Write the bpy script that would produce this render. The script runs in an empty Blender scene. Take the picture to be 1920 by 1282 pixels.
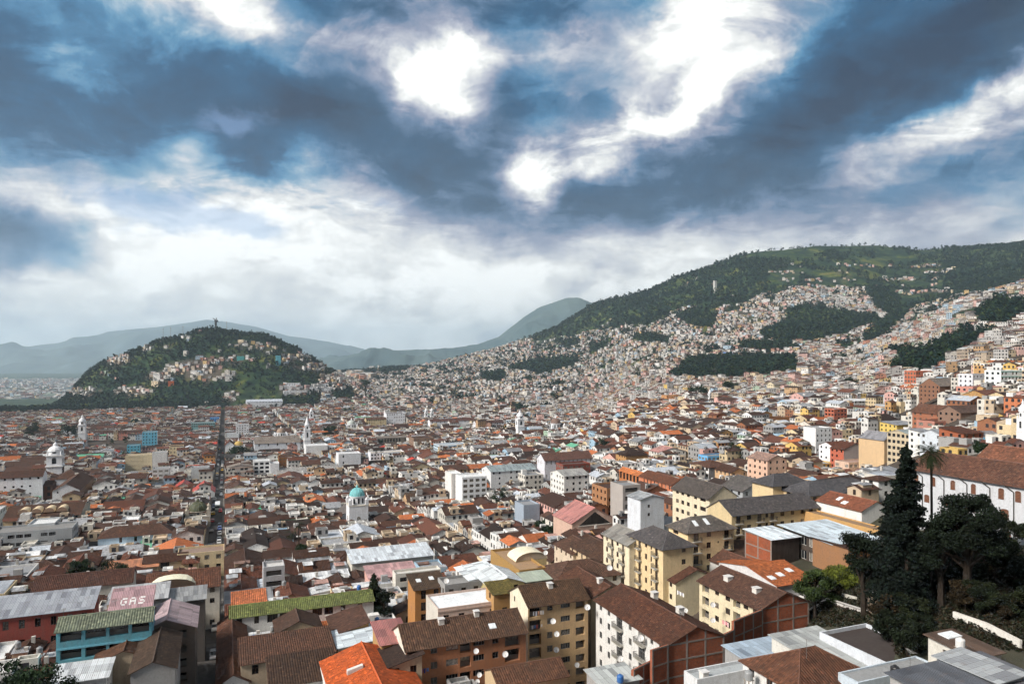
import bpy, math, random
import numpy as np
from mathutils import Vector, Matrix
R = math.radians
random.seed(7); rng = np.random.default_rng(11)
SC = bpy.context.scene; COL = SC.collection
# ---------------------------------------------------------------- camera
EYE = 78.0; FP = 1345.0; CX = 960.0; HY = 668.0          # eye height, focal length and horizon in photo pixels
cam_d = bpy.data.cameras.new('camera'); cam = bpy.data.objects.new('camera', cam_d); COL.objects.link(cam)
cam.location = (0, 0, EYE); cam.rotation_euler = (R(90), 0, 0)
cam_d.sensor_width = 36; cam_d.lens = FP/1920*36; cam_d.shift_y = (HY-641)/1920
cam_d.clip_start = 1; cam_d.clip_end = 80000
SC.camera = cam
SC.view_settings.view_transform = 'Standard'; SC.view_settings.look = 'None'
SC.view_settings.gamma = 1; SC.view_settings.exposure = 1.28; SC.view_settings.use_curve_mapping = False
SUN_AZ, SUN_EL = -124.0, 38.0      # azimuth from the view axis (left is negative), elevation
# ---------------------------------------------------------------- sun
sl = bpy.data.lights.new('sun', 'SUN'); sl.energy = 2.7; sl.angle = R(16); sl.color = (1, .93, .84)
so = bpy.data.objects.new('sun', sl); COL.objects.link(so)
sd = Vector((math.sin(R(SUN_AZ))*math.cos(R(SUN_EL)), math.cos(R(SUN_AZ))*math.cos(R(SUN_EL)), math.sin(R(SUN_EL))))
so.rotation_euler = sd.to_track_quat('Z', 'Y').to_euler(); so.location = (0, 0, 300)
# ---------------------------------------------------------------- node helper
class NT:
    def __init__(s, tree): s.t = tree; tree.nodes.clear()
    def n(s, typ, ins=None, **kw):
        nd = s.t.nodes.new(typ)
        for k, v in kw.items(): setattr(nd, k, v)
        for k, v in (ins or {}).items():
            sk = nd.inputs[k]
            if isinstance(v, bpy.types.NodeSocket): s.t.links.new(v, sk)
            else: sk.default_value = v
        return nd
    def math(s, op, a, b=0.0, c=0.0, clamp=False):
        return s.n('ShaderNodeMath', {0: a, 1: b, 2: c}, operation=op, use_clamp=clamp).outputs[0]
    def ramp(s, fac, stops):
        nd = s.n('ShaderNodeValToRGB', {0: fac}); e = nd.color_ramp.elements
        while len(e) < len(stops): e.new(0.5)
        for q, (p, c) in zip(e, stops): q.position = p; q.color = (*c, 1)
        return nd.outputs[0]
    def mixc(s, f, a, b, mode='MIX'):
        nd = s.n('ShaderNodeMix', data_type='RGBA', blend_type=mode)
        for i, v in ((0, f), (6, a), (7, b)):
            sk = nd.inputs[i]
            if isinstance(v, bpy.types.NodeSocket): s.t.links.new(v, sk)
            else: sk.default_value = (*v, 1) if (i > 0 and len(v) == 3) else v
        return nd.outputs[2]
    def noise(s, vec, scale, detail=4, rough=.5, dist=0.0, dim='3D'):
        return s.n('ShaderNodeTexNoise', {'Vector': vec, 'Scale': scale, 'Detail': detail, 'Roughness': rough, 'Distortion': dist}, noise_dimensions=dim).outputs
# ---------------------------------------------------------------- sky
w = bpy.data.worlds.new('World'); SC.world = w; w.use_nodes = True
t = NT(w.node_tree)
gen = t.n('ShaderNodeTexCoord').outputs['Generated']
nrm = t.n('ShaderNodeVectorMath', {0: gen}, operation='NORMALIZE').outputs[0]
sep = t.n('ShaderNodeSeparateXYZ', {0: nrm}).outputs
az = t.math('ARCTAN2', sep[0], sep[1]); el = t.math('ARCSINE', sep[2])
vec0 = t.n('ShaderNodeCombineXYZ', {0: az, 1: el, 2: 0.0}).outputs[0]
w1 = t.noise(vec0, 2.6, 3, .55)[1]
w1 = t.n('ShaderNodeVectorMath', {0: w1, 1: (.5, .5, .5)}, operation='SUBTRACT').outputs[0]
w1 = t.n('ShaderNodeVectorMath', {0: w1, 3: .15}, operation='SCALE').outputs[0]
w2 = t.noise(vec0, 11.0, 5, .66)[1]
w2 = t.n('ShaderNodeVectorMath', {0: w2, 1: (.5, .5, .5)}, operation='SUBTRACT').outputs[0]
w2 = t.n('ShaderNodeVectorMath', {0: w2, 3: .075}, operation='SCALE').outputs[0]
wv = t.n('ShaderNodeVectorMath', {0: vec0, 1: w1}, operation='ADD').outputs[0]
wv = t.n('ShaderNodeVectorMath', {0: wv, 1: w2}, operation='ADD').outputs[0]
def blob(px, py, rx, ry, rot=0):
    a = math.atan((px-CX)/FP); e = math.atan((HY-py)/FP*math.cos(a)); k = 1.5*math.cos(a)**1.5
    m = t.n('ShaderNodeMapping', {'Vector': wv, 'Location': (a, e, 0), 'Rotation': (0, 0, R(rot)), 'Scale': (rx/FP*k, ry/FP*k, 1)}, vector_type='TEXTURE').outputs[0]
    return t.n('ShaderNodeTexGradient', {0: m}, gradient_type='SPHERICAL').outputs[1]
def blobsum(lst, acc=0.0, g=1.0):
    for px, py, rx, ry, rot, wt in lst: acc = t.math('MULTIPLY_ADD', blob(px, py, rx, ry, rot), wt*g, acc)
    return acc
dark = blobsum([(100, 215, 420, 115, 3, .85), (10, 30, 190, 130, 0, .65), (330, 100, 200, 95, -35, .5), (10, 455, 140, 66, 6, 1.0), (500, 150, 300, 110, -8, .33), (190, 115, 160, 45, -8, -.25),
    (530, 40, 150, 100, 0, .35), (800, 30, 220, 60, 0, .35), (640, 260, 190, 65, -5, .5), (790, 310, 200, 85, -28, .5), (890, 285, 120, 105, 20, .42), (1010, 15, 220, 65, 0, .5), (1080, 185, 230, 65, 12, .42),
    (1090, 375, 210, 45, 0, .5), (1200, 330, 180, 55, 0, .3), (1410, 305, 240, 70, 3, .62), (1560, 130, 220, 105, 10, .5), (1810, 50, 320, 125, 22, 1.0), (1640, 190, 280, 70, 14, .45),
    (1850, 335, 300, 80, 10, .33), (1850, 440, 250, 36, 0, .33), (960, 430, 270, 50, 0, .24), (90, 575, 200, 50, 0, .10), (500, 300, 65, 32, -25, .4), (1560, 370, 350, 38, 6, .22), (1055, 560, 130, 45, 20, .2)], 0.0, .86)
lite = blobsum([(840, 172, 80, 60, 20, .55), (770, 150, 60, 26, -15, .3), (985, 335, 58, 50, 10, .85), (1310, 30, 50, 60, -20, .38), (1345, 110, 45, 90, -38, .34), (1265, 215, 180, 32, 22, .52), (1050, 85, 70, 34, 0, .3), (1240, 100, 70, 30, 15, .3),
    (370, 15, 230, 70, -14, .6), (390, 245, 130, 62, 30, .5), (1850, 190, 220, 38, 28, .55), (640, 440, 460, 100, -5, .18)])
# cloud texture: flat-bottomed sheets above, heaped small clouds lower down
zc = t.math('ADD', t.math('MAXIMUM', sep[2], 0.0), .16)
pl = t.n('ShaderNodeCombineXYZ', {0: t.math('DIVIDE', sep[0], zc), 1: t.math('DIVIDE', sep[1], zc), 2: 3.7}).outputs[0]
n1 = t.noise(pl, 1.9, 7, .62, .5)[0]
pv = t.n('ShaderNodeCombineXYZ', {0: az, 1: t.math('MULTIPLY', el, 1.8), 2: 1.3}).outputs[0]
n2 = t.noise(pv, 10.0, 9, .68, .5)[0]
vor = t.n('ShaderNodeTexVoronoi', {'Vector': t.n('ShaderNodeVectorMath', {0: pv, 1: w2}, operation='ADD').outputs[0], 'Scale': 17.0, 'Detail': 2.0, 'Roughness': .55}, feature='SMOOTH_F1').outputs[0]
up = t.n('ShaderNodeMapRange', {0: el, 1: .10, 2: .24}, interpolation_type='SMOOTHSTEP').outputs[0]
low = t.math('SUBTRACT', 1.0, up)
D = t.math('ADD', dark, t.math('MULTIPLY', lite, -1.0))
D = t.math('MULTIPLY_ADD', t.math('MULTIPLY', t.math('SUBTRACT', n1, .5), t.math('MULTIPLY_ADD', up, .7, .05)), 1.5, D)
D = t.math('MULTIPLY_ADD', t.math('SUBTRACT', n2, .5), t.math('MULTIPLY_ADD', up, .42, .30), D)
D = t.math('MULTIPLY_ADD', t.math('MULTIPLY', t.math('SUBTRACT', vor, .42), low), .22, D)
D = t.math('MULTIPLY_ADD', up, .31, D)
cu = t.n('ShaderNodeMapRange', {0: t.noise(pv, 6.5, 8, .63, .2)[0], 1: .47, 2: .55}, interpolation_type='SMOOTHSTEP').outputs[0]
D = t.math('MULTIPLY_ADD', t.math('MULTIPLY', cu, low), .10, D)
cu2 = t.n('ShaderNodeMapRange', {0: t.noise(pl, 2.6, 8, .62, .8)[0], 1: .46, 2: .56, 3: -.07, 4: .09}, interpolation_type='SMOOTHSTEP').outputs[0]
D = t.math('MULTIPLY_ADD', cu2, up, D)
D = t.math('ADD', D, -.045)
D = t.math('MAXIMUM', t.math('MINIMUM', D, 1.3), 0.0)
D = t.math('DIVIDE', D, 1.3)
cc = t.ramp(D, [(0.0, (.90, .91, .89)), (.09, (.68, .69, .68)), (.20, (.45, .47, .52)), (.33, (.24, .27, .36)), (.47, (.09, .155, .26)), (.62, (.020, .066, .135)), (1.0, (.003, .016, .046))])
teal = t.n('ShaderNodeMapRange', {0: t.math('MULTIPLY', t.n('ShaderNodeMapRange', {0: t.noise(vec0, 2.2, 3, .5)[0], 1: .42, 2: .58}).outputs[0], D), 1: .12, 2: .45}, interpolation_type='SMOOTHSTEP').outputs[0]
cc = t.mixc(1.0, cc, t.mixc(teal, (1.0, 1.0, 1.0), (.55, 1.12, 1.22)), 'MULTIPLY')
# the unseen sky overhead and behind the view is dimmed to weaken the fill light
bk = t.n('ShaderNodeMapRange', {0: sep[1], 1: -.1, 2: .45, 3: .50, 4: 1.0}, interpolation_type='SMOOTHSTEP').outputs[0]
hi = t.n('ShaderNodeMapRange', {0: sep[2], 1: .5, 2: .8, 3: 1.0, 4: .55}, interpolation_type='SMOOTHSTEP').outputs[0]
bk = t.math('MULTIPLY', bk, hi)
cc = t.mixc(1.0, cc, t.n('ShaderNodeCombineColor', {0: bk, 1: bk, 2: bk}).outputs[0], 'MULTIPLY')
sky = t.n('ShaderNodeTexSky', sky_type='NISHITA', sun_disc=False, sun_elevation=R(SUN_EL), sun_rotation=R(SUN_AZ), altitude=2800)
bg1 = t.n('ShaderNodeBackground', {0: sky.outputs[0], 1: .07})
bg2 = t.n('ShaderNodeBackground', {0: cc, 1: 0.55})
hole = t.math('ADD', blobsum([(300, 365, 190, 55, 0, 1.3), (470, 235, 70, 30, 0, 1.0), (500, 410, 120, 30, 0, .7), (160, 490, 130, 40, 0, .6), (700, 390, 90, 30, 0, .6)]), t.math('MULTIPLY', t.math('SUBTRACT', n2, .5), 1.6))
hole = t.n('ShaderNodeMapRange', {0: hole, 1: .35, 2: .95, 4: .55}, interpolation_type='SMOOTHSTEP').outputs[0]
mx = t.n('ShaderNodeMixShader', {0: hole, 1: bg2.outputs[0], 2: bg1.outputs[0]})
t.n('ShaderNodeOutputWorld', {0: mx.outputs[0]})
w.cycles.sampling_method = 'NONE'
SC.cycles.max_bounces = 5; SC.cycles.diffuse_bounces = 2; SC.cycles.glossy_bounces = 2; SC.cycles.volume_bounces = 1; SC.cycles.transparent_max_bounces = 6
SC.cycles.use_adaptive_sampling = True; SC.cycles.adaptive_threshold = .03; SC.cycles.adaptive_min_samples = 10; SC.cycles.use_denoising = True
# ---------------------------------------------------------------- terrain heights
def P2(px, py, Y): return ((px-CX)/FP*Y, Y, EYE-(py-HY)/FP*Y)
def q(py, Y): return (Y, EYE-(py-HY)/FP*Y)                 # a height seen at row py at depth Y
PROF = {
 -800: [(40, 22), (120, 14), (180, 9), (250, 3), (400, -5), (900, -28), (1600, -45), (2600, -120), (5000, -190), (9000, -210)],
 0:    [(40, 22), (120, 14), (180, 9), (250, 3), (400, -5), (900, -30), (1600, -42), (2600, -125), (5000, -190), (9000, -210)],
 400:  [(40, 20), (120, 13), (180, 9), (250, 3), (400, -5), (900, -30), (1600, -37), (2400, -60), (5000, -180), (9000, -210)],
 640:  [(40, 20), (120, 13), (180, 9), (250, 4), (400, -4), (900, -30), (1600, -36), (2200, -22), (3000, 5), (4000, -5), (5500, -150), (9000, -200)],
 800:  [(40, 20), (120, 13), (180, 9), (250, 5), (400, -3), (900, -28), (1600, -32), (2600, 12), (3500, 28), (4300, 20), (6500, -60), (9000, -150)],
 900:  [(40, 20), (120, 12), (180, 9), (250, 6), (400, -2), (900, -26), (1600, -22), (2600, 30), (3400, 80), (4000, 98), (5500, 40), (9000, -60)],
 1000: [(40, 22), (120, 11), (180, 10), (250, 8), (400, 0), (900, -24), (1600, -14), (2500, 42), (3200, 112), (3700, 180), (4600, 120), (9000, 0)],
 1050: [(40, 24), (120, 11), (180, 11), (250, 10), (400, 2), (900, -20), (1600, -8), (2400, 55), (3000, 135), (3500, 238), (4300, 170), (9000, 0)],
 1105: [(40, 26), (120, 11), (180, 12), (250, 12), (400, 4), (900, -18), (1600, -2), (2300, 57), (2900, 160), (3400, 328), (4200, 250), (9000, 0)],
 1150: [(40, 26), (120, 12), (180, 14), (250, 12), (400, 6), (900, -8), (1600, 12), (2200, 78), (2800, 210), (3350, 350), (4200, 260), (9000, 0)],
 1220: [(40, 28), (120, 13), (180, 20), (250, 13), (400, 8), (900, 8), (1500, 35), (2100, 110), (2700, 255), (3250, 388), (4200, 300), (9000, 0)],
 1300: [(40, 30), (110, 18), (135, 15), (180, 24), (250, 16), (400, 12), (650, 14), (1000, 27), (1500, 55), (2000, 120), (2600, 258), (3200, 456), (4200, 350), (9000, 0)],
 1380: [(40, 32), (105, 22), (135, 15), (165, 27), (210, 26), (313, 16), (450, 12), (700, 18), (1000, 33), (1500, 70), (2000, 142), (2600, 310), (3200, 532), (4200, 430), (9000, 0)],
 1480: [(40, 34), (90, 29), (118, 21), (140, 21), (165, 31), (210, 30), (313, 18), (450, 14), (700, 27), (1000, 50), (1500, 80), (2000, 165), (2600, 330), (3250, 578), (4200, 500), (9000, 0)],
 1600: [(40, 38), (90, 34), (120, 30), (150, 32), (190, 33), (250, 24), (390, 16), (550, 25), (800, 45), (1100, 60), (1500, 88), (2000, 182), (2600, 335), (3300, 598), (4200, 520), (9000, 0)],
 1700: [(40, 40), (90, 37), (120, 36), (150, 40), (200, 40), (300, 32), (400, 32), (600, 40), (900, 72), (1200, 110), (1600, 135), (2100, 215), (2700, 360), (3400, 600), (4200, 540), (9000, 0)],
 1800: [(40, 42), (90, 36), (120, 40), (150, 42), (200, 43), (300, 42), (400, 52), (600, 62), (900, 100), (1250, 175), (1500, 172), (2100, 240), (2700, 390), (3300, 575), (4200, 520), (9000, 0)],
 1920: [(40, 44), (90, 37), (120, 42), (150, 43), (200, 44), (300, 46), (400, 58), (600, 74), (900, 112), (1250, 205), (1550, 195), (2100, 280), (2700, 430), (3200, 592), (4200, 560), (9000, 0)],
 2700: [(40, 46), (120, 45), (200, 50), (300, 60), (400, 72), (600, 100), (900, 150), (1300, 240), (2100, 400), (3200, 640), (4200, 600), (9000, 100)],
}
PX = np.arange(-800, 2701, 12.0); YS = np.geomspace(40, 30000, 470); LY = np.log(YS)
ks = sorted(PROF); ROW = np.array([np.interp(LY, np.log([a for a, b in PROF[k]]), [b for a, b in PROF[k]]) for k in ks])
H = np.empty((len(PX), len(YS)))
for j in range(len(YS)): H[:, j] = np.interp(PX, ks, ROW[:, j])
def blur(A, n, ax):
    k = np.exp(-np.linspace(-2, 2, 2*n+1)**2); k /= k.sum()
    return np.apply_along_axis(lambda r: np.convolve(np.pad(r, n, mode='edge'), k, 'valid'), ax, A)
H = blur(blur(H, 3, 1), 3, 0)
XX = (PX[:, None]-CX)/FP*YS[None, :]; YY = np.broadcast_to(YS[None, :], XX.shape)
def fbm(x, y, s, seed=0, octv=5):
    r = np.random.default_rng(seed); out = 0; a = 1.0
    for o in range(octv):
        for _ in range(3):
            th = r.uniform(0, 6.283); ph = r.uniform(0, 6.283); f = 2**o*6.283/s*r.uniform(.75, 1.3)
            out = out + a*np.sin((x*math.cos(th)+y*math.sin(th))*f+ph+1.3*np.sin((x*math.sin(th)-y*math.cos(th))*f*.6+ph*2))/3
        a *= .55
    return out
# the round hill with the statue
HILL = [(60, 765), (100, 757), (130, 740), (165, 700), (200, 676), (245, 660), (290, 640), (335, 630), (372, 625), (405, 623), (440, 627), (480, 632), (500, 633), (525, 642), (560, 656), (600, 684), (625, 698), (650, 712), (690, 722), (720, 730)]
HPX = np.interp(PX, [a for a, b in HILL], [b for a, b in HILL], left=790, right=790)
hz = EYE-(HPX-HY)/FP*1950
tt = np.where(YY < 1950, (YY-1950)/400, (YY-1950)/380); f = ((np.cos(np.pi*np.clip(tt, -1, 1))+1)/2)**.85
side = np.clip(np.minimum((PX-70)/60, (740-PX)/60), 0, 1)[:, None]
base_h = H.copy(); H = np.where(side > 0, H+np.maximum(hz[:, None]-H, 0)*f*side, H)
roll = np.clip((YY-1150)/900, 0, 1)*np.where(YY < 4500, 1, 1)
H = H+roll*np.where(YY > 1500, 1, .5)*fbm(XX, YY, 420, 3)*6.5*np.clip((H+40)/90, 0, 1.6)*np.clip(1-np.abs(YY-1950)/60, 0, 1).clip(0, 1)*0 + roll*fbm(XX, YY, 380, 3)*5.5*np.clip((H+30)/100, 0, 1.5)
def T(x, y):
    x = np.asarray(x, float); y = np.maximum(np.asarray(y, float), 40.0)
    px = np.clip((x/y*FP+CX-PX[0])/12.0, 0, len(PX)-1.001); ly = np.clip((np.log(y)-LY[0])/(LY[1]-LY[0]), 0, len(LY)-1.001)
    i = px.astype(int); j = ly.astype(int); a = px-i; b = ly-j
    return (H[i, j]*(1-a)+H[i+1, j]*a)*(1-b)+(H[i, j+1]*(1-a)+H[i+1, j+1]*a)*b
def Tf(x, y): return float(T(x, y))
def project(x, y, z): return CX+x/y*FP, HY-(z-EYE)/y*FP
def hit(px, py, h=0.0, y0=60.0):
    """first point of the ground (raised by h) met by the sight line"""
    Y = y0
    while Y < 9000:
        X, _, z = P2(px, py, Y)
        if z <= Tf(X, Y)+h: break
        Y *= 1.006
    return Y
U = Vector((-.3714, .9285)); V = Vector((.9285, .3714))      # the street grid
# ---------------------------------------------------------------- materials
MATS = {}
def mat(name):
    m = bpy.data.materials.new(name); m.use_nodes = True; MATS[name] = m
    return NT(m.node_tree)
def finish(t, col, rough=.85, spec=.3, bump=None, bstr=.5, bdist=.05, metal=0.0):
    b = t.n('ShaderNodeBsdfPrincipled', {'Base Color': col, 'Roughness': rough, 'Specular IOR Level': spec, 'Metallic': metal})
    if bump is not None:
        bn = t.n('ShaderNodeBump', {'Height': bump, 'Strength': bstr, 'Distance': bdist}); t.t.links.new(bn.outputs[0], b.inputs['Normal'])
    t.n('ShaderNodeOutputMaterial', {0: b.outputs[0]})
def colattr(t): return t.n('ShaderNodeAttribute', attribute_name='col').outputs[0]
def uvof(t): return t.n('ShaderNodeUVMap', uv_map='uv').outputs[0]
def scl(t, v, s): return t.n('ShaderNodeVectorMath', {0: v, 1: s}, operation='MULTIPLY').outputs[0]
def geo(t): return t.n('ShaderNodeNewGeometry').outputs['Position']
def grimed(t, c, amt=.5, stain=(.16, .13, .11)):
    """weathering: broad blotches and rain streaks, fixed to the wall"""
    g = geo(t); a = t.noise(g, .35, 6, .65)[0]; st = t.noise(scl(t, g, (1.6, 1.6, .16)), 1.0, 5, .6)[0]
    k = t.n('ShaderNodeMapRange', {0: t.math('MULTIPLY', a, st), 1: .20, 2: .42, 3: 0.0, 4: amt}).outputs[0]
    fine = t.ramp(t.noise(g, 3.0, 5, .7)[0], [(.3, (.82, .82, .82)), (.7, (1.08, 1.08, 1.08))])
    return t.mixc(1.0, t.mixc(k, c, t.mixc(.55, c, stain)), fine, 'MULTIPLY')
t = mat('stucco'); finish(t, grimed(t, colattr(t), .5), .9, .2, t.noise(geo(t), 6, 4)[0], .25, .03)
t = mat('plain'); finish(t, grimed(t, colattr(t), .3), .7, .3)
t = mat('tile'); uv = uvof(t); c = colattr(t)
su = t.n('ShaderNodeSeparateXYZ', {0: uv}).outputs
rib = t.math('ABSOLUTE', t.math('SINE', t.math('MULTIPLY', su[0], 3.14159/.42)))
rowf = t.math('FRACT', t.math('DIVIDE', su[1], .45))
cell = t.n('ShaderNodeCombineXYZ', {0: t.math('FLOOR', t.math('DIVIDE', su[0], .42)), 1: t.math('FLOOR', t.math('DIVIDE', su[1], .45)), 2: 0.0}).outputs[0]
wn = t.n('ShaderNodeTexWhiteNoise', {0: cell}, noise_dimensions='2D').outputs[0]
c = t.mixc(1.0, c, t.ramp(wn, [(0, (.62, .62, .64)), (.5, (.95, .94, .92)), (.9, (1.15, 1.12, 1.06)), (1, (1.7, 1.6, 1.5))]), 'MULTIPLY')
lich = t.noise(geo(t), .22, 6, .7)[0]
c = t.mixc(t.n('ShaderNodeMapRange', {0: lich, 1: .45, 2: .72, 4: .75}).outputs[0], c, t.mixc(.6, c, (.035, .03, .026)))
c = t.mixc(t.n('ShaderNodeMapRange', {0: t.noise(geo(t), 1.1, 5, .75)[0], 1: .62, 2: .75, 4: .45}).outputs[0], c, (.30, .26, .20))
finish(t, c, .9, .15, t.math('ADD', rib, t.math('MULTIPLY', rowf, .35)), .9, .11)
t = mat('metal_sheet'); uv = uvof(t); c = colattr(t); su = t.n('ShaderNodeSeparateXYZ', {0: uv}).outputs
rib = t.math('SINE', t.math('MULTIPLY', su[0], 6.283/.30))
sh = t.n('ShaderNodeCombineXYZ', {0: t.math('FLOOR', t.math('DIVIDE', su[0], .95)), 1: t.math('FLOOR', t.math('DIVIDE', su[1], 2.6)), 2: 0.0}).outputs[0]
wn = t.n('ShaderNodeTexWhiteNoise', {0: sh}, noise_dimensions='2D').outputs[0]
c = t.mixc(1.0, c, t.ramp(wn, [(0, (.5, .5, .52)), (.3, (.85, .85, .86)), (.7, (1, 1, 1)), (1, (1.2, 1.2, 1.2))]), 'MULTIPLY')
c = t.mixc(t.math('MULTIPLY', t.math('LESS_THAN', t.math('FRACT', t.math('DIVIDE', su[0], .95)), .07), .5), c, (.06, .055, .05))
c = t.mixc(t.math('MULTIPLY', t.math('LESS_THAN', t.math('FRACT', t.math('DIVIDE', su[1], 2.6)), .03), .4), c, (.06, .055, .05))
rust = t.noise(scl(t, geo(t), (1, 1, 1)), .6, 6, .7)[0]
c = t.mixc(t.n('ShaderNodeMapRange', {0: rust, 1: .55, 2: .76, 4: .55}).outputs[0], c, (.17, .12, .09))
finish(t, c, .5, .4, rib, .6, .05)
t = mat('deck'); c = grimed(t, colattr(t), .6, (.09, .08, .075)); finish(t, c, .9, .2)
t = mat('glass'); g = geo(t)
wn = t.n('ShaderNodeObjectInfo').outputs['Random']
finish(t, t.mixc(1.0, t.ramp(wn, [(0, (.010, .012, .016)), (.5, (.018, .02, .024)), (.72, (.05, .05, .05)), (.86, (.20, .18, .15)), (1, (.36, .34, .31))]), t.ramp(t.noise(g, 2.5, 3)[0], [(.35, (.35, .35, .35)), (.6, (1, 1, 1))]), 'MULTIPLY'), .12, .5)
t = mat('brick'); uv = uvof(t)
br = t.n('ShaderNodeTexBrick', {'Vector': uv, 'Color1': (.36, .10, .045, 1), 'Color2': (.22, .066, .036, 1), 'Mortar': (.20, .14, .11, 1), 'Scale': 1.0, 'Mortar Size': .012, 'Brick Width': .30, 'Row Height': .12, 'Bias': 0.0})
c = t.mixc(1.0, br.outputs[0], colattr(t), 'MULTIPLY')
c = t.mixc(t.n('ShaderNodeMapRange', {0: t.noise(geo(t), .5, 6, .7)[0], 1: .42, 2: .7, 4: .8}).outputs[0], c, t.mixc(.5, c, (.035, .022, .018)))
finish(t, c, .9, .15, br.outputs[1], -.3, .02)
t = mat('farwall'); uv = uvof(t); c = colattr(t); su = t.n('ShaderNodeSeparateXYZ', {0: uv}).outputs
fx = t.math('DIVIDE', su[0], 2.7); fy = t.math('DIVIDE', su[1], 3.0)
mx_ = t.math('LESS_THAN', t.math('ABSOLUTE', t.math('SUBTRACT', t.math('FRACT', fx), .5)), .24)
my_ = t.math('LESS_THAN', t.math('ABSOLUTE', t.math('SUBTRACT', t.math('FRACT', fy), .55)), .25)
cell = t.n('ShaderNodeCombineXYZ', {0: t.math('FLOOR', fx), 1: t.math('FLOOR', fy), 2: 0.0}).outputs[0]
wn = t.n('ShaderNodeTexWhiteNoise', {0: cell}, noise_dimensions='2D').outputs[0]
win = t.math('MULTIPLY', t.math('MULTIPLY', mx_, my_), t.math('GREATER_THAN', wn, .3))
finish(t, t.mixc(win, grimed(t, c, .4), (.03, .03, .035)), .8, .2)
t = mat('farroof'); c = colattr(t); g = geo(t)
c = t.mixc(1.0, c, t.ramp(t.noise(g, 1.3, 4, .7)[0], [(.3, (.6, .6, .6)), (.7, (1.3, 1.3, 1.3))]), 'MULTIPLY')
c = t.mixc(t.n('ShaderNodeMapRange', {0: t.noise(g, .3, 3, .6)[0], 1: .5, 2: .7, 4: .5}).outputs[0], c, t.mixc(.55, c, (.05, .045, .04)))
finish(t, c, .85, .2)
t = mat('asphalt'); finish(t, t.ramp(t.noise(geo(t), .8, 6, .7)[0], [(.3, (.035, .033, .033)), (.7, (.075, .07, .068))]), .9, .2)
t = mat('pavement'); finish(t, t.ramp(t.noise(geo(t), 1.2, 6, .7)[0], [(.3, (.10, .095, .09)), (.7, (.19, .18, .17))]), .9, .2)
t = mat('ground'); g = geo(t)
grass = t.ramp(t.noise(g, .012, 9, .68, .6)[0], [(.30, (.006, .017, .015)), (.46, (.012, .030, .020)), (.54, (.030, .055, .022)), (.63, (.09, .105, .03)), (.76, (.14, .125, .06))])
grass = t.mixc(1.0, grass, t.ramp(t.noise(g, .12, 6, .7)[0], [(.3, (.6, .62, .6)), (.7, (1.35, 1.3, 1.2))]), 'MULTIPLY')
earth = t.ramp(t.noise(g, .15, 7, .7)[0], [(.3, (.035, .028, .024)), (.7, (.11, .09, .075))])
az_ = t.n('ShaderNodeAttribute', attribute_name='town').outputs[2]
finish(t, t.mixc(az_, grass, earth), .95, .1, t.noise(g, .5, 6, .7)[0], .6, .6)
t = mat('mountain'); g = geo(t)
finish(t, t.ramp(t.noise(g, .002, 9, .6, .3)[0], [(.3, (.05, .085, .10)), (.7, (.10, .14, .14))]), .95, .1)  # tone paled to carry some of the distance haze in the colour
t = mat('leaf'); c = colattr(t); g = geo(t)
c = t.mixc(1.0, c, t.ramp(t.noise(g, .9, 3, .7)[0], [(.3, (.55, .6, .6)), (.7, (1.5, 1.4, 1.2))]), 'MULTIPLY')
finish(t, c, .8, .15)
t = mat('bark'); finish(t, t.ramp(t.noise(scl(t, geo(t), (3, 3, .6)), 2, 5)[0], [(.3, (.014, .011, .009)), (.7, (.042, .033, .026))]), .95, .1)
t = mat('statue_metal'); finish(t, t.ramp(t.noise(geo(t), .8, 5)[0], [(.3, (.012, .014, .016)), (.7, (.03, .035, .04))]), .5, .4)
t = mat('paint'); finish(t, colattr(t), .35, .5)
t = mat('cloth'); finish(t, colattr(t), .9, .1)
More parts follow.
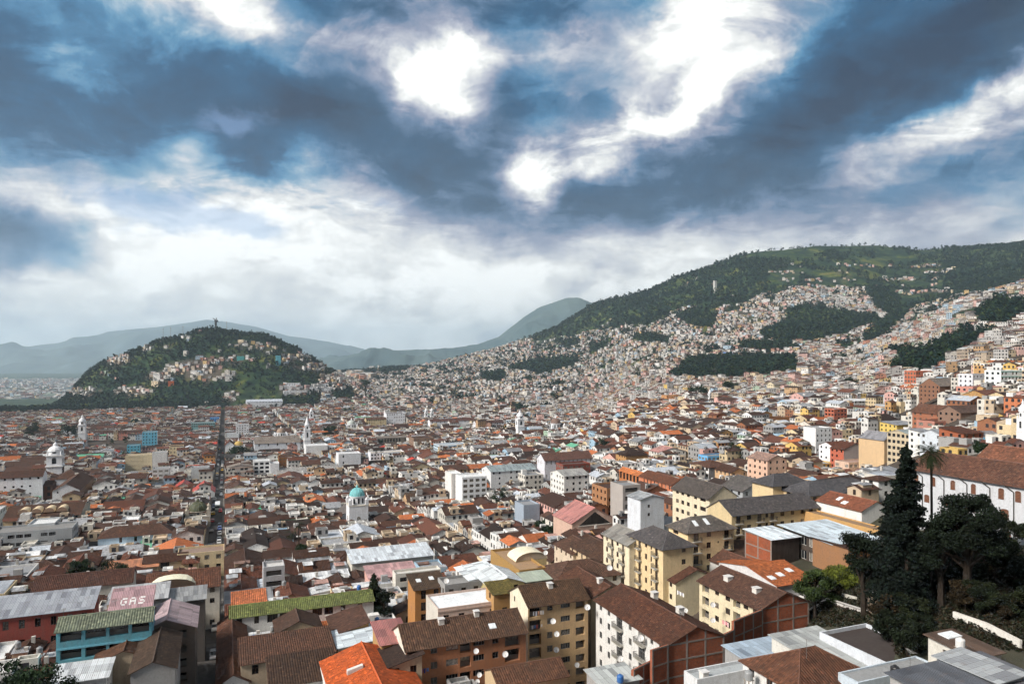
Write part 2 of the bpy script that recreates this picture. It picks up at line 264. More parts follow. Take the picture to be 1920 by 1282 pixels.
# ---------------------------------------------------------------- mesh builder
class MB:
    def __init__(s): s.v = []; s.f = []; s.c = []; s.m = []; s.uv = []
    def face(s, pts, col, m, uvs=None):
        i = len(s.v); s.v += [tuple(p) for p in pts]; n = len(pts); s.f.append(tuple(range(i, i+n))); s.c.append(col); s.m.append(m)
        if uvs is None:
            a, b, c = Vector(pts[0]), Vector(pts[1]), Vector(pts[2]); nn = (b-a).cross(c-a)
            if nn.length < 1e-9: nn = Vector((0, 0, 1))
            nn.normalize()
            if nn.z < 0: nn = -nn
            h = Vector((0, 0, 1)).cross(nn); h = h.normalized() if h.length > 1e-4 else Vector((V.x, V.y, 0))
            g = nn.cross(h); uvs = [(Vector(p).dot(h), Vector(p).dot(g)) for p in pts]
        s.uv += [tuple(u) for u in uvs]
    def box(s, o, ax, ay, az, col, m, bottom=True):
        o, ax, ay, az = map(Vector, (o, ax, ay, az)); p = [o, o+ax, o+ax+ay, o+ay]; q_ = [a+az for a in p]
        s.face(q_, col, m)
        if bottom: s.face(p[::-1], col, m)
        for k in range(4): s.face([p[k], p[(k+1) % 4], q_[(k+1) % 4], q_[k]], col, m)
    def slab(s, pts, th, col, m, under=None):
        lo = [(p[0], p[1], p[2]-th) for p in pts]; s.face(pts, col, m); s.face(lo[::-1], under or col, 'plain'); n = len(pts)
        for k in range(n): s.face([lo[k], lo[(k+1) % n], pts[(k+1) % n], pts[k]], under or col, 'plain')
    def lathe(s, c, prof, n, col, m, a0=0.0):
        for k in range(n):
            a, b = a0+6.28318*k/n, a0+6.28318*(k+1)/n
            for (r0, z0), (r1, z1) in zip(prof, prof[1:]):
                pts = [(c[0]+r0*math.cos(a), c[1]+r0*math.sin(a), c[2]+z0), (c[0]+r0*math.cos(b), c[1]+r0*math.sin(b), c[2]+z0),
                       (c[0]+r1*math.cos(b), c[1]+r1*math.sin(b), c[2]+z1), (c[0]+r1*math.cos(a), c[1]+r1*math.sin(a), c[2]+z1)]
                if r1 < 1e-4: pts = pts[:3]
                elif r0 < 1e-4: pts = pts[1:]
                s.face(pts, col, m)
    def tube(s, a, b, r0, r1, col, m, n=6):
        a, b = Vector(a), Vector(b); d = (b-a).normalized(); x = d.cross(Vector((0, 0, 1)) if abs(d.z) < .9 else Vector((1, 0, 0))).normalized(); y = d.cross(x)
        for k in range(n):
            p, q_ = 6.28318*k/n, 6.28318*(k+1)/n
            u, w_ = x*math.cos(p)+y*math.sin(p), x*math.cos(q_)+y*math.sin(q_)
            s.face([a+u*r0, a+w_*r0, b+w_*r1, b+u*r1], col, m)
    def mesh(s, name, org=(0, 0, 0)):
        me = bpy.data.meshes.new(name); o = Vector(org)
        va = np.array(s.v, dtype=np.float64).reshape(-1, 3)-np.array(o)
        me.from_pydata(va.tolist(), [], s.f)
        names = []; idx = []
        for m in s.m:
            if m not in names: names.append(m)
            idx.append(names.index(m))
        for nme in names: me.materials.append(MATS[nme])
        me.polygons.foreach_set('material_index', idx)
        ln = [len(f) for f in s.f]
        ca = np.repeat(np.c_[np.array(s.c, float).reshape(-1, 3), np.ones(len(s.c))], ln, axis=0)
        at = me.color_attributes.new('col', 'FLOAT_COLOR', 'CORNER'); at.data.foreach_set('color', ca.ravel())
        ul = me.uv_layers.new(name='uv'); ul.data.foreach_set('uv', np.array(s.uv, float).ravel())
        return me
    def build(s, name, parent=None, org=(0, 0, 0)):
        o = bpy.data.objects.new(name, s.mesh(name, org)); COL.objects.link(o)
        if parent is not None: o.parent = parent
        else: o.location = org
        return o
def tag(o, label=None, cat=None, group=None, kind=None):
    for k, v_ in (('label', label), ('category', cat), ('group', group), ('kind', kind)):
        if v_: o[k] = v_
    return o
def thing(name, label, cat, loc, group=None, rz=0.0):
    o = bpy.data.objects.new(name, None); COL.objects.link(o); o.location = loc; o.rotation_euler = (0, 0, rz); o.empty_display_size = .1
    return tag(o, label, cat, group)
def fast_mesh(name, v, quads, cols, mats_, midx, uv=None):
    """numpy arrays straight into one mesh (v: n x 3, quads: m x 4)"""
    me = bpy.data.meshes.new(name); n, m = len(v), len(quads)
    me.vertices.add(n); me.vertices.foreach_set('co', np.asarray(v, np.float32).ravel())
    me.loops.add(m*4); me.loops.foreach_set('vertex_index', np.asarray(quads, np.int32).ravel())
    me.polygons.add(m); me.polygons.foreach_set('loop_start', np.arange(0, m*4, 4, dtype=np.int32))
    for a in mats_: me.materials.append(MATS[a])
    me.polygons.foreach_set('material_index', np.asarray(midx, np.int32))
    me.polygons.foreach_set('use_smooth', np.zeros(m, bool)); me.update(calc_edges=True)
    ca = np.repeat(np.c_[cols, np.ones(m)], 4, axis=0)
    me.color_attributes.new('col', 'FLOAT_COLOR', 'CORNER').data.foreach_set('color', ca.astype(np.float32).ravel())
    if uv is not None: me.uv_layers.new(name='uv').data.foreach_set('uv', np.asarray(uv, np.float32).ravel())
    return me
# ---------------------------------------------------------------- land
def inpoly(px, py, poly):
    r = np.zeros(np.shape(px), bool); n = len(poly)
    for i in range(n):
        x0, y0 = poly[i]; x1, y1 = poly[(i+1) % n]
        if y0 == y1: continue
        r ^= ((y0 > py) != (y1 > py)) & (px < (x1-x0)*(py-y0)/(y1-y0)+x0)
    return r
UB = [(560, 712), (640, 703), (700, 699), (760, 692), (840, 676), (900, 662), (973, 636), (1052, 630), (1090, 621), (1136, 616), (1211, 606), (1247, 593), (1279, 577), (1301, 572), (1322, 582), (1360, 574), (1401, 568), (1422, 554), (1492, 540), (1613, 537), (1675, 562), (1689, 600), (1717, 575), (1760, 561), (1830, 547), (1920, 533)]
GREEN = [[(1180, 630), (1215, 622), (1258, 632), (1250, 646), (1200, 641)], [(1260, 590), (1340, 571), (1348, 586), (1338, 616), (1298, 612)], [(1106, 642), (1149, 639), (1125, 658), (1106, 666)],
 [(1000, 673), (1084, 669), (1087, 681), (1016, 702), (943, 690)], [(1252, 706), (1293, 672), (1420, 663), (1495, 672), (1500, 700), (1440, 708), (1300, 714)],
 [(1476, 578), (1515, 569), (1577, 580), (1650, 592), (1650, 606), (1627, 611), (1549, 637), (1507, 642), (1436, 638), (1420, 622), (1473, 600)], [(1661, 594), (1689, 583), (1700, 594), (1675, 617), (1625, 647), (1619, 628)],
 [(1734, 652), (1802, 617), (1875, 620), (1858, 634), (1802, 662), (1774, 683), (1726, 688), (1700, 676), (1650, 660)], [(1827, 586), (1864, 558), (1930, 566), (1930, 585), (1886, 611), (1836, 608)],
 [(1619, 543), (1661, 535), (1690, 560), (1689, 600), (1665, 592), (1640, 575)], [(-50, 744), (60, 750), (130, 747), (112, 764), (60, 772), (-50, 788)], [(1690, 676), (1760, 683), (1745, 700), (1690, 700), (1660, 690)],
 [(1380, 640), (1480, 640), (1500, 655), (1440, 662), (1390, 655)], [(1040, 640), (1075, 634), (1090, 645), (1060, 652)], [(1510, 790), (1560, 776), (1620, 778), (1628, 792), (1560, 800), (1515, 806)], [(720, 690), (762, 682), (768, 694), (715, 702)],
 [(620, 735), (660, 728), (668, 748), (630, 752)], [(900, 700), (945, 695), (950, 712), (905, 716)]]
HP = [(342, 690, 36, 13), (392, 675, 26, 8), (410, 705, 48, 13), (300, 706, 22, 6), (249, 734, 34, 8), (158, 736, 34, 8), (452, 648, 14, 8), (492, 650, 30, 7), (455, 673, 24, 6), (495, 688, 24, 5), (533, 680, 15, 9), (592, 690, 36, 7), (553, 731, 26, 10), (605, 727, 24, 8),
      (314, 655, 14, 5), (352, 636, 18, 3), (222, 676, 28, 9), (199, 700, 12, 5), (275, 655, 12, 6), (560, 668, 30, 8), (430, 742, 14, 8), (350, 664, 14, 3), (500, 660, 16, 3)]
def settled(X, Y):
    """how densely a spot is built over, 0..1"""
    Z = T(X, Y); px, py = X/Y*FP+CX, HY-(Z-EYE)/Y*FP
    ub = np.interp(px, [a for a, b in UB], [b for a, b in UB], left=712)
    d = np.where(py > ub+fbm(X, Y, 300, 5)*5, 1.0, 0.0)
    nz = fbm(X, Y, 190, 8); up_ = np.clip((Y-1300)/1500, 0, 1)*(px > 900)
    d = d*np.clip(1.05-up_*.30-np.clip(nz-.55+.25*(1-up_), 0, 1)*2.2*(Y > 1050), 0, 1)
    steep = (Y > 1300) & (px > 640); d = np.where(steep, d*np.where(np.sin(Z*6.283/8.5+nz) > -.62, 1, .12), d)*np.clip(1-np.where(steep, np.clip(fbm(X, Y, 90, 41)-.62, 0, 1)*3.5, 0), 0, 1)
    sp = (px > 1440) & (px < 1790) & (py > 492) & (py < 560) & (Y > 1500)
    d = np.where(sp & (d < .1), np.clip(fbm(X, Y, 150, 9)*1.1-.12, 0, .55)*np.clip(np.sin(Z*.16)*1.4, 0, 1), d)
    sp = (px > 1000) & (px < 1440) & (py <= ub) & (Y > 1800); d = np.where(sp, (nz > .98)*.35, d)
    hill = (px > 70) & (px < 705) & (Y > 1560) & (Y < 2400)
    e = np.zeros(np.shape(px))
    for cx, cy, rx, ry in HP: e = np.maximum(e, (((px-cx)/rx)**2+((py-cy)/ry)**2 < 1.0+.6*nz)*.62)
    e = np.maximum(e, ((px > 600) & (py > 702))*.8)
    e = e*np.where(py < 668, .5, 1.0); d = np.where(hill, np.maximum(e, .04*(nz > .3)), d)
    d = np.where((px <= 640) & (Y >= 2400), .35*(fbm(X, Y, 900, 4) > -.1), d)
    for g in GREEN: d = np.where(inpoly(px, py, g) & (Y < 5200), 0, d)
    d = np.where((Y > 3000) & (px > 1000), d*.5, d)
    return np.clip(d, 0, 1), px, py
# the ground: one sheet to the horizon
nI, nJ = H.shape
tv = np.stack([XX, YY, H], -1).reshape(-1, 3)
ii, jj = np.meshgrid(np.arange(nI-1), np.arange(nJ-1), indexing='ij'); b0 = (ii*nJ+jj).ravel()
tq = np.stack([b0, b0+nJ, b0+nJ+1, b0+1], 1)
me = fast_mesh('terrain', tv, tq, np.full((len(tq), 3), .1), ['ground'], np.zeros(len(tq)))
dens, _, _ = settled(XX, YY); tw = np.clip(dens*1.5, 0, 1)*np.clip((5000-YY)/2500, 0, 1)
tw = np.where((YY < 1550) & (_ > 0) & (XX/YY*FP+CX < 1500), 1.0, tw)
tw = np.where((YY < 900) & (_ > 700), 1.0, tw)
tw = np.where((YY < 235) & (_ > 0) & (XX/YY*FP+CX > 1480), .62, tw)
me.attributes.new('town', 'FLOAT', 'POINT').data.foreach_set('value', tw.astype(np.float32).ravel())
me.polygons.foreach_set('use_smooth', np.ones(len(tq), bool))
o = bpy.data.objects.new('terrain', me); COL.objects.link(o); tag(o, kind='structure')
# far mountains beyond the city
def mountain(name, ridge, Y0, depth, seed, foot):
    px = np.linspace(ridge[0][0], ridge[-1][0], 260); top = np.interp(px, [a for a, b in ridge], [b for a, b in ridge])
    ys = np.linspace(-1, 1, 60); v = np.empty((260, 60, 3))
    zt = EYE-(top-HY)/FP*Y0
    for j, s in enumerate(ys):
        Y = Y0+s*depth; X = (px-CX)/FP*Y0*(1+.0*s)
        k = np.clip(1-abs(s), 0, 1)**1.15
        n = fbm(X, np.full_like(X, Y), depth*.55, seed)*depth*.045*np.sin(np.pi*min(1, abs(s)))
        v[:, j] = np.stack([X, np.full_like(X, Y), foot+(zt-foot)*k+n*(k > 0)], -1)
    b = (np.arange(259)[:, None]*60+np.arange(59)[None]).ravel()
    q_ = np.stack([b, b+60, b+61, b+1], 1)
    m = fast_mesh(name, v.reshape(-1, 3), q_, np.full((len(q_), 3), .1), ['mountain'], np.zeros(len(q_)))
    m.polygons.foreach_set('use_smooth', np.ones(len(q_), bool))
    ob = bpy.data.objects.new(name, m); COL.objects.link(ob); tag(ob, kind='structure')
mountain('mountain', [(-700, 690), (-300, 672), (-100, 662), (0, 657), (80, 648), (150, 636), (220, 620), (290, 613), (350, 604), (390, 597), (430, 603), (480, 612), (540, 628), (620, 640), (700, 658), (800, 668), (1000, 675)], 17000, 5200, 21, -250)
mountain('mountain', [(400, 700), (600, 672), (650, 664), (690, 657), (760, 656), (850, 652), (895, 645), (935, 630), (965, 606), (985, 590), (1010, 574), (1040, 564), (1062, 556), (1085, 556), (1110, 566), (1140, 585), (1200, 620), (1500, 680)], 7600, 2600, 22, -150)
# streets laid in the valleys between the blocks
def strip(name, fn, s0, s1, wd, lift, m, step=6):
    mb = MB(); prev = None
    for s in np.arange(s0, s1+.01, step):
        c, n = fn(s); a, b = c-n*wd/2, c+n*wd/2
        k = lift*(1+max(c.y-250, 0)/500)
        cur = ((a.x, a.y, max(Tf(a.x, a.y), Tf(c.x, c.y)-.3)+k), (b.x, b.y, max(Tf(b.x, b.y), Tf(c.x, c.y)-.3)+k))
        if prev: mb.face([prev[0], prev[1], cur[1], cur[0]], (.1, .1, .1), m)
        prev = cur
    o = mb.build(name); tag(o, kind='structure')
VK = [-4+90*k for k in range(-7, 9)]; UJ = [128+96*j for j in range(-3, 17)]
def alongU(v0): return lambda s: (U*s+V*v0, V)
def alongV(u0): return lambda s: (V*s+U*u0, U)
for v0 in VK:
    if -700 < v0 < 520:
        s0 = 118 if v0 < 60 else 240; s1 = 1620
        strip('pavement', alongU(v0), s0, s1, 7.2 if v0 != -4 else 8.4, .12, 'pavement'); strip('road', alongU(v0), s0, s1, 4.6 if v0 != -4 else 5.6, .26, 'asphalt')
for u0 in UJ:
    if u0 > 120: strip('road', alongV(u0), -640 if u0 > 500 else -u0*1.1, 60 if u0 < 240 else 500, 6.0, .2, 'asphalt')
# ---------------------------------------------------------------- colours of the town
WALLS = {'white': (.68, .68, .67), 'off-white': (.60, .58, .53), 'cream': (.62, .50, .32), 'yellow': (.62, .42, .14), 'pale pink': (.60, .36, .32), 'ochre': (.46, .27, .11), 'pale blue': (.34, .50, .64),
         'grey': (.32, .32, .32), 'bare brick': (.30, .13, .07), 'beige': (.50, .40, .29), 'terracotta': (.48, .17, .08), 'pale green': (.36, .50, .38)}
ROOFS = {'brown': ('tile', (.060, .031, .023)), 'dark brown': ('tile', (.032, .020, .017)), 'red-brown': ('tile', (.105, .042, .028)), 'orange': ('tile', (.36, .115, .045)), 'grey': ('metal_sheet', (.24, .25, .27)), 'white': ('metal_sheet', (.66, .68, .70)),
         'silver': ('metal_sheet', (.42, .46, .52)), 'red': ('metal_sheet', (.38, .05, .035)), 'green': ('metal_sheet', (.10, .30, .20))}
wn_, wp = list(WALLS), np.array([30, 17, 12, 5, 7, 5, 4, 8, 3, 9, 2, 1.]); wp /= wp.sum()
WC = np.array([WALLS[k] for k in wn_])
FR = np.array([(.075, .04, .03), (.04, .027, .023), (.12, .05, .036), (.30, .30, .31), (.58, .59, .60), (.40, .40, .42), (.36, .12, .05), (.20, .18, .16)])
def pick(n, p): return rng.choice(len(p), n, p=np.array(p)/np.sum(p))
# ---------------------------------------------------------------- distant houses, thousands of them in one object
def boxes_flat(x, y, z0, z1, w_, d_, a, wc, rc, rim=False):
    n = len(x); ca, sa = np.cos(a), np.sin(a)
    def cor(sx, sy, z, ins=0): lx, ly = sx*(w_/2-ins), sy*(d_/2-ins); return np.stack([x+lx*ca-ly*sa, y+lx*sa+ly*ca, z], -1)
    cs = [(-1, -1), (1, -1), (1, 1), (-1, 1)]
    vs = [cor(*c, z0) for c in cs]+[cor(*c, z1) for c in cs]; qs = []; cc_ = []; mi = []; uv = []
    r0 = rng.integers(0, 50, n)*2.7; hgt = z1-z0
    for k in range(4):
        qs.append([k, (k+1) % 4, 4+(k+1) % 4, 4+k]); cc_.append(wc); mi.append(0); L = w_ if k % 2 == 0 else d_
        uv.append(np.stack([np.stack([r0, 0*r0-hgt], -1), np.stack([r0+L, 0*r0-hgt], -1), np.stack([r0+L, 0*r0], -1), np.stack([r0, 0*r0], -1)], 1))
    z2 = np.zeros((n, 4, 2))
    if rim:
        vs += [cor(*c, z1, .3) for c in cs]+[cor(*c, z1-.6, .3) for c in cs]
        for k in range(4):
            qs.append([4+k, 4+(k+1) % 4, 8+(k+1) % 4, 8+k]); cc_.append(wc); mi.append(1); uv.append(z2)
            qs.append([8+k, 8+(k+1) % 4, 12+(k+1) % 4, 12+k]); cc_.append(wc*.9); mi.append(1); uv.append(z2)
        qs.append([12, 13, 14, 15])
    else: qs.append([4, 5, 6, 7])
    cc_.append(rc); mi.append(1); uv.append(z2)
    return pack(vs, qs, cc_, mi, uv, n)
def boxes_gable(x, y, z0, z1, w_, d_, a, rise, wc, rc):
    n = len(x); ca, sa = np.cos(a), np.sin(a)
    def cor(lx, ly, z): return np.stack([x+lx*ca-ly*sa, y+lx*sa+ly*ca, z], -1)
    hw, hd = w_/2, d_/2; cs = [(-1, -1), (1, -1), (1, 1), (-1, 1)]
    vs = [cor(sx*hw, sy*hd, z0) for sx, sy in cs]+[cor(sx*hw, sy*hd, z1) for sx, sy in cs]+[cor(sx*(hw+.3), sy*(hd+.45), z1-.12) for sx, sy in cs]
    vs += [cor(-hw-.3, 0, z1+rise), cor(hw+.3, 0, z1+rise), cor(-hw, 0, z1+rise-.1), cor(hw, 0, z1+rise-.1), cor(-hw, 0, z1), cor(hw, 0, z1)]
    qs = []; cc_ = []; mi = []; uv = []; r0 = rng.integers(0, 50, n)*2.7; hgt = z1-z0; z2 = np.zeros((n, 4, 2))
    for k in range(4):
        qs.append([k, (k+1) % 4, 4+(k+1) % 4, 4+k]); cc_.append(wc); mi.append(0); L = w_ if k % 2 == 0 else d_
        uv.append(np.stack([np.stack([r0, 0*r0-hgt], -1), np.stack([r0+L, 0*r0-hgt], -1), np.stack([r0+L, 0*r0], -1), np.stack([r0, 0*r0], -1)], 1))
    qs += [[8, 9, 13, 12], [10, 11, 12, 13]]; cc_ += [rc, rc]; mi += [1, 1]; uv += [z2, z2]
    qs += [[5, 17, 6, 15], [7, 16, 4, 14]]; cc_ += [wc, wc]; mi += [1, 1]; uv += [z2, z2]
    return pack(vs, qs, cc_, mi, uv, n)
def pack(vs, qs, cc_, mi, uv, n):
    nv = len(vs); v_ = np.stack(vs, 1).reshape(-1, 3); qq = (np.array(qs)[None]+np.arange(n)[:, None, None]*nv).reshape(-1, 4)
    return v_, qq, np.stack([np.broadcast_to(c, (n, 3)) for c in cc_], 1).reshape(-1, 3), np.tile(mi, n), np.stack(uv, 1).reshape(-1, 4, 2)
def merge(name, parts, mats_):
    vs, qs, cs, ms, us = [], [], [], [], []; off = 0
    for a in parts:
        if len(a[0]) == 0: continue
        vs.append(a[0]); qs.append(a[1]+off); cs.append(a[2]); ms.append(a[3]); us.append(a[4]); off += len(a[0])
    me = fast_mesh(name, np.concatenate(vs), np.concatenate(qs), np.concatenate(cs), mats_, np.concatenate(ms), np.concatenate(us))
    o = bpy.data.objects.new(name, me); COL.objects.link(o); return o
def ground_min(x, y, r=5): return np.minimum.reduce([T(x+a*r, y+b*r) for a, b in ((-1, -1), (1, -1), (1, 1), (-1, 1))])
def sites(y0, y1, pitch, jit):
    pts = []
    g = np.arange(0, 1, 1)
    xs = np.arange(-.95*y1, .9*y1, pitch); ys_ = np.arange(y0, y1, pitch)
    X, Y = np.meshgrid(xs, ys_, indexing='ij'); X = X.ravel(); Y = Y.ravel()
    X = X+rng.uniform(-jit, jit, len(X)); Y = Y+rng.uniform(-jit, jit, len(Y)); k = (X > -.93*Y-20) & (X < .86*Y+20)
    return X[k], Y[k]
FARP = []
def far_houses(X, Y, size=(7, 13), hgt=(3.5, 9), ang=None, gable=.35, light=False):
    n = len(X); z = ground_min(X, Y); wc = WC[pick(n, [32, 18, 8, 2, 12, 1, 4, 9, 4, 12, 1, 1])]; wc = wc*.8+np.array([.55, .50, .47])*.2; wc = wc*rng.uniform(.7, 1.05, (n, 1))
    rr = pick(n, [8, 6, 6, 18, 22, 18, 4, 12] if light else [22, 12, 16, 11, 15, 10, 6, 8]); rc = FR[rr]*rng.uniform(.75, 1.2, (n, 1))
    w_ = rng.uniform(*size, n); d_ = rng.uniform(size[0], (size[0]+size[1])/2, n); h_ = rng.uniform(*hgt, n)*rng.choice([1, 1, 1.5], n)
    if ang is None:
        gx, gy = T(X+12, Y)-T(X-12, Y), T(X, Y+12)-T(X, Y-12); st_ = np.hypot(gx, gy) > 1.6; ang = np.where(st_, np.arctan2(gy, gx)+math.pi/2+rng.normal(0, .15, n), .38+np.floor(fbm(X, Y, 500, 12)*2)*.3+rng.normal(0, .12, n)+rng.choice([0, math.pi/2], n))
        big = rng.random(n) < .07; w_ = np.where(big, w_*1.8, w_); h_ = np.where(big, h_*1.5, h_)
    zt = T(X, Y)+h_; gb = rng.random(n) < np.where(rr < 3, .9, gable*.6)
    a = ang
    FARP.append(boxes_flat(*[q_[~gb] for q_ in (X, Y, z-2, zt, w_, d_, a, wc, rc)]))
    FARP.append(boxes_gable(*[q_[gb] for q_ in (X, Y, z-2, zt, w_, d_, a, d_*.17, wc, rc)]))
X, Y = sites(640, 1700, 10.5, 3.6); d, px, py = settled(X, Y); uu = -.3714*X+.9285*Y; vv = .9285*X+.3714*Y
hillzone = (vv > 500) | ((vv > 330) & (Y > 1000)) | (vv < -640) ; k = (rng.random(len(X)) < d) & ((Y > 1560) | hillzone); far_houses(X[k], Y[k], (6, 11), (3.2, 6.5))
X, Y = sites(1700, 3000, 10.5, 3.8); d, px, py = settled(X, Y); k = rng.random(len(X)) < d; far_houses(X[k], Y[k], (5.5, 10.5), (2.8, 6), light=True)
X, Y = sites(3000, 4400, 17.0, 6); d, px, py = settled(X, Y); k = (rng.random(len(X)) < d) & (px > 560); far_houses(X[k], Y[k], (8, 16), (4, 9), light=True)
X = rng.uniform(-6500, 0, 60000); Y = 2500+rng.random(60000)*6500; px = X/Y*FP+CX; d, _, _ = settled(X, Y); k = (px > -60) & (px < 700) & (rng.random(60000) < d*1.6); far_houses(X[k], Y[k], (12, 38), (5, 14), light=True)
# ---------------------------------------------------------------- far-off woods
def leaf_quads(C, S, n_per, leaf, col):
    """n_per small leaf-clump faces scattered through each crown; C centres, S half sizes"""
    n = len(C); N = n*n_per; c = np.repeat(C, n_per, 0); s = np.repeat(S, n_per, 0)
    d = rng.normal(size=(N, 3)); d /= np.linalg.norm(d, axis=1)[:, None]; r = rng.random((N, 1))**.4
    p = c+d*r*s; L = (leaf if np.ndim(leaf) == 0 else np.repeat(leaf, n_per))*rng.uniform(.6, 1.3, N)
    a = rng.normal(size=(N, 3)); a /= np.linalg.norm(a, axis=1)[:, None]; b = np.cross(a, rng.normal(size=(N, 3))); b /= np.linalg.norm(b, axis=1)[:, None]
    a = a*L[:, None]; b = b*L[:, None]*.8
    v_ = np.stack([p-a, p-b, p+a, p+b], 1).reshape(-1, 3); q_ = np.arange(N*4).reshape(-1, 4)
    cc_ = np.repeat(col, n_per, 0)*rng.uniform(.6, 1.5, (N, 1))
    return v_, q_, cc_, np.zeros(N, int), np.zeros((N, 4, 2))
WOOD = []
def woods(X, Y, hh, n_per, leaf):
    n = len(X); h_ = rng.uniform(*hh, n); z = T(X, Y); C = np.stack([X, Y, z+h_*.45], -1); S = np.stack([h_*.42, h_*.42, h_*.55], -1)
    col = np.array([(.004, .016, .016), (.008, .022, .016), (.014, .028, .013)])[rng.integers(0, 3, n)]
    WOOD.append(leaf_quads(C, S, n_per, h_*leaf, col))
def woodmask(X, Y):
    d, px, py = settled(X, Y); m = (fbm(X, Y, 260, 31)*1.1+.25)
    g = np.zeros(len(X), bool)
    for p in GREEN: g |= inpoly(px, py, p)
    hill = (px > 70) & (px < 705) & (Y > 1560) & (Y < 2300)
    m = np.where(g, 1.2, m); m = np.where(hill, .95-.5*(py > 700)*(px > 430)*(px < 530), m); m = np.where(d > .3, .03, m)
    # grassy top of the big slope on the right
    top = (px > 1340) & (py < np.interp(px, [1340, 1420, 1480, 1560, 1700, 1800], [512, 490, 490, 470, 466, 475])); m = np.where(top, .04, m)
    m = np.where((px > 1380) & (px < 1480) & (py > 486) & (py < 540), 1.3, m)
    m = np.where((px > 1440) & (px < 1500) & (py > 508) & (py < 535), .0, m); m = np.where((px > 1640) & (px < 1700) & (py > 470) & (py < 492), 0, m)
    m = np.where((px > 1000) & (px < 1400) & (Y > 2300) & (d < .3), .55+.6*(fbm(X, Y, 200, 33) > -.25), m); m = np.where((px > 1770) & (Y > 1600), .5+.7*(fbm(X, Y, 260, 34) > -.3), m)
    return np.clip(m, 0, 1), px, py
X, Y = sites(640, 1600, 9, 4); m, px, py = woodmask(X, Y); k = (rng.random(len(X)) < m*.8) & ((m > .9)); woods(X[k], Y[k], (6, 13), 26, .17)
X, Y = sites(1550, 2400, 10, 4.5); m, px, py = woodmask(X, Y); k = rng.random(len(X)) < m; woods(X[k], Y[k], (6, 14), 12, .22)
X, Y = sites(2400, 3700, 15, 7); m, px, py = woodmask(X, Y); k = (rng.random(len(X)) < m*.95) & (px > 640); woods(X[k], Y[k], (9, 19), 9, .26)
X, Y = sites(700, 1560, 26, 13); d, px, py = settled(X, Y); k = (rng.random(len(X)) < .10) & (d > .5); woods(X[k], Y[k], (5, 10), 26, .17)
o = merge('forest', WOOD, ['leaf']); tag(o, 'dark green woods covering the round statue hill and the slopes above the town', 'forest', kind='stuff')
# ---------------------------------------------------------------- houses
WIN = {}
def win_mesh(w_, h_, kind, tone):
    key = (round(w_, 2), round(h_, 2), kind, tone)
    if key in WIN: return WIN[key]
    fr, pn = MB(), MB(); c = {'w': (.55, .55, .53), 'b': (.10, .055, .035), 'g': (.16, .16, .16)}[tone]; t_ = .07
    if kind != 'open':
        for x in [0, w_-t_]+([w_/2-t_/2] if w_ > .8 else [])+([w_/4, w_*3/4] if w_ > 2 else []): fr.box((x, 0, 0), (t_, 0, 0), (0, -.07, 0), (0, 0, h_), c, 'plain')
        for z in [0, h_-t_]+([h_*.62] if kind == 'door' else []): fr.box((t_, -.005, z), (w_-2*t_, 0, 0), (0, -.05, 0), (0, 0, t_), c, 'plain')
    else:
        fr.box((0, -.1, 0), (w_, 0, 0), (0, -.06, 0), (0, 0, .9), (.13, .12, .11), 'plain')
    pn.face([(0, 0, 0), (w_, 0, 0), (w_, 0, h_), (0, 0, h_)], (.02, .02, .02), 'glass')
    WIN[key] = (fr.mesh('window'), pn.mesh('pane')); return WIN[key]
BAL = {}
def bal_mesh(w_, dep, solid):
    key = (round(w_, 2), dep, solid)
    if key in BAL: return BAL[key]
    b = MB(); b.box((0, 0, -.14), (w_, 0, 0), (0, -dep, 0), (0, 0, .14), (.5, .48, .43), 'plain')
    c = (.05, .045, .04)
    if solid: 
        b.box((0, -dep, 0), (w_, 0, 0), (0, .1, 0), (0, 0, .9), (.55, .52, .46), 'plain')
    else:
        n = int(w_/.16)
        for i in range(n+1): b.box((i*(w_-.03)/n, -dep, 0), (.03, 0, 0), (0, .03, 0), (0, 0, .9), c, 'plain')
        for x in (0, w_-.03):
            for j in range(1, int(dep/.16)): b.box((x, -dep+j*.16, 0), (.03, 0, 0), (0, .03, 0), (0, 0, .9), c, 'plain')
        b.box((0, -dep, .9), (w_, 0, 0), (0, .05, 0), (0, 0, .05), c, 'plain')
        for x in (0, w_-.04): b.box((x, -dep+.05, .9), (.04, 0, 0), (0, dep-.05, 0), (0, 0, .05), c, 'plain')
    BAL[key] = b.mesh('balcony'); return BAL[key]
def place(name, me, parent, loc, rz, porg):
    o = bpy.data.objects.new(name, me); COL.objects.link(o); o.parent = parent; o.location = Vector(loc)-Vector(porg); o.rotation_euler = (0, 0, rz); return o
def facade(mb, o, d, L, zlo, zhi, cols, wc, wm, glass=False):
    """a wall from o along d with recessed openings; cols: (s0, s1, [(z0, z1, depth)])"""
    n = Vector((d.y, -d.x)); P = lambda s, z, r=0: (o.x+d.x*s-n.x*r, o.y+d.y*s-n.y*r, z)
    def rect(s0, s1, z0, z1, m=wm, r=0, c=wc):
        if s1-s0 > 1e-3 and z1-z0 > 1e-3: mb.face([P(s0, z0, r), P(s1, z0, r), P(s1, z1, r), P(s0, z1, r)], c, m, [(s0, z0), (s1, z0), (s1, z1), (s0, z1)])
    s = 0
    for s0, s1, ops in sorted(cols):
        rect(s, s0, zlo, zhi); z = zlo
        for z0, z1, r in sorted(ops):
            rect(s0, s1, z, z0); z = z1
            for a, b, c_, e in (((s0, z0), (s1, z0), 0, 0), ((s1, z0), (s1, z1), 0, 0), ((s1, z1), (s0, z1), 0, 0), ((s0, z1), (s0, z0), 0, 0)):
                mb.face([P(*a), P(*b), P(*b, r), P(*a, r)], wc, wm)
            if glass: rect(s0, s1, z0, z1, 'glass', r-.01, (.02, .02, .02))
        rect(s0, s1, z, zhi); s = s1
    rect(s, L, zlo, zhi)
FOOT = []
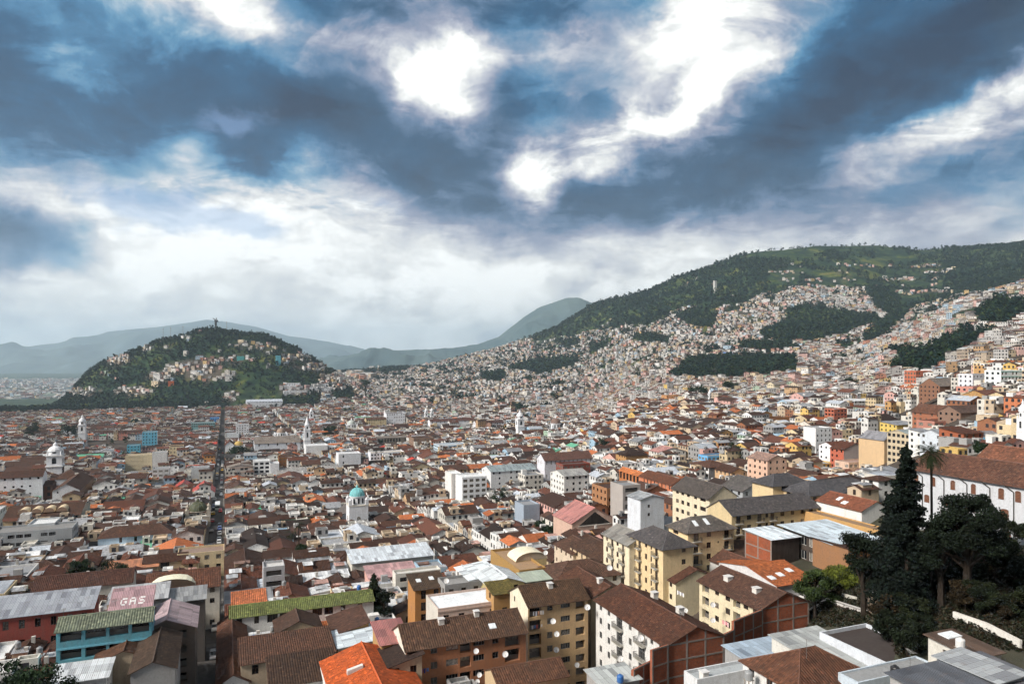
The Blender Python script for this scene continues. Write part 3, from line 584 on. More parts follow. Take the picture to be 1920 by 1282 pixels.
VIEW = []        # (left column, right column, lowest row that should stay in sight, depth)
LM = []          # (phrase, px, py) of buildings other labels may refer to
KINDN = {}
def house(name, label, cat, a, z, lv, lu, h=None, roof='gable', rise=1.8, axis='v', wall='white', rc='brown', rm=None, ang=0.0, det=2, st=2.7, front=None, left=None, right=None, back=None,
          ww=1.15, wh=1.25, gap=2.9, tone='b', oh=.45, wm='stucco', gm=None, gc=None, base=None, par=.7, group=None, chim=(), sky=(), lm=None, drop=.12, parts=True, bands=None):
    """a: front-left corner; the front runs along V for lv metres, the sides run back along U for lu metres; z is the eave"""
    ca, sa = math.cos(ang), math.sin(ang); Vd = Vector((V.x*ca-V.y*sa, V.x*sa+V.y*ca)); Ud = Vector((-Vd.y, Vd.x)); a = Vector(a)
    P = lambda p, q_, zz=0.0: (a.x+Vd.x*p+Ud.x*q_, a.y+Vd.y*p+Ud.y*q_, zz)
    cs = [P(0, 0), P(lv, 0), P(lv, lu), P(0, lu)]
    FOOT.append([(c[0], c[1]) for c in cs])
    zb = min(Tf(c[0], c[1]) for c in cs)-.6 if base is None else base
    if h is not None and base is None: zb = min(zb, z-h)
    wc = WALLS[wall] if isinstance(wall, str) else wall
    jit = random.uniform(.9, 1.06); wc = tuple(c*jit for c in wc)
    rmat, rcol = ROOFS[rc] if isinstance(rc, str) else ('tile', rc)
    if rm: rmat = rm
    jit = random.uniform(.85, 1.15); rcol = tuple(c*jit for c in rcol)
    org = P(lv/2, lu/2, zb)
    root = thing(name, label, cat, org, group)
    mb = MB(); flat = roof in ('flat', 'deck', 'vault'); ztop = z+(par if flat else 0)
    defs = {'front': (P(0, 0), Vd, lv, front), 'left': (P(0, lu), -Ud, lu, left), 'right': (P(lv, 0), Ud, lu, right), 'back': (P(lv, lu), -Vd, lv, back)}
    todo = []
    for key, (o, d, L, spec) in defs.items():
        o = Vector(o[:2]); n = Vector((d.y, -d.x)); mid = o+d*L/2; vis = (-mid).dot(n) > 0
        m_, c_ = (wm, wc)
        if gm and key in gm: m_, c_ = gm[key]
        cols = []
        if spec is None and vis and m_ != 'brick':
            k = max(1, int(L/gap)) if L > 2.2 else 0; spec = [('w', (i+.5)*L/k, ww, wh) for i in range(k)]
            if L < 2.2: spec = []
        for e in (spec or []):
            ty, s, w_, hh = e[:4]; dz = e[4] if len(e) > 4 else 0; dp = {'w': .2, 'd': .25, 'o': .9, 'b': .25, 's': .25}[ty]
            if s-w_/2 < .15 or s+w_/2 > L-.15: continue
            ops = []; zt = z-.42-dz; i = 0
            while zt-hh > zb+.5 and i < 9:
                if random.random() > drop or ty in 'ob':
                    ops.append((zt-hh, zt, dp)); todo.append((ty, o, d, n, s, w_, zt-hh, hh, dp))
                zt -= st; i += 1
            cols.append((s-w_/2, s+w_/2, ops))
        cols.sort(); ok = []
        for c in cols:
            if not ok or c[0] > ok[-1][1]+.1: ok.append(c)
        bad = [c for c in cols if c not in ok]
        for c in bad: todo = [x for x in todo if not (x[1] == o and x[2] == d and abs(x[4]-(c[0]+c[1])/2) < 1e-4)]
        facade(mb, o, d, L, zb, ztop, ok, c_, m_, glass=det < 1)
        if m_ == 'brick' and vis:       # the concrete frame that shows in a bare brick wall
            for s in np.linspace(0, L-.35, max(2, int(L/3.8)+1)): mb.box((*(o+d*s), zb), (*(d*.35), 0), (*(n*.05), 0), (0, 0, z-zb+(rise*(1-abs(2*(s+.17)/L-1)) if roof == 'gable' and ((axis == 'u') == (key in ('front', 'back'))) else 0)), (.24, .21, .19), 'plain')
            zz = z-.25
            while zz > zb+1: mb.box((*(o+n*.003), zz), (*(d*L), 0), (*(n*.055), 0), (0, 0, .28), (.22, .19, .17), 'plain'); zz -= st
        if bands and key in bands:
            zz = z-.05
            while zz > zb+1: mb.box((*o, zz-.3), (*(d*L), 0), (*(n*.12), 0), (0, 0, .3), bands[key], 'plain'); zz -= st
    g_of = lambda key: (gm[key] if gm and key in gm else (wm, wc))
    if roof == 'gable':
        if axis == 'v':
            for key, p in (('left', 0), ('right', lv)): mb.face([P(p, 0, z), P(p, lu, z), P(p, lu/2, z+rise-.02)], g_of(key)[1], g_of(key)[0])
        else:
            for key, q_ in (('front', 0), ('back', lu)): mb.face([P(0, q_, z), P(lv, q_, z), P(lv/2, q_, z+rise-.02)], g_of(key)[1], g_of(key)[0], [(0, 0), (lv, 0), (lv/2, rise)])
    elif roof == 'shed':
        hi = {'v': [(0, lu), (lv, lu)], 'u': [(lv, 0), (lv, lu)]}[axis]
        if axis == 'v':
            mb.face([P(0, lu, z), P(lv, lu, z), P(lv, lu, z+rise), P(0, lu, z+rise)], wc, wm)
            for p in (0, lv): mb.face([P(p, 0, z), P(p, lu, z), P(p, lu, z+rise)], wc, wm)
        else:
            mb.face([P(lv, 0, z), P(lv, lu, z), P(lv, lu, z+rise), P(lv, 0, z+rise)], wc, wm)
            for q_ in (0, lu): mb.face([P(0, q_, z), P(lv, q_, z), P(lv, q_, z+rise)], wc, wm)
    if flat:
        tk = .22; I = [(tk, tk), (lv-tk, tk), (lv-tk, lu-tk), (tk, lu-tk)]; O = [(0, 0), (lv, 0), (lv, lu), (0, lu)]
        for k in range(4):
            l = (k+1) % 4
            mb.face([P(*O[k], ztop), P(*O[l], ztop), P(*I[l], ztop), P(*I[k], ztop)], wc, wm)
            mb.face([P(*I[k], ztop), P(*I[l], ztop), P(*I[l], z), P(*I[k], z)], wc, wm)
    mb.build('wall', root, org)
    rb = MB(); sl_ = .0
    if roof == 'gable':
        if axis == 'v':
            k = rise/(lu/2); zo = z-oh*k; g = .3
            rb.slab([P(-g, -oh, zo), P(lv+g, -oh, zo), P(lv+g, lu/2, z+rise), P(-g, lu/2, z+rise)], .13, rcol, rmat)
            rb.slab([P(lv+g, lu+oh, zo), P(-g, lu+oh, zo), P(-g, lu/2, z+rise), P(lv+g, lu/2, z+rise)], .13, rcol, rmat)
            rb.tube(P(-g, lu/2, z+rise), P(lv+g, lu/2, z+rise), .14, .14, tuple(c*1.25 for c in rcol), 'plain', 5)
        else:
            k = rise/(lv/2); zo = z-oh*k; g = .3
            rb.slab([P(-oh, lu+g, zo), P(-oh, -g, zo), P(lv/2, -g, z+rise), P(lv/2, lu+g, z+rise)], .13, rcol, rmat)
            rb.slab([P(lv+oh, -g, zo), P(lv+oh, lu+g, zo), P(lv/2, lu+g, z+rise), P(lv/2, -g, z+rise)], .13, rcol, rmat)
            rb.tube(P(lv/2, -g, z+rise), P(lv/2, lu+g, z+rise), .14, .14, tuple(c*1.25 for c in rcol), 'plain', 5)
    elif roof == 'hip':
        s = min(lv, lu)/2; k = rise/s; zo = z-oh*k; A, B, C, D_ = P(-oh, -oh, zo), P(lv+oh, -oh, zo), P(lv+oh, lu+oh, zo), P(-oh, lu+oh, zo)
        if lv >= lu: r0, r1 = P(s, lu/2, z+rise), P(lv-s, lu/2, z+rise)
        else: r0, r1 = P(lv/2, s, z+rise), P(lv/2, lu-s, z+rise)
        if lv-lu > .1: fs = [[A, B, r1, r0], [B, C, r1], [C, D_, r0, r1], [D_, A, r0]]
        elif lu-lv > .1: fs = [[A, B, r0], [B, C, r1, r0], [C, D_, r1], [D_, A, r0, r1]]
        else: fs = [[A, B, r0], [B, C, r0], [C, D_, r0], [D_, A, r0]]
        for f_ in fs: rb.slab(f_, .13, rcol, rmat)
        for c, r in ((A, r0), (B, r1 if lv >= lu else r0), (C, r1), (D_, r0 if lv >= lu else r1)): rb.tube(c, r, .1, .1, tuple(c_*1.3 for c_ in rcol), 'plain', 4)
    elif roof == 'shed':
        k = rise/(lu if axis == 'v' else lv); e = oh*k
        if axis == 'v': rb.slab([P(-oh, -oh, z-e), P(lv+oh, -oh, z-e), P(lv+oh, lu+oh, z+rise+e), P(-oh, lu+oh, z+rise+e)], .1, rcol, rmat)
        else: rb.slab([P(-oh, lu+oh, z-e), P(-oh, -oh, z-e), P(lv+oh, -oh, z+rise+e), P(lv+oh, lu+oh, z+rise+e)], .1, rcol, rmat)
    elif roof in ('flat', 'deck', 'vault'):
        t_ = .225; rb.face([P(t_, t_, z+.05), P(lv-t_, t_, z+.05), P(lv-t_, lu-t_, z+.05), P(t_, lu-t_, z+.05)], rcol, 'deck' if rm is None else rm)
        if roof == 'deck':   # a metal sheet roof lying inside the parapets
            rb.slab([P(.5, .5, z+par*.7), P(lv-.5, .5, z+par*.7), P(lv-.5, lu-.5, z+par*.7+rise), P(.5, lu-.5, z+par*.7+rise)], .08, rcol, rmat)
    rb.build('roof', root, org)
    for (p, q_, s) in chim:     # small roof boxes standing out of the tiles
        k = rise/((lu if axis == 'v' else lv)/2); zz = z+rise-abs((q_-lu/2) if axis == 'v' else (p-lv/2))*k if not flat else z
        c = MB(); c.box(P(p, q_, zz-.5), (Vd.x*s, Vd.y*s, 0), (Ud.x*s, Ud.y*s, 0), (0, 0, 1.5), (.62, .6, .57), 'stucco'); c.box(P(p-.12, q_-.12, zz+1.002), (Vd.x*(s+.24), Vd.y*(s+.24), 0), (Ud.x*(s+.24), Ud.y*(s+.24), 0), (0, 0, .12), (.6, .6, .6), 'plain')
        c.build('chimney', root, org)
    for (p, q_, s, s2) in sky:
        c = MB()
        def zr(pp, qq):
            if roof == 'shed': return z+(qq/lu if axis == 'v' else pp/lv)*rise
            k = rise/((lu if axis == 'v' else lv)/2); return z+rise-abs((qq-lu/2) if axis == 'v' else (pp-lv/2))*k
        c.slab([P(p, q_, zr(p, q_)+.14), P(p+s, q_, zr(p+s, q_)+.14), P(p+s, q_+s2, zr(p+s, q_+s2)+.14), P(p, q_+s2, zr(p, q_+s2)+.14)], .12, (.70, .74, .78), 'plain'); c.build('skylight', root, org)
    if det >= 1:
        cnt = 0
        for ty, o, d, n, s, w_, z0, hh, dp in todo:
            if cnt >= 96: break
            cnt += 1
            fm, pm = win_mesh(w_, hh, {'w': 'win', 'd': 'door', 'b': 'door', 'o': 'open', 's': 'win'}[ty], tone)
            c = o+d*(s-w_/2)-n*(dp-.02); rz = math.atan2(d.y, d.x); wo = place('window' if ty in 'wso' else 'balcony_door', fm, root, (c.x, c.y, z0), rz, org)
            if det >= 2: place('pane', pm, wo, (0, 0, 0), 0, (0, 0, 0))
            else:
                pp = place('pane', pm, wo, (0, 0, 0), 0, (0, 0, 0))
            if ty == 'b':
                bm = bal_mesh(w_+.9, .85, False); c = o+d*(s-w_/2-.45)+n*.004; place('balcony', bm, root, (c.x, c.y, z0), rz, org)
    cx_, cy_, cz = P(lv/2, lu/2, z)
    if lm: LM.append((lm, *project(cx_, cy_, cz)))
    root['_c'] = 0; del root['_c']
    return dict(root=root, P=P, U=Ud, V=Vd, z=z, zb=zb, org=org, lv=lv, lu=lu)
CR = {'K2': (0, 880, 3.19), 'K3': (400, 880, 3.19), 'K4': (720, 960, 3.981), 'K5': (1080, 960, 3.981), 'K6': (1440, 880, 3.19), 'M1': (500, 680, 3.429), 'M2': (1000, 680, 3.77), 'M3': (1400, 680, 3.692),
      'H1': (900, 420, 3.692), 'H2': (1380, 420, 3.556), 'P6': (80, 580, 3.2), 'L1': (0, 560, 2.914), 'A': (0, 760, 5.99), 'B': (300, 760, 5.99), 'I': (0, 0, 1)}
def pxy(cr, x, y): c = CR[cr]; return c[0]+x/c[2], c[1]+y/c[2]
def Hs(label, cr, x, y, Y, lv, lu, h, anchor='fl', name='house', cat='house', **k):
    """a building whose eave corner is seen at crop position (x, y); Y is its depth, or None to let the ground decide"""
    px, py = pxy(cr, x, y)
    if Y is None: Y = hit(px, py, h)
    X, _, z = P2(px, py, Y); a = Vector((X, Y)); an = k.get('ang', 0.0)
    ca, sa = math.cos(an), math.sin(an); Vd = Vector((V.x*ca-V.y*sa, V.x*sa+V.y*ca)); Ud = Vector((-Vd.y, Vd.x))
    if anchor == 'fr': a = a-Vd*lv
    if anchor == 'bl': a = a-Ud*lu
    r = house(name, label, cat, a, z, lv, lu, h, **k)
    if Y < 260 or k.get('lm'):
        q3 = [project(*r['P'](p, q_, z)) for p, q_ in ((0, 0), (lv, 0), (0, lu))]; VIEW.append((min(c[0] for c in q3)+2, max(c[0] for c in q3)-2, max(c[1] for c in q3)+.55*min(h or 6, 12)/Y*FP, a.y))
    return r
def Mb(label, cr, x0, x1, yb, htop, lu, name='house', cat='house', extra=0.0, **k):
    """a building whose front runs from column x0 to x1, foot at row yb and eave at row htop (all in the crop)"""
    p0, pb = pxy(cr, x0, yb); p1, pt = pxy(cr, x1, htop); an = k.get('ang', 0.0)
    ca, sa = math.cos(an), math.sin(an); Vd = Vector((V.x*ca-V.y*sa, V.x*sa+V.y*ca))
    Y = k.pop('Y', None) or hit(p0, pb, 0); X, _, _z = P2(p0, pb, Y); k_ = (p1-CX)/FP; lv = (k_*Y-X)/(Vd.x-Vd.y*k_); z = EYE-(pt-HY)/FP*Y
    VIEW.append((p0, p1, pb, Y)); return house(name, label, cat, (X, Y), z, lv, lu, None, **k)
# ---------------------------------------------------------------- the named buildings, near ones first
cream, yel = (.70, .62, .46), (.70, .55, .33)
apt = dict(name='apartment_building', cat='apartment building')
# white block with the bare brick gable
WB = Hs('white apartment block with black railed balconies and a brown tiled roof', 'K5', 680, 990, 121, 11.8, 25, 19, st=2.75, roof='gable', axis='u', rise=2.3, wall='white', rc=(.095, .042, .028), front=[], gm={'front': ('brick', (1, .95, .9))}, tone='g',
   left=[('w', 2.0, 1.0, 1.3), ('w', 5.2, 1.0, 1.3), ('b', 9.2, 2.2, 2.1, .25), ('w', 13.1, 1.0, 1.3), ('b', 17.0, 2.2, 2.1, .25), ('w', 20.3, .9, 1.2), ('w', 23.0, .9, 1.2)], oh=.6, chim=[(8, 8, 1.1), (9, 18, 1.1)], lm='the white balconied apartment block', drop=0, **apt)
CB = Hs('long cream apartment block ending in a tall bare red brick gable wall', 'K5', 1385, 718, 138, 11.8, 19.5, 16, st=2.75, roof='gable', axis='u', rise=2.4, wall=(.70, .62, .44), rc=(.075, .04, .03), front=[], gm={'front': ('brick', (1.1, 1, .95))}, tone='b',
   left=[('o', 2.2, 2.3, 1.9), ('w', 6.0, 1.3, 1.2), ('w', 9.5, 1.5, 1.3), ('o', 12.3, 2.2, 1.9), ('w', 15.0, 1.4, 1.2), ('w', 17.6, 1.1, 1.2)], oh=.7, chim=[(2.6, 4.5, 1.3), (2.4, 13, 1.4)], lm='the long cream block with the brick gable', drop=0, **apt)
Hs('cream apartment wing with brown roof joined behind the long brick-gabled block', 'K5', 745, 520, 158, 11.0, 8.5, 16, st=2.75, roof='gable', axis='u', rise=2.2, wall=(.70, .62, .44), rc=(.09, .042, .03), front=[], left=[('o', 2.0, 1.8, 1.9), ('w', 4.4, 1.0, 1.2), ('w', 6.6, 1.0, 1.2)], oh=.5, chim=[(3, 4, 1.1)], drop=0, **apt)
# bare brick party walls stepping between the two blocks
def brick_wall(label, cr, pts, Y0, Y1, zb, thick=.5):
    px0, py0 = pxy(cr, *pts[0]); px1, py1 = pxy(cr, *pts[-1]); a, b = Vector(P2(px0, py0, Y0)), Vector(P2(px1, py1, Y1))
    root = thing('brick_wall', label, 'wall', (a.x, a.y, zb)); mb = MB(); fr = MB(); d = Vector((b.x-a.x, b.y-a.y)); L = d.length; d.normalize(); n = Vector((d.y, -d.x)); zt = (a.z+b.z)/2
    mb.box((a.x, a.y, zb), (d.x*L, d.y*L, 0), (-n.x*thick, -n.y*thick, 0), (0, 0, zt-zb), (1, .92, .88), 'brick')
    o = Vector((a.x, a.y)); FOOT.append([tuple(o), tuple(o+d*L), tuple(o+d*L-n*2), tuple(o-n*2)])
    for s in np.linspace(0, L-.35, max(2, round(L/3.6)+1)): fr.box((*(o+d*s), zb), (*(d*.35), 0), (*(n*.05), 0), (0, 0, zt-zb+.05), (.24, .21, .19), 'plain')
    zz = zt-.1
    while zz > zb+1: fr.box((*(o+n*.003), zz), (*(d*L), 0), (*(n*.055), 0), (0, 0, .25), (.22, .19, .17), 'plain'); zz -= 2.8
    mb.build('brickwork', root, (a.x, a.y, zb)); fr.build('concrete_frame', root, (a.x, a.y, zb))
brick_wall('bare red brick wall with concrete posts between the white block and the cream block', 'K5', [(1085, 915), (1180, 893)], 125.6, 128.5, 14)
brick_wall('bare red brick party wall with concrete frame at the foot of the long cream block', 'K5', [(1178, 795), (1395, 750)], 131.5, 137.5, 13)
brick_wall('low bare brick wall under the corner of the white balconied block', 'K5', [(430, 1160), (575, 1128)], 117, 120.8, 9)
brick_wall('tall bare brick wall beside the gable of the white balconied block', 'K5', [(568, 1025), (690, 1000)], 118.5, 120.6, 9)
# tan and orange brick apartment blocks
Hs('tan apartment block with white end wall, dark loggias and laundry', 'K4', 1075, 692, 140, 13.2, 9.5, 19, st=2.72, roof='gable', axis='v', rise=2.4, wall=(.52, .36, .20), rc=(.085, .05, .032), gm={'left': ('stucco', (.72, .66, .52))}, left=[('w', 2.5, .7, 1.1)],
   front=[('o', 1.55, 2.5, 2.1), ('w', 4.7, 1.2, 1.25), ('w', 8.1, 2.1, 1.15), ('o', 11.4, 2.0, 1.6)], oh=.7, chim=[(5.8, 3, 1.0)], lm='the tan apartment block', drop=0, tone='g', **apt)
Hs('orange brick apartment block with two roof boxes and dark loggias', 'K4', 160, 1015, 124, 22.6, 9.5, 18, st=2.7, roof='gable', axis='v', rise=2.5, wall=(.42, .185, .095), rc=(.085, .05, .035), wm='stucco', gm={'left': ('stucco', (.70, .66, .58))}, left=[('w', 2.4, .6, 1.0)],
   front=[('o', 1.6, 2.7, 2.0), ('w', 5.1, 1.2, 1.25), ('w', 8.4, 2.2, 1.15), ('o', 10.9, 2.0, 1.9), ('w', 13.4, 2.1, 1.1), ('w', 16.6, 1.2, 1.2), ('o', 19.9, 2.9, 2.2)], oh=.7, chim=[(7, 3.4, 1.0), (14, 4, .9)], sky=[(16, 1.2, 1.3, 1.0)], lm='the orange brick apartment block', drop=0, tone='g', **apt)
Hs('brown tiled roof filling the corner between the tan and the white apartment blocks', 'K4', 1545, 640, 147, 9, 15, 17, roof='gable', axis='u', rise=2.0, wall=(.6, .5, .35), rc=(.095, .045, .03), front=[], left=[], chim=[(3.5, 3, 1.0)], **apt)
Hs('white flat-roofed mansion with pale pink front and carved cornice', 'K4', 402, 738, 150, 14.5, 9.5, 10, roof='flat', wall=(.62, .48, .42), rc=(.72, .76, .80), par=.5, st=3.6, front=[('w', 1.8, 1.3, 2.0, .6), ('w', 5.2, 1.3, 2.0, .6), ('w', 8.8, 1.3, 2.0, .6), ('w', 12.2, 1.3, 2.0, .6)], gm={'left': ('stucco', (.55, .52, .47))}, left=[], name='mansion', cat='house', lm='the white flat-roofed mansion', bands={'front': (.5, .38, .33)})
Hs('house with brown shed roof, two skylights and a tall ochre side wall', 'K4', 232, 578, 165, 7.5, 7, 9, roof='shed', axis='v', rise=1.5, wall=(.42, .20, .07), rc=(.075, .05, .035), front=[('d', 2, 1.2, 2.0), ('d', 5, 1.2, 2.0)], left=[], sky=[(1.2, 3.0, 1.1, 1.4), (4.4, 3.4, 1.1, 1.4)], lm='the ochre-walled house')
Hs('bright white sheet metal roof over a courtyard behind the mansion', 'K4', 640, 505, 168, 7.5, 11, 6, roof='shed', axis='u', rise=.8, wall='white', rc=(.70, .76, .80), rm='metal_sheet', lm='the white metal roofs')
Hs('white metal roof with raised front gable and yellow-tinted wall', 'K4', 790, 548, 162, 8.5, 11, 7, roof='gable', axis='u', rise=1.5, wall=(.5, .42, .2), rc=(.68, .74, .78), rm='metal_sheet')
Hs('low grey concrete building with a parapet behind the white flat-roofed mansion', 'K4', 455, 565, 164, 9, 6, 7, roof='flat', wall='grey', rc=(.25, .25, .25))
Hs('narrow house with a faded pink sheet roof beside the orange brick block', 'K4', -20, 985, 128, 5, 8, 10, roof='shed', axis='v', rise=1.2, wall='ochre', rc=(.33, .13, .12), rm='metal_sheet', left=[])
Hs('dark tiled roof tucked between the orange gabled house and the orange brick block', 'K4', 25, 1155, 121, 6, 8, 10, roof='shed', axis='u', rise=1.4, wall='beige', rc='dark brown')
Hs('brown brick building with long plain yellow-brown wall', 'K4', 1010, 455, 172, 7, 20, 9, roof='flat', wall=(.38, .23, .08), rc=(.30, .20, .12), left=[], front=[], name='workshop', cat='building', lm='the long yellow-brown brick wall')
h_ = Hs('small house under a cream barrel vault roof', 'K4', 985, 372, 181, 8.5, 5.5, 8, roof='flat', par=.1, wall=(.55, .42, .22), rc=(.6, .5, .3), front=[], left=[], lm='the cream vaulted roof')
mb = MB(); P = h_['P']
for i in range(10):
    a0, a1 = math.pi*i/10, math.pi*(i+1)/10; f_ = lambda a, qq: P(4.25-4.4*math.cos(a), qq, h_['z']+.15+2.0*math.sin(a))
    mb.face([f_(a0, -.3), f_(a0, 5.8), f_(a1, 5.8), f_(a1, -.3)], (.74, .68, .52), 'plain')
    mb.face([P(4.25, 0, h_['z']+.15), f_(a0, 0), f_(a1, 0)], (.5, .4, .3), 'stucco')
mb.build('vault', h_['root'], h_['org'])
Hs('big brown hipped roof over white walls in front of the beige row', 'K4', 1290, 515, 166, 17, 12, 7, roof='hip', rise=2.6, wall='white', rc=(.085, .048, .036), lm='the big brown hipped roof')
Hs('small green-grey lean-to roof beside the big hipped roof', 'K4', 1065, 515, 165, 6, 5, 5, roof='shed', axis='v', rise=.5, wall='grey', rc=(.40, .46, .38), rm='metal_sheet')
Hs('olive-roofed low shed under the end wall of the tan apartment block', 'K4', 820, 610, 153, 5, 5, 5, roof='shed', axis='v', rise=1.0, wall='ochre', rc=(.12, .10, .035))
# hill-side yellow apartments with grey tiled roofs
gry = (.085, .08, .085)
yk = dict(st=2.75, tone='b', oh=.7, drop=0, gap=3.0, **apt)
Hs('yellow four-storey block with grey hipped roof and narrow black balconies', 'K5', 650, 262, 160, 8.0, 14, 13, roof='hip', rise=2.4, wall=yel, rc=gry, front=[('w', 5.5, 1.1, 1.2)], left=[('w', 1.6, 1.0, 1.3), ('b', 4.2, 1.1, 2.0, .2), ('w', 7.0, .9, 1.3), ('w', 9.2, .6, 1.3), ('b', 11.3, 1.1, 2.0, .2)], lm='the yellow block with the grey hipped roof', **yk)
Hs('cream five-storey block with pale grey sheet roof and wooden windows', 'K5', 398, 238, 170, 8, 12.5, 15, roof='gable', axis='u', rise=1.8, wall=cream, rc=(.24, .23, .21), rm='metal_sheet', front=[], left=[('w', 1.8, 1.0, 1.3), ('b', 4.4, 1.1, 2.0, .2), ('w', 7.0, 1.0, 1.3), ('b', 9.6, 1.1, 2.0, .2)], lm='the cream block with the pale grey roof', **yk)
Hs('yellow block with grey hipped roof, two skylights and one long balcony side', 'K5', 835, 142, 172, 13.5, 8, 13, roof='hip', rise=2.4, wall=yel, rc=(.10, .09, .085), left=[('w', 3, 2.2, 1.3)], front=[('b', 2.4, 1.5, 2.0, .2), ('w', 6.1, 1.3, 1.4), ('w', 8.9, .5, .5), ('b', 11.4, 1.5, 2.0, .2)], sky=[(3.0, 1.1, 1.0, 1.6), (6.4, 1.2, 1.0, 1.8)], lm='the yellow block with skylights', **yk)
Hs('long cream apartment row under a long grey tiled roof with black balconies', 'M2', 1402, 1070, 185, 29, 10, 12, roof='gable', axis='v', rise=2.7, wall=(.62, .50, .30), rc=gry, left=[], front=[('b', 2.2, 1.4, 2.0, .2), ('w', 5.6, 1.4, 1.4), ('b', 9.0, 1.4, 2.0, .2), ('w', 11.4, .9, 1.3), ('b', 13.2, 1.3, 2.0, .2), ('w', 16.6, 1.4, 1.4), ('w', 20, 1.2, 1.3), ('w', 23.4, 1.2, 1.3), ('b', 26.4, 1.4, 2.0, .2)], lm='the long cream row with the grey roof', **yk)
Hs('cream gabled block with dark roof facing the terracotta house', 'M2', 1245, 952, 203, 9.5, 18, 13, roof='gable', axis='u', rise=3.0, wall=cream, rc=(.085, .075, .072), front=[('w', 3.0, 1.2, .8, 1.2), ('w', 5.0, 1.2, .8, 1.2)], left=[('w', 2.5, 1.4, 1.2), ('w', 5.2, 1.4, 1.2), ('w', 8, 1.4, 1.2), ('w', 11.5, 1.4, 1.2), ('w', 15, 2.6, 1.2)], lm='the cream gabled block', **yk)
Hs('long yellow apartment block with grey roof, furthest of the yellow group', 'K6', 245, 150, 205, 27, 11, 12, roof='hip', rise=2.8, wall=yel, rc=(.08, .08, .09), left=[('w', 3, 1.6, 1.3)], front=[('b', 2.2, 1.4, 2.0, .2), ('w', 7.0, 1.5, 1.4), ('b', 11, 1.5, 2.0, .2), ('w', 16, 1.6, 1.4), ('w', 20, 1.4, 1.3), ('w', 24.5, 1.6, 1.3)], lm='the long yellow block', **yk)
Hs('yellow apartment wing with grey roof turned toward the viewer', 'K6', 30, 92, 213, 14, 9, 12, roof='hip', rise=2.4, wall=yel, rc=(.08, .08, .09), left=[], front=[('w', 4, 1.6, 1.3), ('w', 7, 1.6, 1.3)], **yk)
Hs('terracotta-roofed house with white gable wall beside the dark conifer', 'K6', 560, 245, 183, 10, 15, 7, roof='gable', axis='u', rise=2.0, wall='white', rc=(.20, .075, .045), front=[], left=[], sky=[(.8, 6, 1.3, 1.6), (1.8, 9, 1.6, 1.2)], lm='the terracotta-roofed white house')
# beige terraces
Hs('beige terraced house with small dark windows and brown roof, second of the pair', 'K4', 1610, 368, 184, 13, 17, 9, roof='gable', axis='u', rise=2.0, wall=(.60, .46, .30), rc=(.08, .045, .032), st=3.2, ww=.9, wh=1.5, gap=2.6, front=[], lm='the beige terraced pair')
Hs('pale beige terraced house with row of square windows, first of the pair', 'K4', 1412, 312, 196, 12, 12, 8, roof='gable', axis='u', rise=1.8, wall=(.62, .52, .40), rc=(.085, .047, .034), st=3.2, ww=.8, wh=1.1, gap=2.8, front=[])
# brown roofs and the orange roof behind the cream block
Hs('long brown tiled roof ending in a small white gable with two windows', 'K5', 1252, 452, 163, 7.5, 26, 10, roof='gable', axis='u', rise=2.0, wall='white', rc=(.09, .045, .033), front=[('w', 2.6, .9, 1.1, -.5), ('w', 4.7, .9, 1.1, -.5)], left=[], lm='the small white gable')
Hs('wide brown tiled roof with curved edge beyond the small white gable', 'K5', 1130, 365, 172, 14, 14, 8, roof='gable', axis='v', rise=2.6, wall='ochre', rc=(.085, .05, .037), front=[])
Hs('orange tiled roof with three white skylights', 'K5', 1500, 545, 150, 10.5, 19, 8, roof='gable', axis='v', rise=1.7, wall=(.6, .6, .62), rc='orange', rm='tile', front=[('d', 3.2, 1.6, 2.0), ('w', 6.5, 1.0, 1.2), ('w', 8.8, .8, 1.2)], left=[], sky=[(.6, 2.2, 1.4, 1.6), (3.6, 3.0, 1.4, 1.6), (7.2, 4.2, 1.4, 1.6)], lm='the orange roof with skylights')
Hs('dark brown lean-to roof with one white skylight beside the orange roof', 'K5', 1700, 560, 151, 6, 15, 7, roof='shed', axis='u', rise=-.8, wall='white', rc=(.07, .045, .032), sky=[(3.2, 6, 1.6, 1.6)], left=[])
# the sheet-roofed courtyard house
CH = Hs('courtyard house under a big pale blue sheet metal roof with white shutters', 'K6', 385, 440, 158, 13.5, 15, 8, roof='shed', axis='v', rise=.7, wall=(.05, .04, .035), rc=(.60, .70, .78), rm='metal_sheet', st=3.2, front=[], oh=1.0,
   left=[('w', 2.2, 1.6, 2.0), ('w', 4.4, 1.6, 2.0), ('w', 6.6, 1.6, 2.0), ('w', 9.0, 1.6, 2.0), ('w', 11.5, 1.4, 2.0)], tone='w', lm='the pale blue sheet metal roof')  # wall colour near black for the shade under the sheet roof
Hs('canopy of pale sheet metal over a dark open shed with an orange side wall', 'K6', 22, 418, 163, 8.0, 9, 6, roof='shed', axis='v', rise=.4, wall=(.04, .032, .028), gm={'left': ('brick', (1, .9, .8))}, rc=(.66, .74, .80), rm='metal_sheet', front=[], left=[])  # closed walls coloured near black to stand for the shade inside the shed
Hs('orange brick courtyard wing with lean-to tiled roof beside the sheet metal roof', 'K6', 480, 470, 153, 8, 10, 8, roof='shed', axis='u', rise=-1.2, wall=(.27, .14, .07), rc='brown', front=[], left=[], base=None, lm='the orange brick courtyard wing')
Hs('long ochre parapet building behind the sheet metal roof', 'K6', 660, 372, 172, 4, 25, 6, anchor='fl', roof='flat', par=.3, wall=(.50, .30, .12), rc=(.3, .2, .12), left=[], front=[])
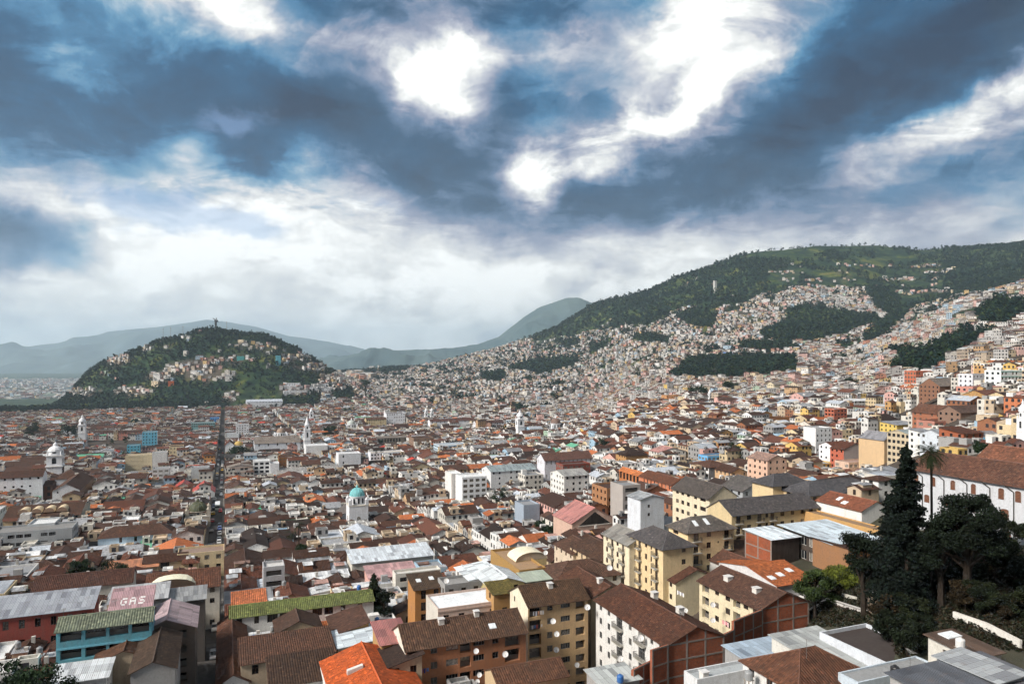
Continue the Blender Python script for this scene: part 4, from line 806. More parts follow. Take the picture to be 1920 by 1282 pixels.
# white monastery on the hill at the right
MO = Hs('long white monastery with brown shuttered windows, downpipes and an arched door', 'I', 1990, 921, 129, 12, 31, 13, roof='gable', axis='u', rise=3.2, wall=(.55, .57, .61), rc=(.11, .055, .04), st=20, front=[], oh=.7,
   left=[], name='monastery', cat='monastery', lm='the white monastery')
mo_o = MO['P']
for s, z0, w_, hh, st_ in [(7.0, 2.7, 1.1, 1.9, 1), (10.2, 2.7, 1.1, 1.9, 1), (15.8, 2.8, 1.0, 1.8, 1), (20.2, 2.8, 1.0, 1.7, 1), (24.6, 2.8, 1.0, 1.7, 1), (28.6, 2.8, 1.0, 1.7, 1), (9.3, 6.6, 1.5, 1.8, 1), (15.6, 6.8, 1.3, 1.4, 1), (21.5, 6.8, 1.2, 1.4, 1), (26, 6.8, 1.2, 1.4, 1)]:
    w0 = MB(); zt = MO['z']-z0+1.2
    for (x, d_, ww_, h0, h1, c) in ((0, .04, w_, 0, hh, (.12, .05, .03)), (-.1, .06, .1, 0, hh, (.5, .5, .5)), (w_, .06, .1, 0, hh, (.5, .5, .5))):
        p = mo_o(-d_, s+x, zt-hh+h0); w0.box(p, (*(MO['U']*ww_), 0), (*(MO['V']*(d_+.001)), 0), (0, 0, h1-h0), c, 'plain')
    for k in range(6): 
        p = mo_o(-.07, s+.06, zt-hh+.12+k*(hh-.2)/6); w0.box(p, (*(MO['U']*(w_-.12)), 0), (*(MO['V']*.03), 0), (0, 0, .06), (.2, .09, .05), 'plain')
    for k in range(7):
        a0, a1 = math.pi*k/7, math.pi*(k+1)/7; g_ = lambda a: mo_o(-.045, s+w_/2+w_/2*math.cos(a), zt+.28*math.sin(a)); w0.face([mo_o(-.045, s+w_/2, zt), g_(a0), g_(a1)], (.12, .05, .03), 'plain')
    w0.build('shuttered_window', MO['root'], MO['org'])
for s in (8.3, 12.9, 17.6, 22.6, 27.6):
    w0 = MB(); w0.tube(mo_o(-.15, s, MO['z']-1.6), mo_o(-.15, s, MO['z']-13), .09, .09, (.03, .025, .02), 'plain'); w0.tube(mo_o(-.7, s+1.6, MO['z']-.3), mo_o(-.15, s, MO['z']-1.6), .08, .08, (.03, .025, .02), 'plain'); w0.build('downpipe', MO['root'], MO['org'])
w0 = MB(); ds = 8.9; zd = MO['z']-11.9
w0.box(mo_o(-.05, ds, zd), (*(MO['U']*1.3), 0), (*(MO['V']*.051), 0), (0, 0, 2.5), (.20, .06, .03), 'plain')
w0.build('door', MO['root'], MO['org'])
w0 = MB()
for k in range(10):
    a0, a1 = math.pi*k/10, math.pi*(k+1)/10; g_ = lambda a, o_: mo_o(-o_, ds+.65+1.35*math.cos(a), zd+2.9+1.25*math.sin(a)); w0.face([mo_o(-.05, ds+.65, zd+2.9), g_(a0, .05), g_(a1, .05)], (.03, .02, .018), 'plain'); w0.face([g_(a0, 0), g_(a1, 0), g_(a1, .5), g_(a0, .5)], (.06, .035, .025), 'plain')
w0.build('door_hood', MO['root'], MO['org'])
Hs('red-brown tiled roof hump behind the monastery ridge', 'M3', 1960, 700, 172, 10, 13, 8, roof='gable', axis='u', rise=3.0, wall='white', rc=(.16, .07, .045), front=[], left=[])
# bottom right: low roofs close by
Hs('blue-grey corrugated shed roof below the brick gable', 'K5', 1395, 1172, 104, 12, 8.5, 4, roof='shed', axis='v', rise=.3, wall='grey', rc=(.36, .45, .55), rm='metal_sheet', front=[], left=[], lm='the blue-grey corrugated roof')
Hs('brown tiled hipped roof at the bottom edge beside corrugated sheets', 'K6', 185, 1330, 90, 13, 10.5, 4, roof='hip', rise=2.6, wall='white', rc=(.11, .05, .032), lm='the brown hipped roof at the bottom edge')
Hs('translucent striped corrugated roof with a skylight strip', 'K6', 425, 1228, 98, 9, 13, 4, roof='shed', axis='v', rise=.8, wall='off-white', rc=(.34, .36, .36), rm='metal_sheet', front=[], left=[], lm='the striped corrugated roof')
Hs('dark flat roof ringed by a white parapet with clutter on it', 'K6', 712, 1182, 98, 9.5, 12, 4, roof='flat', par=.6, wall=(.58, .62, .68), rc=(.05, .04, .038), front=[], left=[], lm='the dark flat roof with white parapet')
Hs('low blue-white parapet terrace in front of the dark flat roof', 'K6', 540, 1285, 90, 14, 3.2, 4, roof='flat', par=.25, wall=(.50, .58, .66), rc=(.25, .26, .27), front=[], left=[])
Hs('small white house with rusty roof and patched sheets', 'K6', 1240, 1122, 90, 4.8, 6.5, 4, roof='shed', axis='v', rise=.5, wall='off-white', rc=(.11, .07, .05), rm='metal_sheet', front=[], left=[('w', 2.8, 1.4, 1.0, .2)], sky=[(1.4, 4.6, 2.6, 1.6)], det=2, lm='the small white house with the rusty roof')
Hs('grey corrugated lean-to with a ventilation gap at the right bottom corner', 'K6', 1375, 1266, 78, 4.2, 7.2, 3, roof='shed', axis='u', rise=.2, wall='grey', rc=(.30, .32, .34), rm='metal_sheet', front=[], left=[])
Hs('dark grey corrugated roof filling the right bottom corner', 'K6', 1080, 1400, 74, 15, 7, 3, roof='shed', axis='v', rise=.3, wall='grey', rc=(.10, .11, .13), rm='metal_sheet', front=[], left=[])
Hs('white parapet roof terrace with a square chimney at the bottom', 'K5', 905, 1275, 96, 10.5, 3, 3, roof='flat', par=.5, wall=(.60, .62, .64), rc=(.33, .36, .38), front=[], left=[], chim=[(1.2, .3, .9)], lm='the white parapet terrace')
Hs('pale corrugated roof at the foot of the white balconied block', 'K5', 190, 1290, 114, 7, 5, 3, roof='shed', axis='v', rise=.4, wall='grey', rc=(.45, .48, .48), rm='metal_sheet', front=[], left=[])
Hs('low tiled roof below the tan apartment block', 'K4', 860, 1300, 118, 12.5, 7, 5, roof='gable', axis='v', rise=1.6, wall=(.5, .38, .24), rc=(.11, .055, .036), front=[], left=[])
# bottom middle
h_ = Hs('bright orange tiled gable house with a white roof vent', 'K3', 640, 1148, 127, 14.5, 19, 9, anchor='bl', roof='gable', axis='u', rise=2.4, wall='white', rc=(.50, .105, .03), rm='tile', front=[], left=[], lm='the bright orange gabled house', oh=.2)
mb = MB(); P = h_['P']; z_ = h_['z']+1.1
mb.box(P(3.2, 9.2, z_), (*(h_['V']*2.6), .6), (*(h_['U']*.8), 0), (0, 0, .7), (.6, .6, .58), 'plain'); mb.build('roof_vent', h_['root'], h_['org'])
GR = Hs('long low white house with moss green tiled roof and wooden windows', 'K3', 100, 884, 160, 32, 6.5, 4.5, roof='gable', axis='v', rise=1.5, wall='white', rc=(.125, .15, .055), st=9, front=[('w', 1.9, 1.2, 1.7), ('w', 5.6, 1.0, 1.7), ('w', 9.0, 2.3, 1.8), ('w', 11.6, 2.1, 1.8), ('w', 18.9, 2.2, 1.7), ('w', 21.5, 2.0, 1.7), ('d', 24.8, 1.1, 2.3), ('d', 28.8, 1.0, 2.1)], left=[], lm='the green-roofed long house', drop=0)
Hs('orange roof block with a white verge at the left end of the green roof', 'K3', 118, 825, 163, 7, 7.5, 6, roof='shed', axis='v', rise=1.2, wall='off-white', rc=(.45, .15, .07), front=[], left=[])
Hs('low dark roof in front of the green-roofed long house', 'K3', 380, 975, 150, 9, 8, 4, roof='gable', axis='u', rise=1.9, wall='beige', rc=(.07, .04, .03), front=[], left=[])
Hs('huge plain brown tiled roof in front of the green-roofed long house', 'K3', 165, 1165, 133, 17, 11, 6, roof='shed', axis='v', rise=.9, wall='beige', rc=(.085, .045, .032), front=[('d', 2.5, 1.2, 1.8), ('d', 6, 1.2, 1.8), ('d', 9, 1.2, 1.8)], left=[], lm='the huge brown tiled roof')
Hs('long brown tiled roof with pale ridge line along the street', 'K3', 25, 1290, 131, 5.4, 34, 6, roof='gable', axis='u', rise=1.6, wall='white', rc=(.10, .047, .032), front=[], left=[])
Hs('dark tiled roof at the bottom edge left of the bright orange gable', 'K3', 345, 1300, 121, 11, 9, 6, roof='shed', axis='v', rise=1.5, wall='white', rc=(.065, .04, .03), front=[], left=[])
Hs('low white flat roof terrace behind the bright orange gable', 'K3', 560, 1115, 140, 7, 8, 5, roof='flat', wall='off-white', rc=(.5, .5, .48), front=[], left=[])
Hs('bluish white sheet roof wedge behind the bright orange gable', 'K3', 745, 1065, 141, 7.5, 9, 5, roof='shed', axis='u', rise=.6, wall='off-white', rc=(.62, .70, .76), rm='metal_sheet', front=[], left=[])
Hs('dark wedge roof above the bluish white sheet roof', 'K3', 725, 985, 148, 7, 11, 5, roof='shed', axis='u', rise=1.6, wall='ochre', rc=(.075, .04, .03), front=[], left=[])
Hs('grey stepped house with balconies left of the middle white roofs', 'K3', 300, 600, 195, 5.5, 6, 11, roof='flat', wall=(.42, .42, .44), rc=(.6, .6, .6), st=2.9, front=[('o', 2.7, 4, 1.5)], left=[('w', 3, 1.6, 1.2)], lm='the grey stepped house')
Hs('long white sheet roof range in the middle of the lower town', 'K3', 830, 560, 222, 26, 10, 5, roof='shed', axis='v', rise=1.6, wall='off-white', rc=(.60, .66, .72), rm='metal_sheet', front=[], left=[], lm='the long white sheet roof range')
Hs('pale pink sheet roof left of the white balcony house', 'K3', 935, 650, 205, 14, 8, 5, roof='shed', axis='v', rise=1.3, wall='pale pink', rc=(.50, .30, .30), rm='metal_sheet', front=[], left=[])
Hs('narrow white house with one dark window beside the pink sheet roof', 'K3', 1090, 640, 198, 13, 4, 6, roof='flat', wall='off-white', rc=(.6, .6, .58), front=[('w', 2.2, 1.9, 1.2)], left=[])
# bottom left
h_ = Hs('blue two-storey house with grey-green tiled roof and open galleries', 'K2', 335, 965, 124, 14.8, 6.5, 8, roof='gable', axis='v', rise=1.3, wall=(.14, .40, .50), rc=(.14, .165, .125), st=3.1, front=[('o', 2.2, 3.2, 1.7), ('o', 6.0, 3.2, 1.7), ('o', 9.6, 3.0, 1.7), ('o', 13.0, 2.8, 1.7)], left=[], bands={'front': (.16, .45, .58)}, lm='the blue galleried house', drop=0)
BL = h_
Hs('long red house with stone-framed arched windows and grey sheet roof', 'K2', -120, 900, 150, 20.5, 9, 8, roof='shed', axis='v', rise=1.9, wall=(.30, .075, .06), rc=(.26, .28, .32), rm='metal_sheet', st=4.2, front=[('w', 1.5, 1.1, 1.9, .5), ('w', 4.5, 1.1, 1.9, .5), ('w', 7.4, 1.1, 1.9, .5), ('w', 10.3, 1.1, 1.9, .5), ('w', 13.2, 1.1, 1.9, .5), ('w', 16.2, 1.1, 1.9, .5), ('w', 19, 1.1, 1.9, .5)], left=[], tone='b', lm='the long red house', drop=0)
GA = Hs('faded pink sheet roof with large white painted letters', 'K2', 650, 878, 137, 7, 9, 6, roof='shed', axis='v', rise=2.4, wall='pale blue', rc=(.38, .24, .26), rm='metal_sheet', front=[], left=[], lm='the lettered pink roof')
Hs('faded pink gabled sheet roof beside the lettered roof', 'K2', 815, 980, 133, 10, 12, 9, roof='gable', axis='u', rise=2.0, wall=(.16, .13, .11), rc=(.36, .27, .29), rm='metal_sheet', front=[('o', 3, 3, 1.6), ('o', 7, 3, 1.6)], left=[], lm='the faded pink gable')
Hs('white flat sheet roof at the bottom left edge', 'K2', 290, 1285, 113, 8, 7, 5, roof='shed', axis='v', rise=.3, wall='white', rc=(.64, .68, .72), rm='metal_sheet', front=[], left=[])
Hs('brown roof between the blue galleried house and the street', 'K2', 560, 1160, 122, 9, 8, 6, roof='gable', axis='u', rise=1.6, wall='beige', rc=(.085, .045, .03), front=[], left=[])
Hs('dark gabled roof strip beside the lowest stretch of the main street', 'K2', 780, 1215, 116, 6.5, 16, 7, roof='gable', axis='u', rise=1.4, wall='grey', rc=(.06, .04, .03), front=[], left=[])
h_ = Hs('brown roofed house with a cream arched skylight', 'K2', 865, 738, 176, 17, 15, 7, roof='gable', axis='v', rise=2.6, wall='off-white', rc=(.10, .045, .03), left=[], right=None, lm='the house with the cream arched skylight')
mb = MB(); P = h_['P']
for i in range(10):
    a0, a1 = math.pi*i/10, math.pi*(i+1)/10; f_ = lambda a, qq: P(6-5.6*math.cos(a), qq, h_['z']+.1+2.3*math.sin(a))
    mb.face([f_(a0, 1.), f_(a0, 5.5), f_(a1, 5.5), f_(a1, 1.)], (.74, .72, .56), 'plain'); mb.face([P(6, 1.01, h_['z']), f_(a0, 1.01), f_(a1, 1.01)], (.1, .07, .05), 'plain')
mb.build('arched_skylight', h_['root'], h_['org'])
Hs('long dark brown tiled roof with a white end wall', 'K2', 190, 728, 185, 23, 9, 6, roof='gable', axis='v', rise=2.4, wall='off-white', rc=(.07, .035, .028), front=[], left=[], lm='the long dark roof with the white end wall')
Hs('cream corner building with roof terrace beside the main street', 'K2', 1060, 520, 238, 14.5, 9, 8, roof='flat', wall='cream', rc=(.3, .22, .18), st=3.2, wh=1.5, ww=1.5, gap=3.2, right=None, lm='the cream corner building')
Hs('ochre house with three dark openings and a small gable', 'K2', 855, 560, 232, 13, 8, 6, roof='gable', axis='v', rise=1.4, wall='beige', rc='brown', st=3.2, front=[('d', 2.4, 1.6, 1.8), ('d', 6.4, 2.6, 1.8), ('d', 10.6, 1.6, 1.8)])
Hs('long low orange sheet roof left of the ochre house', 'K2', 625, 605, 226, 15, 7, 4, roof='shed', axis='v', rise=1.0, wall='beige', rc=(.48, .20, .10), rm='metal_sheet', front=[], left=[])
Hs('light blue walled house with brown hipped roof', 'K2', 585, 410, 277, 26, 10, 6.5, roof='hip', rise=3.0, wall=(.45, .58, .70), rc=(.085, .047, .036), st=4, wh=2.0, ww=1.0, gap=4.5, lm='the light blue walled house')
Hs('glass-fronted dark office block at the left edge', 'K2', -60, 395, 262, 26, 12, 14, roof='flat', wall=(.34, .36, .38), rc=(.2, .2, .2), st=3.0, ww=2.2, wh=1.3, gap=2.6, tone='g', name='office_block', cat='office', lm='the glass-fronted office block')
Hs('pale apartment house with small square windows beside the dark office block', 'K2', 165, 340, 275, 9, 11, 12, roof='flat', wall=(.5, .53, .55), rc='white', st=2.8, ww=1.2, wh=1.1, gap=2.5, **apt)
Hs('patched grey sheet roofs in front of the arched skylight house', 'K2', 650, 800, 152, 11, 8, 5, roof='shed', axis='v', rise=1.0, wall='grey', rc=(.38, .39, .41), rm='metal_sheet', front=[], left=[])
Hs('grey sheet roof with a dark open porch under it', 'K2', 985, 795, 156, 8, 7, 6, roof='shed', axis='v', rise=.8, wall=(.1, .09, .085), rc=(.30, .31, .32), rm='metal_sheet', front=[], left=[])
Hs('small grey dormer house with two white windows', 'K2', 735, 830, 142, 4.2, 5, 5, roof='gable', axis='u', rise=1.0, wall=(.22, .22, .23), rc=(.14, .12, .12), front=[('w', 1.2, .8, 1.0), ('w', 2.7, .8, 1.0)], left=[], tone='w')
mk = Hs('brown-roofed market hall with four cream vaulted skylights', 'K2', 15, 300, 318, 30, 26, 9, roof='gable', axis='v', rise=3.5, wall=(.50, .55, .48), rc=(.085, .047, .035), st=4, wh=2, ww=1.1, gap=3.2, det=0, name='market_hall', cat='market hall', lm='the market hall')
mb = MB(); P = mk['P']
for k in range(4):
    for i in range(8):
        a0, a1 = math.pi*i/8, math.pi*(i+1)/8; f_ = lambda a, qq: P(7+k*5-2.2*math.cos(a), qq, mk['z']+1.4+2.0*math.sin(a)); mb.face([f_(a0, 3), f_(a0, 10), f_(a1, 10), f_(a1, 3)], (.62, .5, .33), 'plain'); mb.face([P(7+k*5, 3, mk['z']+1.4), f_(a0, 3), f_(a1, 3)], (.3, .2, .14), 'plain')
mb.build('vaulted_skylight', mk['root'], mk['org'])
# ---------------------------------------------------------------- the middle distance: buildings one can pick out
ap = dict(name='apartment_building', cat='apartment building', det=0)
of = dict(name='office_block', cat='office block', det=0)
Mb('turquoise tower block with a plain white side wall', 'L1', 777, 858, 852, 733, 12, roof='flat', wall=(.16, .48, .66), gm={'right': ('stucco', (.72, .76, .80))}, rc='grey', right=[], st=3.1, gap=2.6, wh=1.4, lm='the turquoise tower', **ap)
Mb('low turquoise block in front of the turquoise tower', 'L1', 693, 765, 862, 805, 10, roof='flat', wall=(.12, .42, .56), rc='grey', st=3.1, gap=2.6, **ap)
Mb('cream office block with long dark window bands', 'L1', 684, 830, 968, 862, 11, roof='flat', wall=(.60, .52, .36), rc=(.35, .3, .22), st=3.3, front=[('w', 12, 20, 1.6, .2)], bands={'front': (.62, .54, .38)}, drop=0, lm='the cream banded office block', **of)
Mb('plain white slab wall at the right end of the cream office block', 'L1', 832, 912, 968, 846, 9, roof='flat', wall=(.72, .72, .72), rc='grey', front=[], **of)
Mb('white five-storey office with black window grid left of the main street', 'L1', 832, 925, 1042, 935, 10, roof='flat', wall=(.66, .67, .68), rc='grey', st=2.9, ww=2.3, wh=1.3, gap=2.8, drop=0, lm='the white gridded office', **of)
Mb('white office tower with tall dark window grid right of the main street', 'L1', 1385, 1475, 985, 893, 12, roof='flat', wall=(.72, .73, .74), rc='white', st=3.0, ww=2.6, wh=1.8, gap=3.4, drop=0, lm='the white window-grid tower', **of)
Mb('plain white annex to the window-grid tower with three small windows', 'L1', 1476, 1525, 985, 905, 12, roof='flat', wall=(.72, .74, .77), rc='white', st=3.4, front=[('w', 13, 1.6, 1.2)], **of)
Mb('long dark-roofed range with a row of pale arches beside the main street', 'L1', 1230, 1500, 905, 868, 10, roof='gable', axis='v', rise=2.5, wall='off-white', rc=(.055, .055, .06), st=4, wh=1.7, gap=3.2, det=0, name='arcaded_building', cat='building')
Mb('pale building with glazed gallery and peach trim beside the main street', 'L1', 1240, 1380, 1000, 925, 12, roof='gable', axis='u', rise=2.0, wall=(.56, .50, .47), rc=(.25, .22, .20), st=3.2, wh=1.7, ww=2.2, gap=2.9, det=0, bands={'front': (.6, .42, .32)})
Mb('pink palace with white window frames, left part', 'L1', 482, 588, 828, 733, 14, roof='gable', axis='v', rise=2.0, wall=(.56, .24, .27), rc='brown', st=4.4, wh=2.2, ww=1.1, gap=3.1, det=0, name='palace', cat='palace', lm='the pink palace', Y=930)
Mb('white townhouse wedged between the two pink palace fronts', 'L1', 588, 646, 828, 731, 14, roof='gable', axis='v', rise=2.0, wall='white', rc='brown', st=4.4, wh=2.2, ww=1.1, gap=3.1, det=0, Y=935)
Mb('salmon palace front with arched openings beside the turquoise tower', 'L1', 648, 776, 835, 730, 14, roof='gable', axis='v', rise=2.0, wall=(.55, .25, .20), rc='brown', st=4.4, wh=2.4, ww=1.2, gap=3.1, det=0, name='palace', cat='palace', Y=930)
Mb('big white convent with small square windows at the left edge', 'L1', -90, 232, 1122, 985, 12, roof='gable', axis='v', rise=3, wall=(.76, .78, .82), rc=(.075, .04, .032), st=4.4, ww=1.1, wh=1.1, gap=4.0, drop=.2, det=0, name='convent', cat='convent', lm='the white convent')
Mb('white gabled hall with a long brown roof running back from the viewer', 'L1', 286, 436, 1140, 1050, 46, roof='gable', axis='u', rise=3.6, wall=(.78, .80, .84), rc=(.08, .045, .034), st=8, front=[('w', 2.5, .8, 1.0)], gm={'right': ('stucco', (.24, .15, .10))}, det=0, name='church_hall', cat='hall', lm='the white gabled hall')
Mb('white-walled courtyard wing with brown hipped roof behind the gabled hall', 'L1', 300, 450, 1060, 985, 25, roof='hip', rise=4.5, wall=(.74, .76, .80), rc=(.08, .045, .034), front=[], det=0)
Mb('dark wooden galleried wing between the convent and the gabled hall', 'L1', 180, 284, 1110, 1025, 12, roof='gable', axis='v', rise=2, wall=(.10, .045, .03), rc=(.075, .04, .03), st=3.5, ww=1.6, wh=2.2, gap=2.4, det=0)
Mb('dark brown patio roof with white dormer towers behind the convent', 'L1', 10, 245, 975, 925, 22, roof='gable', axis='v', rise=3.5, wall=(.66, .66, .62), rc=(.07, .042, .034), st=4.5, wh=2.2, gap=5, det=0)
Mb('white house with bright red roof, smaller of the two', 'L1', 955, 1048, 1062, 1032, 14, roof='gable', axis='u', rise=3, wall='off-white', rc='red', front=[], det=0)
Mb('white house with bright red roof and three black windows', 'L1', 1050, 1172, 1092, 1062, 18, roof='gable', axis='u', rise=4.5, wall=(.64, .66, .68), rc='red', st=4, ww=1.6, wh=1.8, front=[('w', 3, 1.6, 1.8, .3), ('w', 7, 1.6, 1.8, .3), ('w', 12, 1.6, 1.8, .3)], det=0, lm='the red-roofed house')
Mb('blank white-grey tower wall with water stains beside the main street', 'L1', 1045, 1143, 1015, 930, 10, roof='flat', wall=(.60, .62, .64), rc='grey', front=[], **ap)
Mb('orange townhouse beside the main street', 'L1', 1105, 1172, 915, 850, 14, roof='gable', axis='u', rise=2, wall=(.56, .21, .07), rc='red-brown', st=4, det=0, lm='the orange townhouse')
Mb('cream townhouse with arched top windows', 'L1', 925, 1000, 880, 812, 14, roof='flat', wall=(.60, .50, .33), rc='brown', st=3.6, wh=1.8, det=0)
Mb('teal glass office building on the far side of the orange townhouse', 'L1', 1045, 1175, 735, 682, 14, roof='flat', wall=(.25, .44, .46), rc='grey', st=3, ww=2.2, wh=1.6, gap=2.8, **of)
Mb('small bright blue building up the main street', 'L1', 1148, 1197, 692, 652, 12, roof='flat', wall=(.08, .27, .60), rc='grey', **of)
Mb('white apartment tower with black windows right of the upper street', 'L1', 1290, 1360, 775, 690, 14, roof='flat', wall=(.66, .67, .70), rc='grey', st=2.9, gap=2.6, **ap)
Mb('plain white block with a round tank beside the gold dome', 'L1', 1238, 1305, 780, 740, 14, roof='flat', wall=(.70, .74, .78), rc='grey', front=[], **ap)
# cathedral
Mb('long white cathedral wall with grey dormered roof', 'L1', 1390, 1640, 850, 792, 22, roof='gable', axis='v', rise=6, wall=(.74, .78, .84), rc=(.25, .22, .20), st=9, ww=1.3, wh=2.6, gap=9, det=0, name='cathedral', cat='cathedral', lm='the cathedral', Y=760)
Mb('white chapel block with black arch left of the cathedral', 'L1', 1230, 1280, 868, 800, 20, roof='gable', axis='u', rise=4, wall=(.74, .78, .82), rc='red-brown', st=7, front=[('w', 6, 5, 4)], det=0, name='chapel', cat='chapel', Y=720)
Mb('blank white box building at the foot of the white spire', 'L1', 1672, 1790, 865, 808, 18, roof='flat', wall=(.78, .80, .82), rc='white', front=[], det=0, lm='the blank white box')
Mb('long pale grey market roof', 'L1', 1520, 1860, 990, 965, 26, roof='gable', axis='v', rise=3.5, wall='grey', rc=(.27, .26, .25), rm='metal_sheet', front=[], det=0, name='market_hall', cat='market hall')
Mb('brown timber-fronted block with orange lights behind the market roof', 'L1', 1525, 1615, 940, 872, 14, roof='flat', wall=(.20, .09, .035), rc='brown', st=3.2, gap=2.5, det=0)
Mb('plain white box-shaped block with one tall window, beyond the blue dome', 'M1', 462, 605, 690, 592, 14, roof='flat', wall=(.78, .80, .84), rc='white', front=[('w', 4, 1.2, 2)], left=[], det=0, lm='the plain white block')
Mb('white four-storey office with three rows of windows', 'M1', 668, 884, 662, 585, 12, roof='flat', wall=(.76, .78, .84), rc=(.55, .5, .45), st=3.2, ww=1.6, wh=1.3, gap=2.7, drop=0, left=[], lm='the white four-storey office', **of)
Mb('lilac-pink terrace with a row of black windows', 'M1', 722, 975, 778, 725, 9, roof='gable', axis='v', rise=2.6, wall=(.60, .44, .50), rc=(.075, .04, .034), st=4.4, ww=1.0, wh=2.0, gap=2.8, det=0, drop=0, lm='the lilac-pink terrace')
Mb('long cream terrace under a long brown roof with small windows', 'M1', 905, 1186, 922, 885, 10, roof='gable', axis='v', rise=3.2, wall=(.60, .40, .24), rc=(.085, .055, .04), st=3.8, ww=1.0, wh=1.7, gap=2.6, det=0, drop=0, lm='the long cream terrace')
Mb('white apartment tower with stacked small balconies', 'M1', 1188, 1256, 915, 722, 12, roof='flat', wall=(.74, .74, .72), rc='white', st=2.8, front=[('w', 3, 1.8, .8), ('w', 6.3, 1.2, .9)], left=[], lm='the white stacked-balcony tower', **ap)
Mb('white apartment tower with dark green window grid', 'M1', 1258, 1415, 935, 745, 12, roof='flat', wall=(.68, .70, .72), rc='white', st=2.8, ww=2.2, wh=1.5, gap=3.0, left=[], drop=0, lm='the white tower with the window grid', **ap)
Mb('white apartment block with grey shed roofs right of the window-grid tower', 'M1', 1442, 1735, 850, 700, 16, roof='gable', axis='v', rise=2.4, wall=(.72, .74, .76), rc=(.28, .34, .36), rm='metal_sheet', st=3.1, gap=3.5, drop=.3, left=[('w', 3, 1.2, 1.2), ('w', 8, 1.2, 1.2)], lm='the white block with grey shed roofs', **ap)
Mb('light blue and white house with picture windows', 'M1', 1408, 1668, 1060, 990, 12, roof='flat', wall=(.50, .64, .76), rc=(.3, .33, .36), st=3.0, ww=2.6, wh=1.4, gap=3.6, left=[], det=0, lm='the light blue house')
Mb('steel blue apartment block with dark balcony bands', 'M1', 1652, 1755, 1085, 925, 10, roof='flat', wall=(.30, .36, .44), rc='grey', st=3.0, front=[('w', 4.7, 7, 1.3)], left=[], drop=0, lm='the steel blue block', **ap)
Mb('blue and white stepped office with long windows', 'M1', 1110, 1300, 590, 538, 22, roof='flat', wall=(.52, .64, .74), rc=(.45, .5, .55), st=3.1, ww=2.8, wh=1.3, gap=3.4, bands={'front': (.10, .27, .46)}, lm='the blue stepped office', **of)
Mb('white palace with dark doorway on the far square', 'M1', 770, 890, 402, 328, 20, roof='flat', wall=(.76, .78, .84), rc='brown', st=4.5, wh=2.2, gap=3.6, det=0, name='palace', cat='palace', lm='the white palace')
Mb('dark grey stone museum with pillared front', 'M1', 715, 920, 535, 488, 22, roof='flat', wall=(.17, .15, .13), rc=(.2, .17, .15), st=7, ww=1.6, wh=4, gap=3.4, det=0, name='museum', cat='museum', lm='the dark stone museum')
Mb('brown stone corner building right of the stone museum', 'M1', 945, 1075, 560, 490, 22, roof='flat', wall=(.27, .18, .13), rc='brown', st=4.5, wh=2.2, gap=3.4, det=0)
Mb('long white monastery front on the far square', 'M1', 1052, 1340, 432, 378, 14, roof='gable', axis='v', rise=3, wall=(.76, .77, .82), rc=(.085, .045, .04), st=5, ww=1.3, wh=2.0, gap=6, det=0, name='monastery', cat='monastery', lm='the far white monastery')
Mb('white arcaded wing right of the far monastery', 'M1', 1345, 1525, 432, 388, 12, roof='gable', axis='v', rise=3, wall=(.74, .75, .80), rc=(.085, .045, .04), st=4.5, wh=2.2, gap=3.6, det=0)
Mb('white church nave with big brown roof right of the white bell tower', 'M1', 1655, 1915, 500, 465, 18, roof='gable', axis='v', rise=5, wall=(.78, .80, .84), rc=(.10, .05, .04), front=[], det=0, name='church_nave', cat='church', lm='the white church nave')
Mb('cream arcaded front left of the white palace', 'M1', 640, 770, 415, 365, 14, roof='gable', axis='v', rise=2.5, wall=(.62, .5, .3), rc=(.085, .045, .03), st=4, wh=2.3, gap=3.2, det=0)
# right-hand side, nearer
h_ = Hs('pink-roofed hall with a broad dark open gable', 'M2', 274, 1132, 245, 17.5, 15, 7, roof='gable', axis='u', rise=4.6, wall=(.60, .42, .34), rc=(.44, .19, .17), rm='metal_sheet', front=[], left=[], st=4, name='hall', cat='hall', lm='the pink-roofed hall')
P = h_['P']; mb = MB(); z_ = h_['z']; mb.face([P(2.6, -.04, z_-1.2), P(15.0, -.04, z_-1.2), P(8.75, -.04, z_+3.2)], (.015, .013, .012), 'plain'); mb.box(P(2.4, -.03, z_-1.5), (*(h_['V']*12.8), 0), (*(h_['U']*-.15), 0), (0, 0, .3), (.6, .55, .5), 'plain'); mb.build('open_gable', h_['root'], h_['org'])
Hs('plain white house with one small window right of the pink-roofed hall', 'M2', 757, 965, 232, 9, 8, 8, roof='gable', axis='u', rise=1.2, wall=(.66, .70, .76), rc=(.3, .32, .34), rm='metal_sheet', front=[('w', 3.2, .9, 1.0, 1.5)], left=[], det=1, lm='the plain white cube house')
Hs('bare concrete house with stacked balconies', 'M2', 632, 880, 262, 7.5, 9, 11, roof='flat', wall=(.40, .37, .35), rc='grey', st=3.0, front=[('o', 3.8, 5.5, 1.6)], left=[], det=1, lm='the bare concrete house')
Hs('terracotta apartment block with narrow paired windows', 'M2', 975, 862, 298, 9, 25, 14, roof='gable', axis='u', rise=2.2, wall=(.55, .20, .105), rc=(.13, .055, .035), st=3.0, ww=.8, wh=1.8, gap=2.6, tone='b', det=1, lm='the terracotta block', name='apartment_building', cat='apartment building')
Hs('orange arcaded range left of the terracotta block', 'M2', 800, 812, 322, 4, 24, 7, roof='gable', axis='u', rise=1.4, wall=(.42, .16, .06), rc=(.46, .16, .06), rm='tile', st=5, ww=1.7, wh=3.2, gap=2.8, det=0, drop=0)
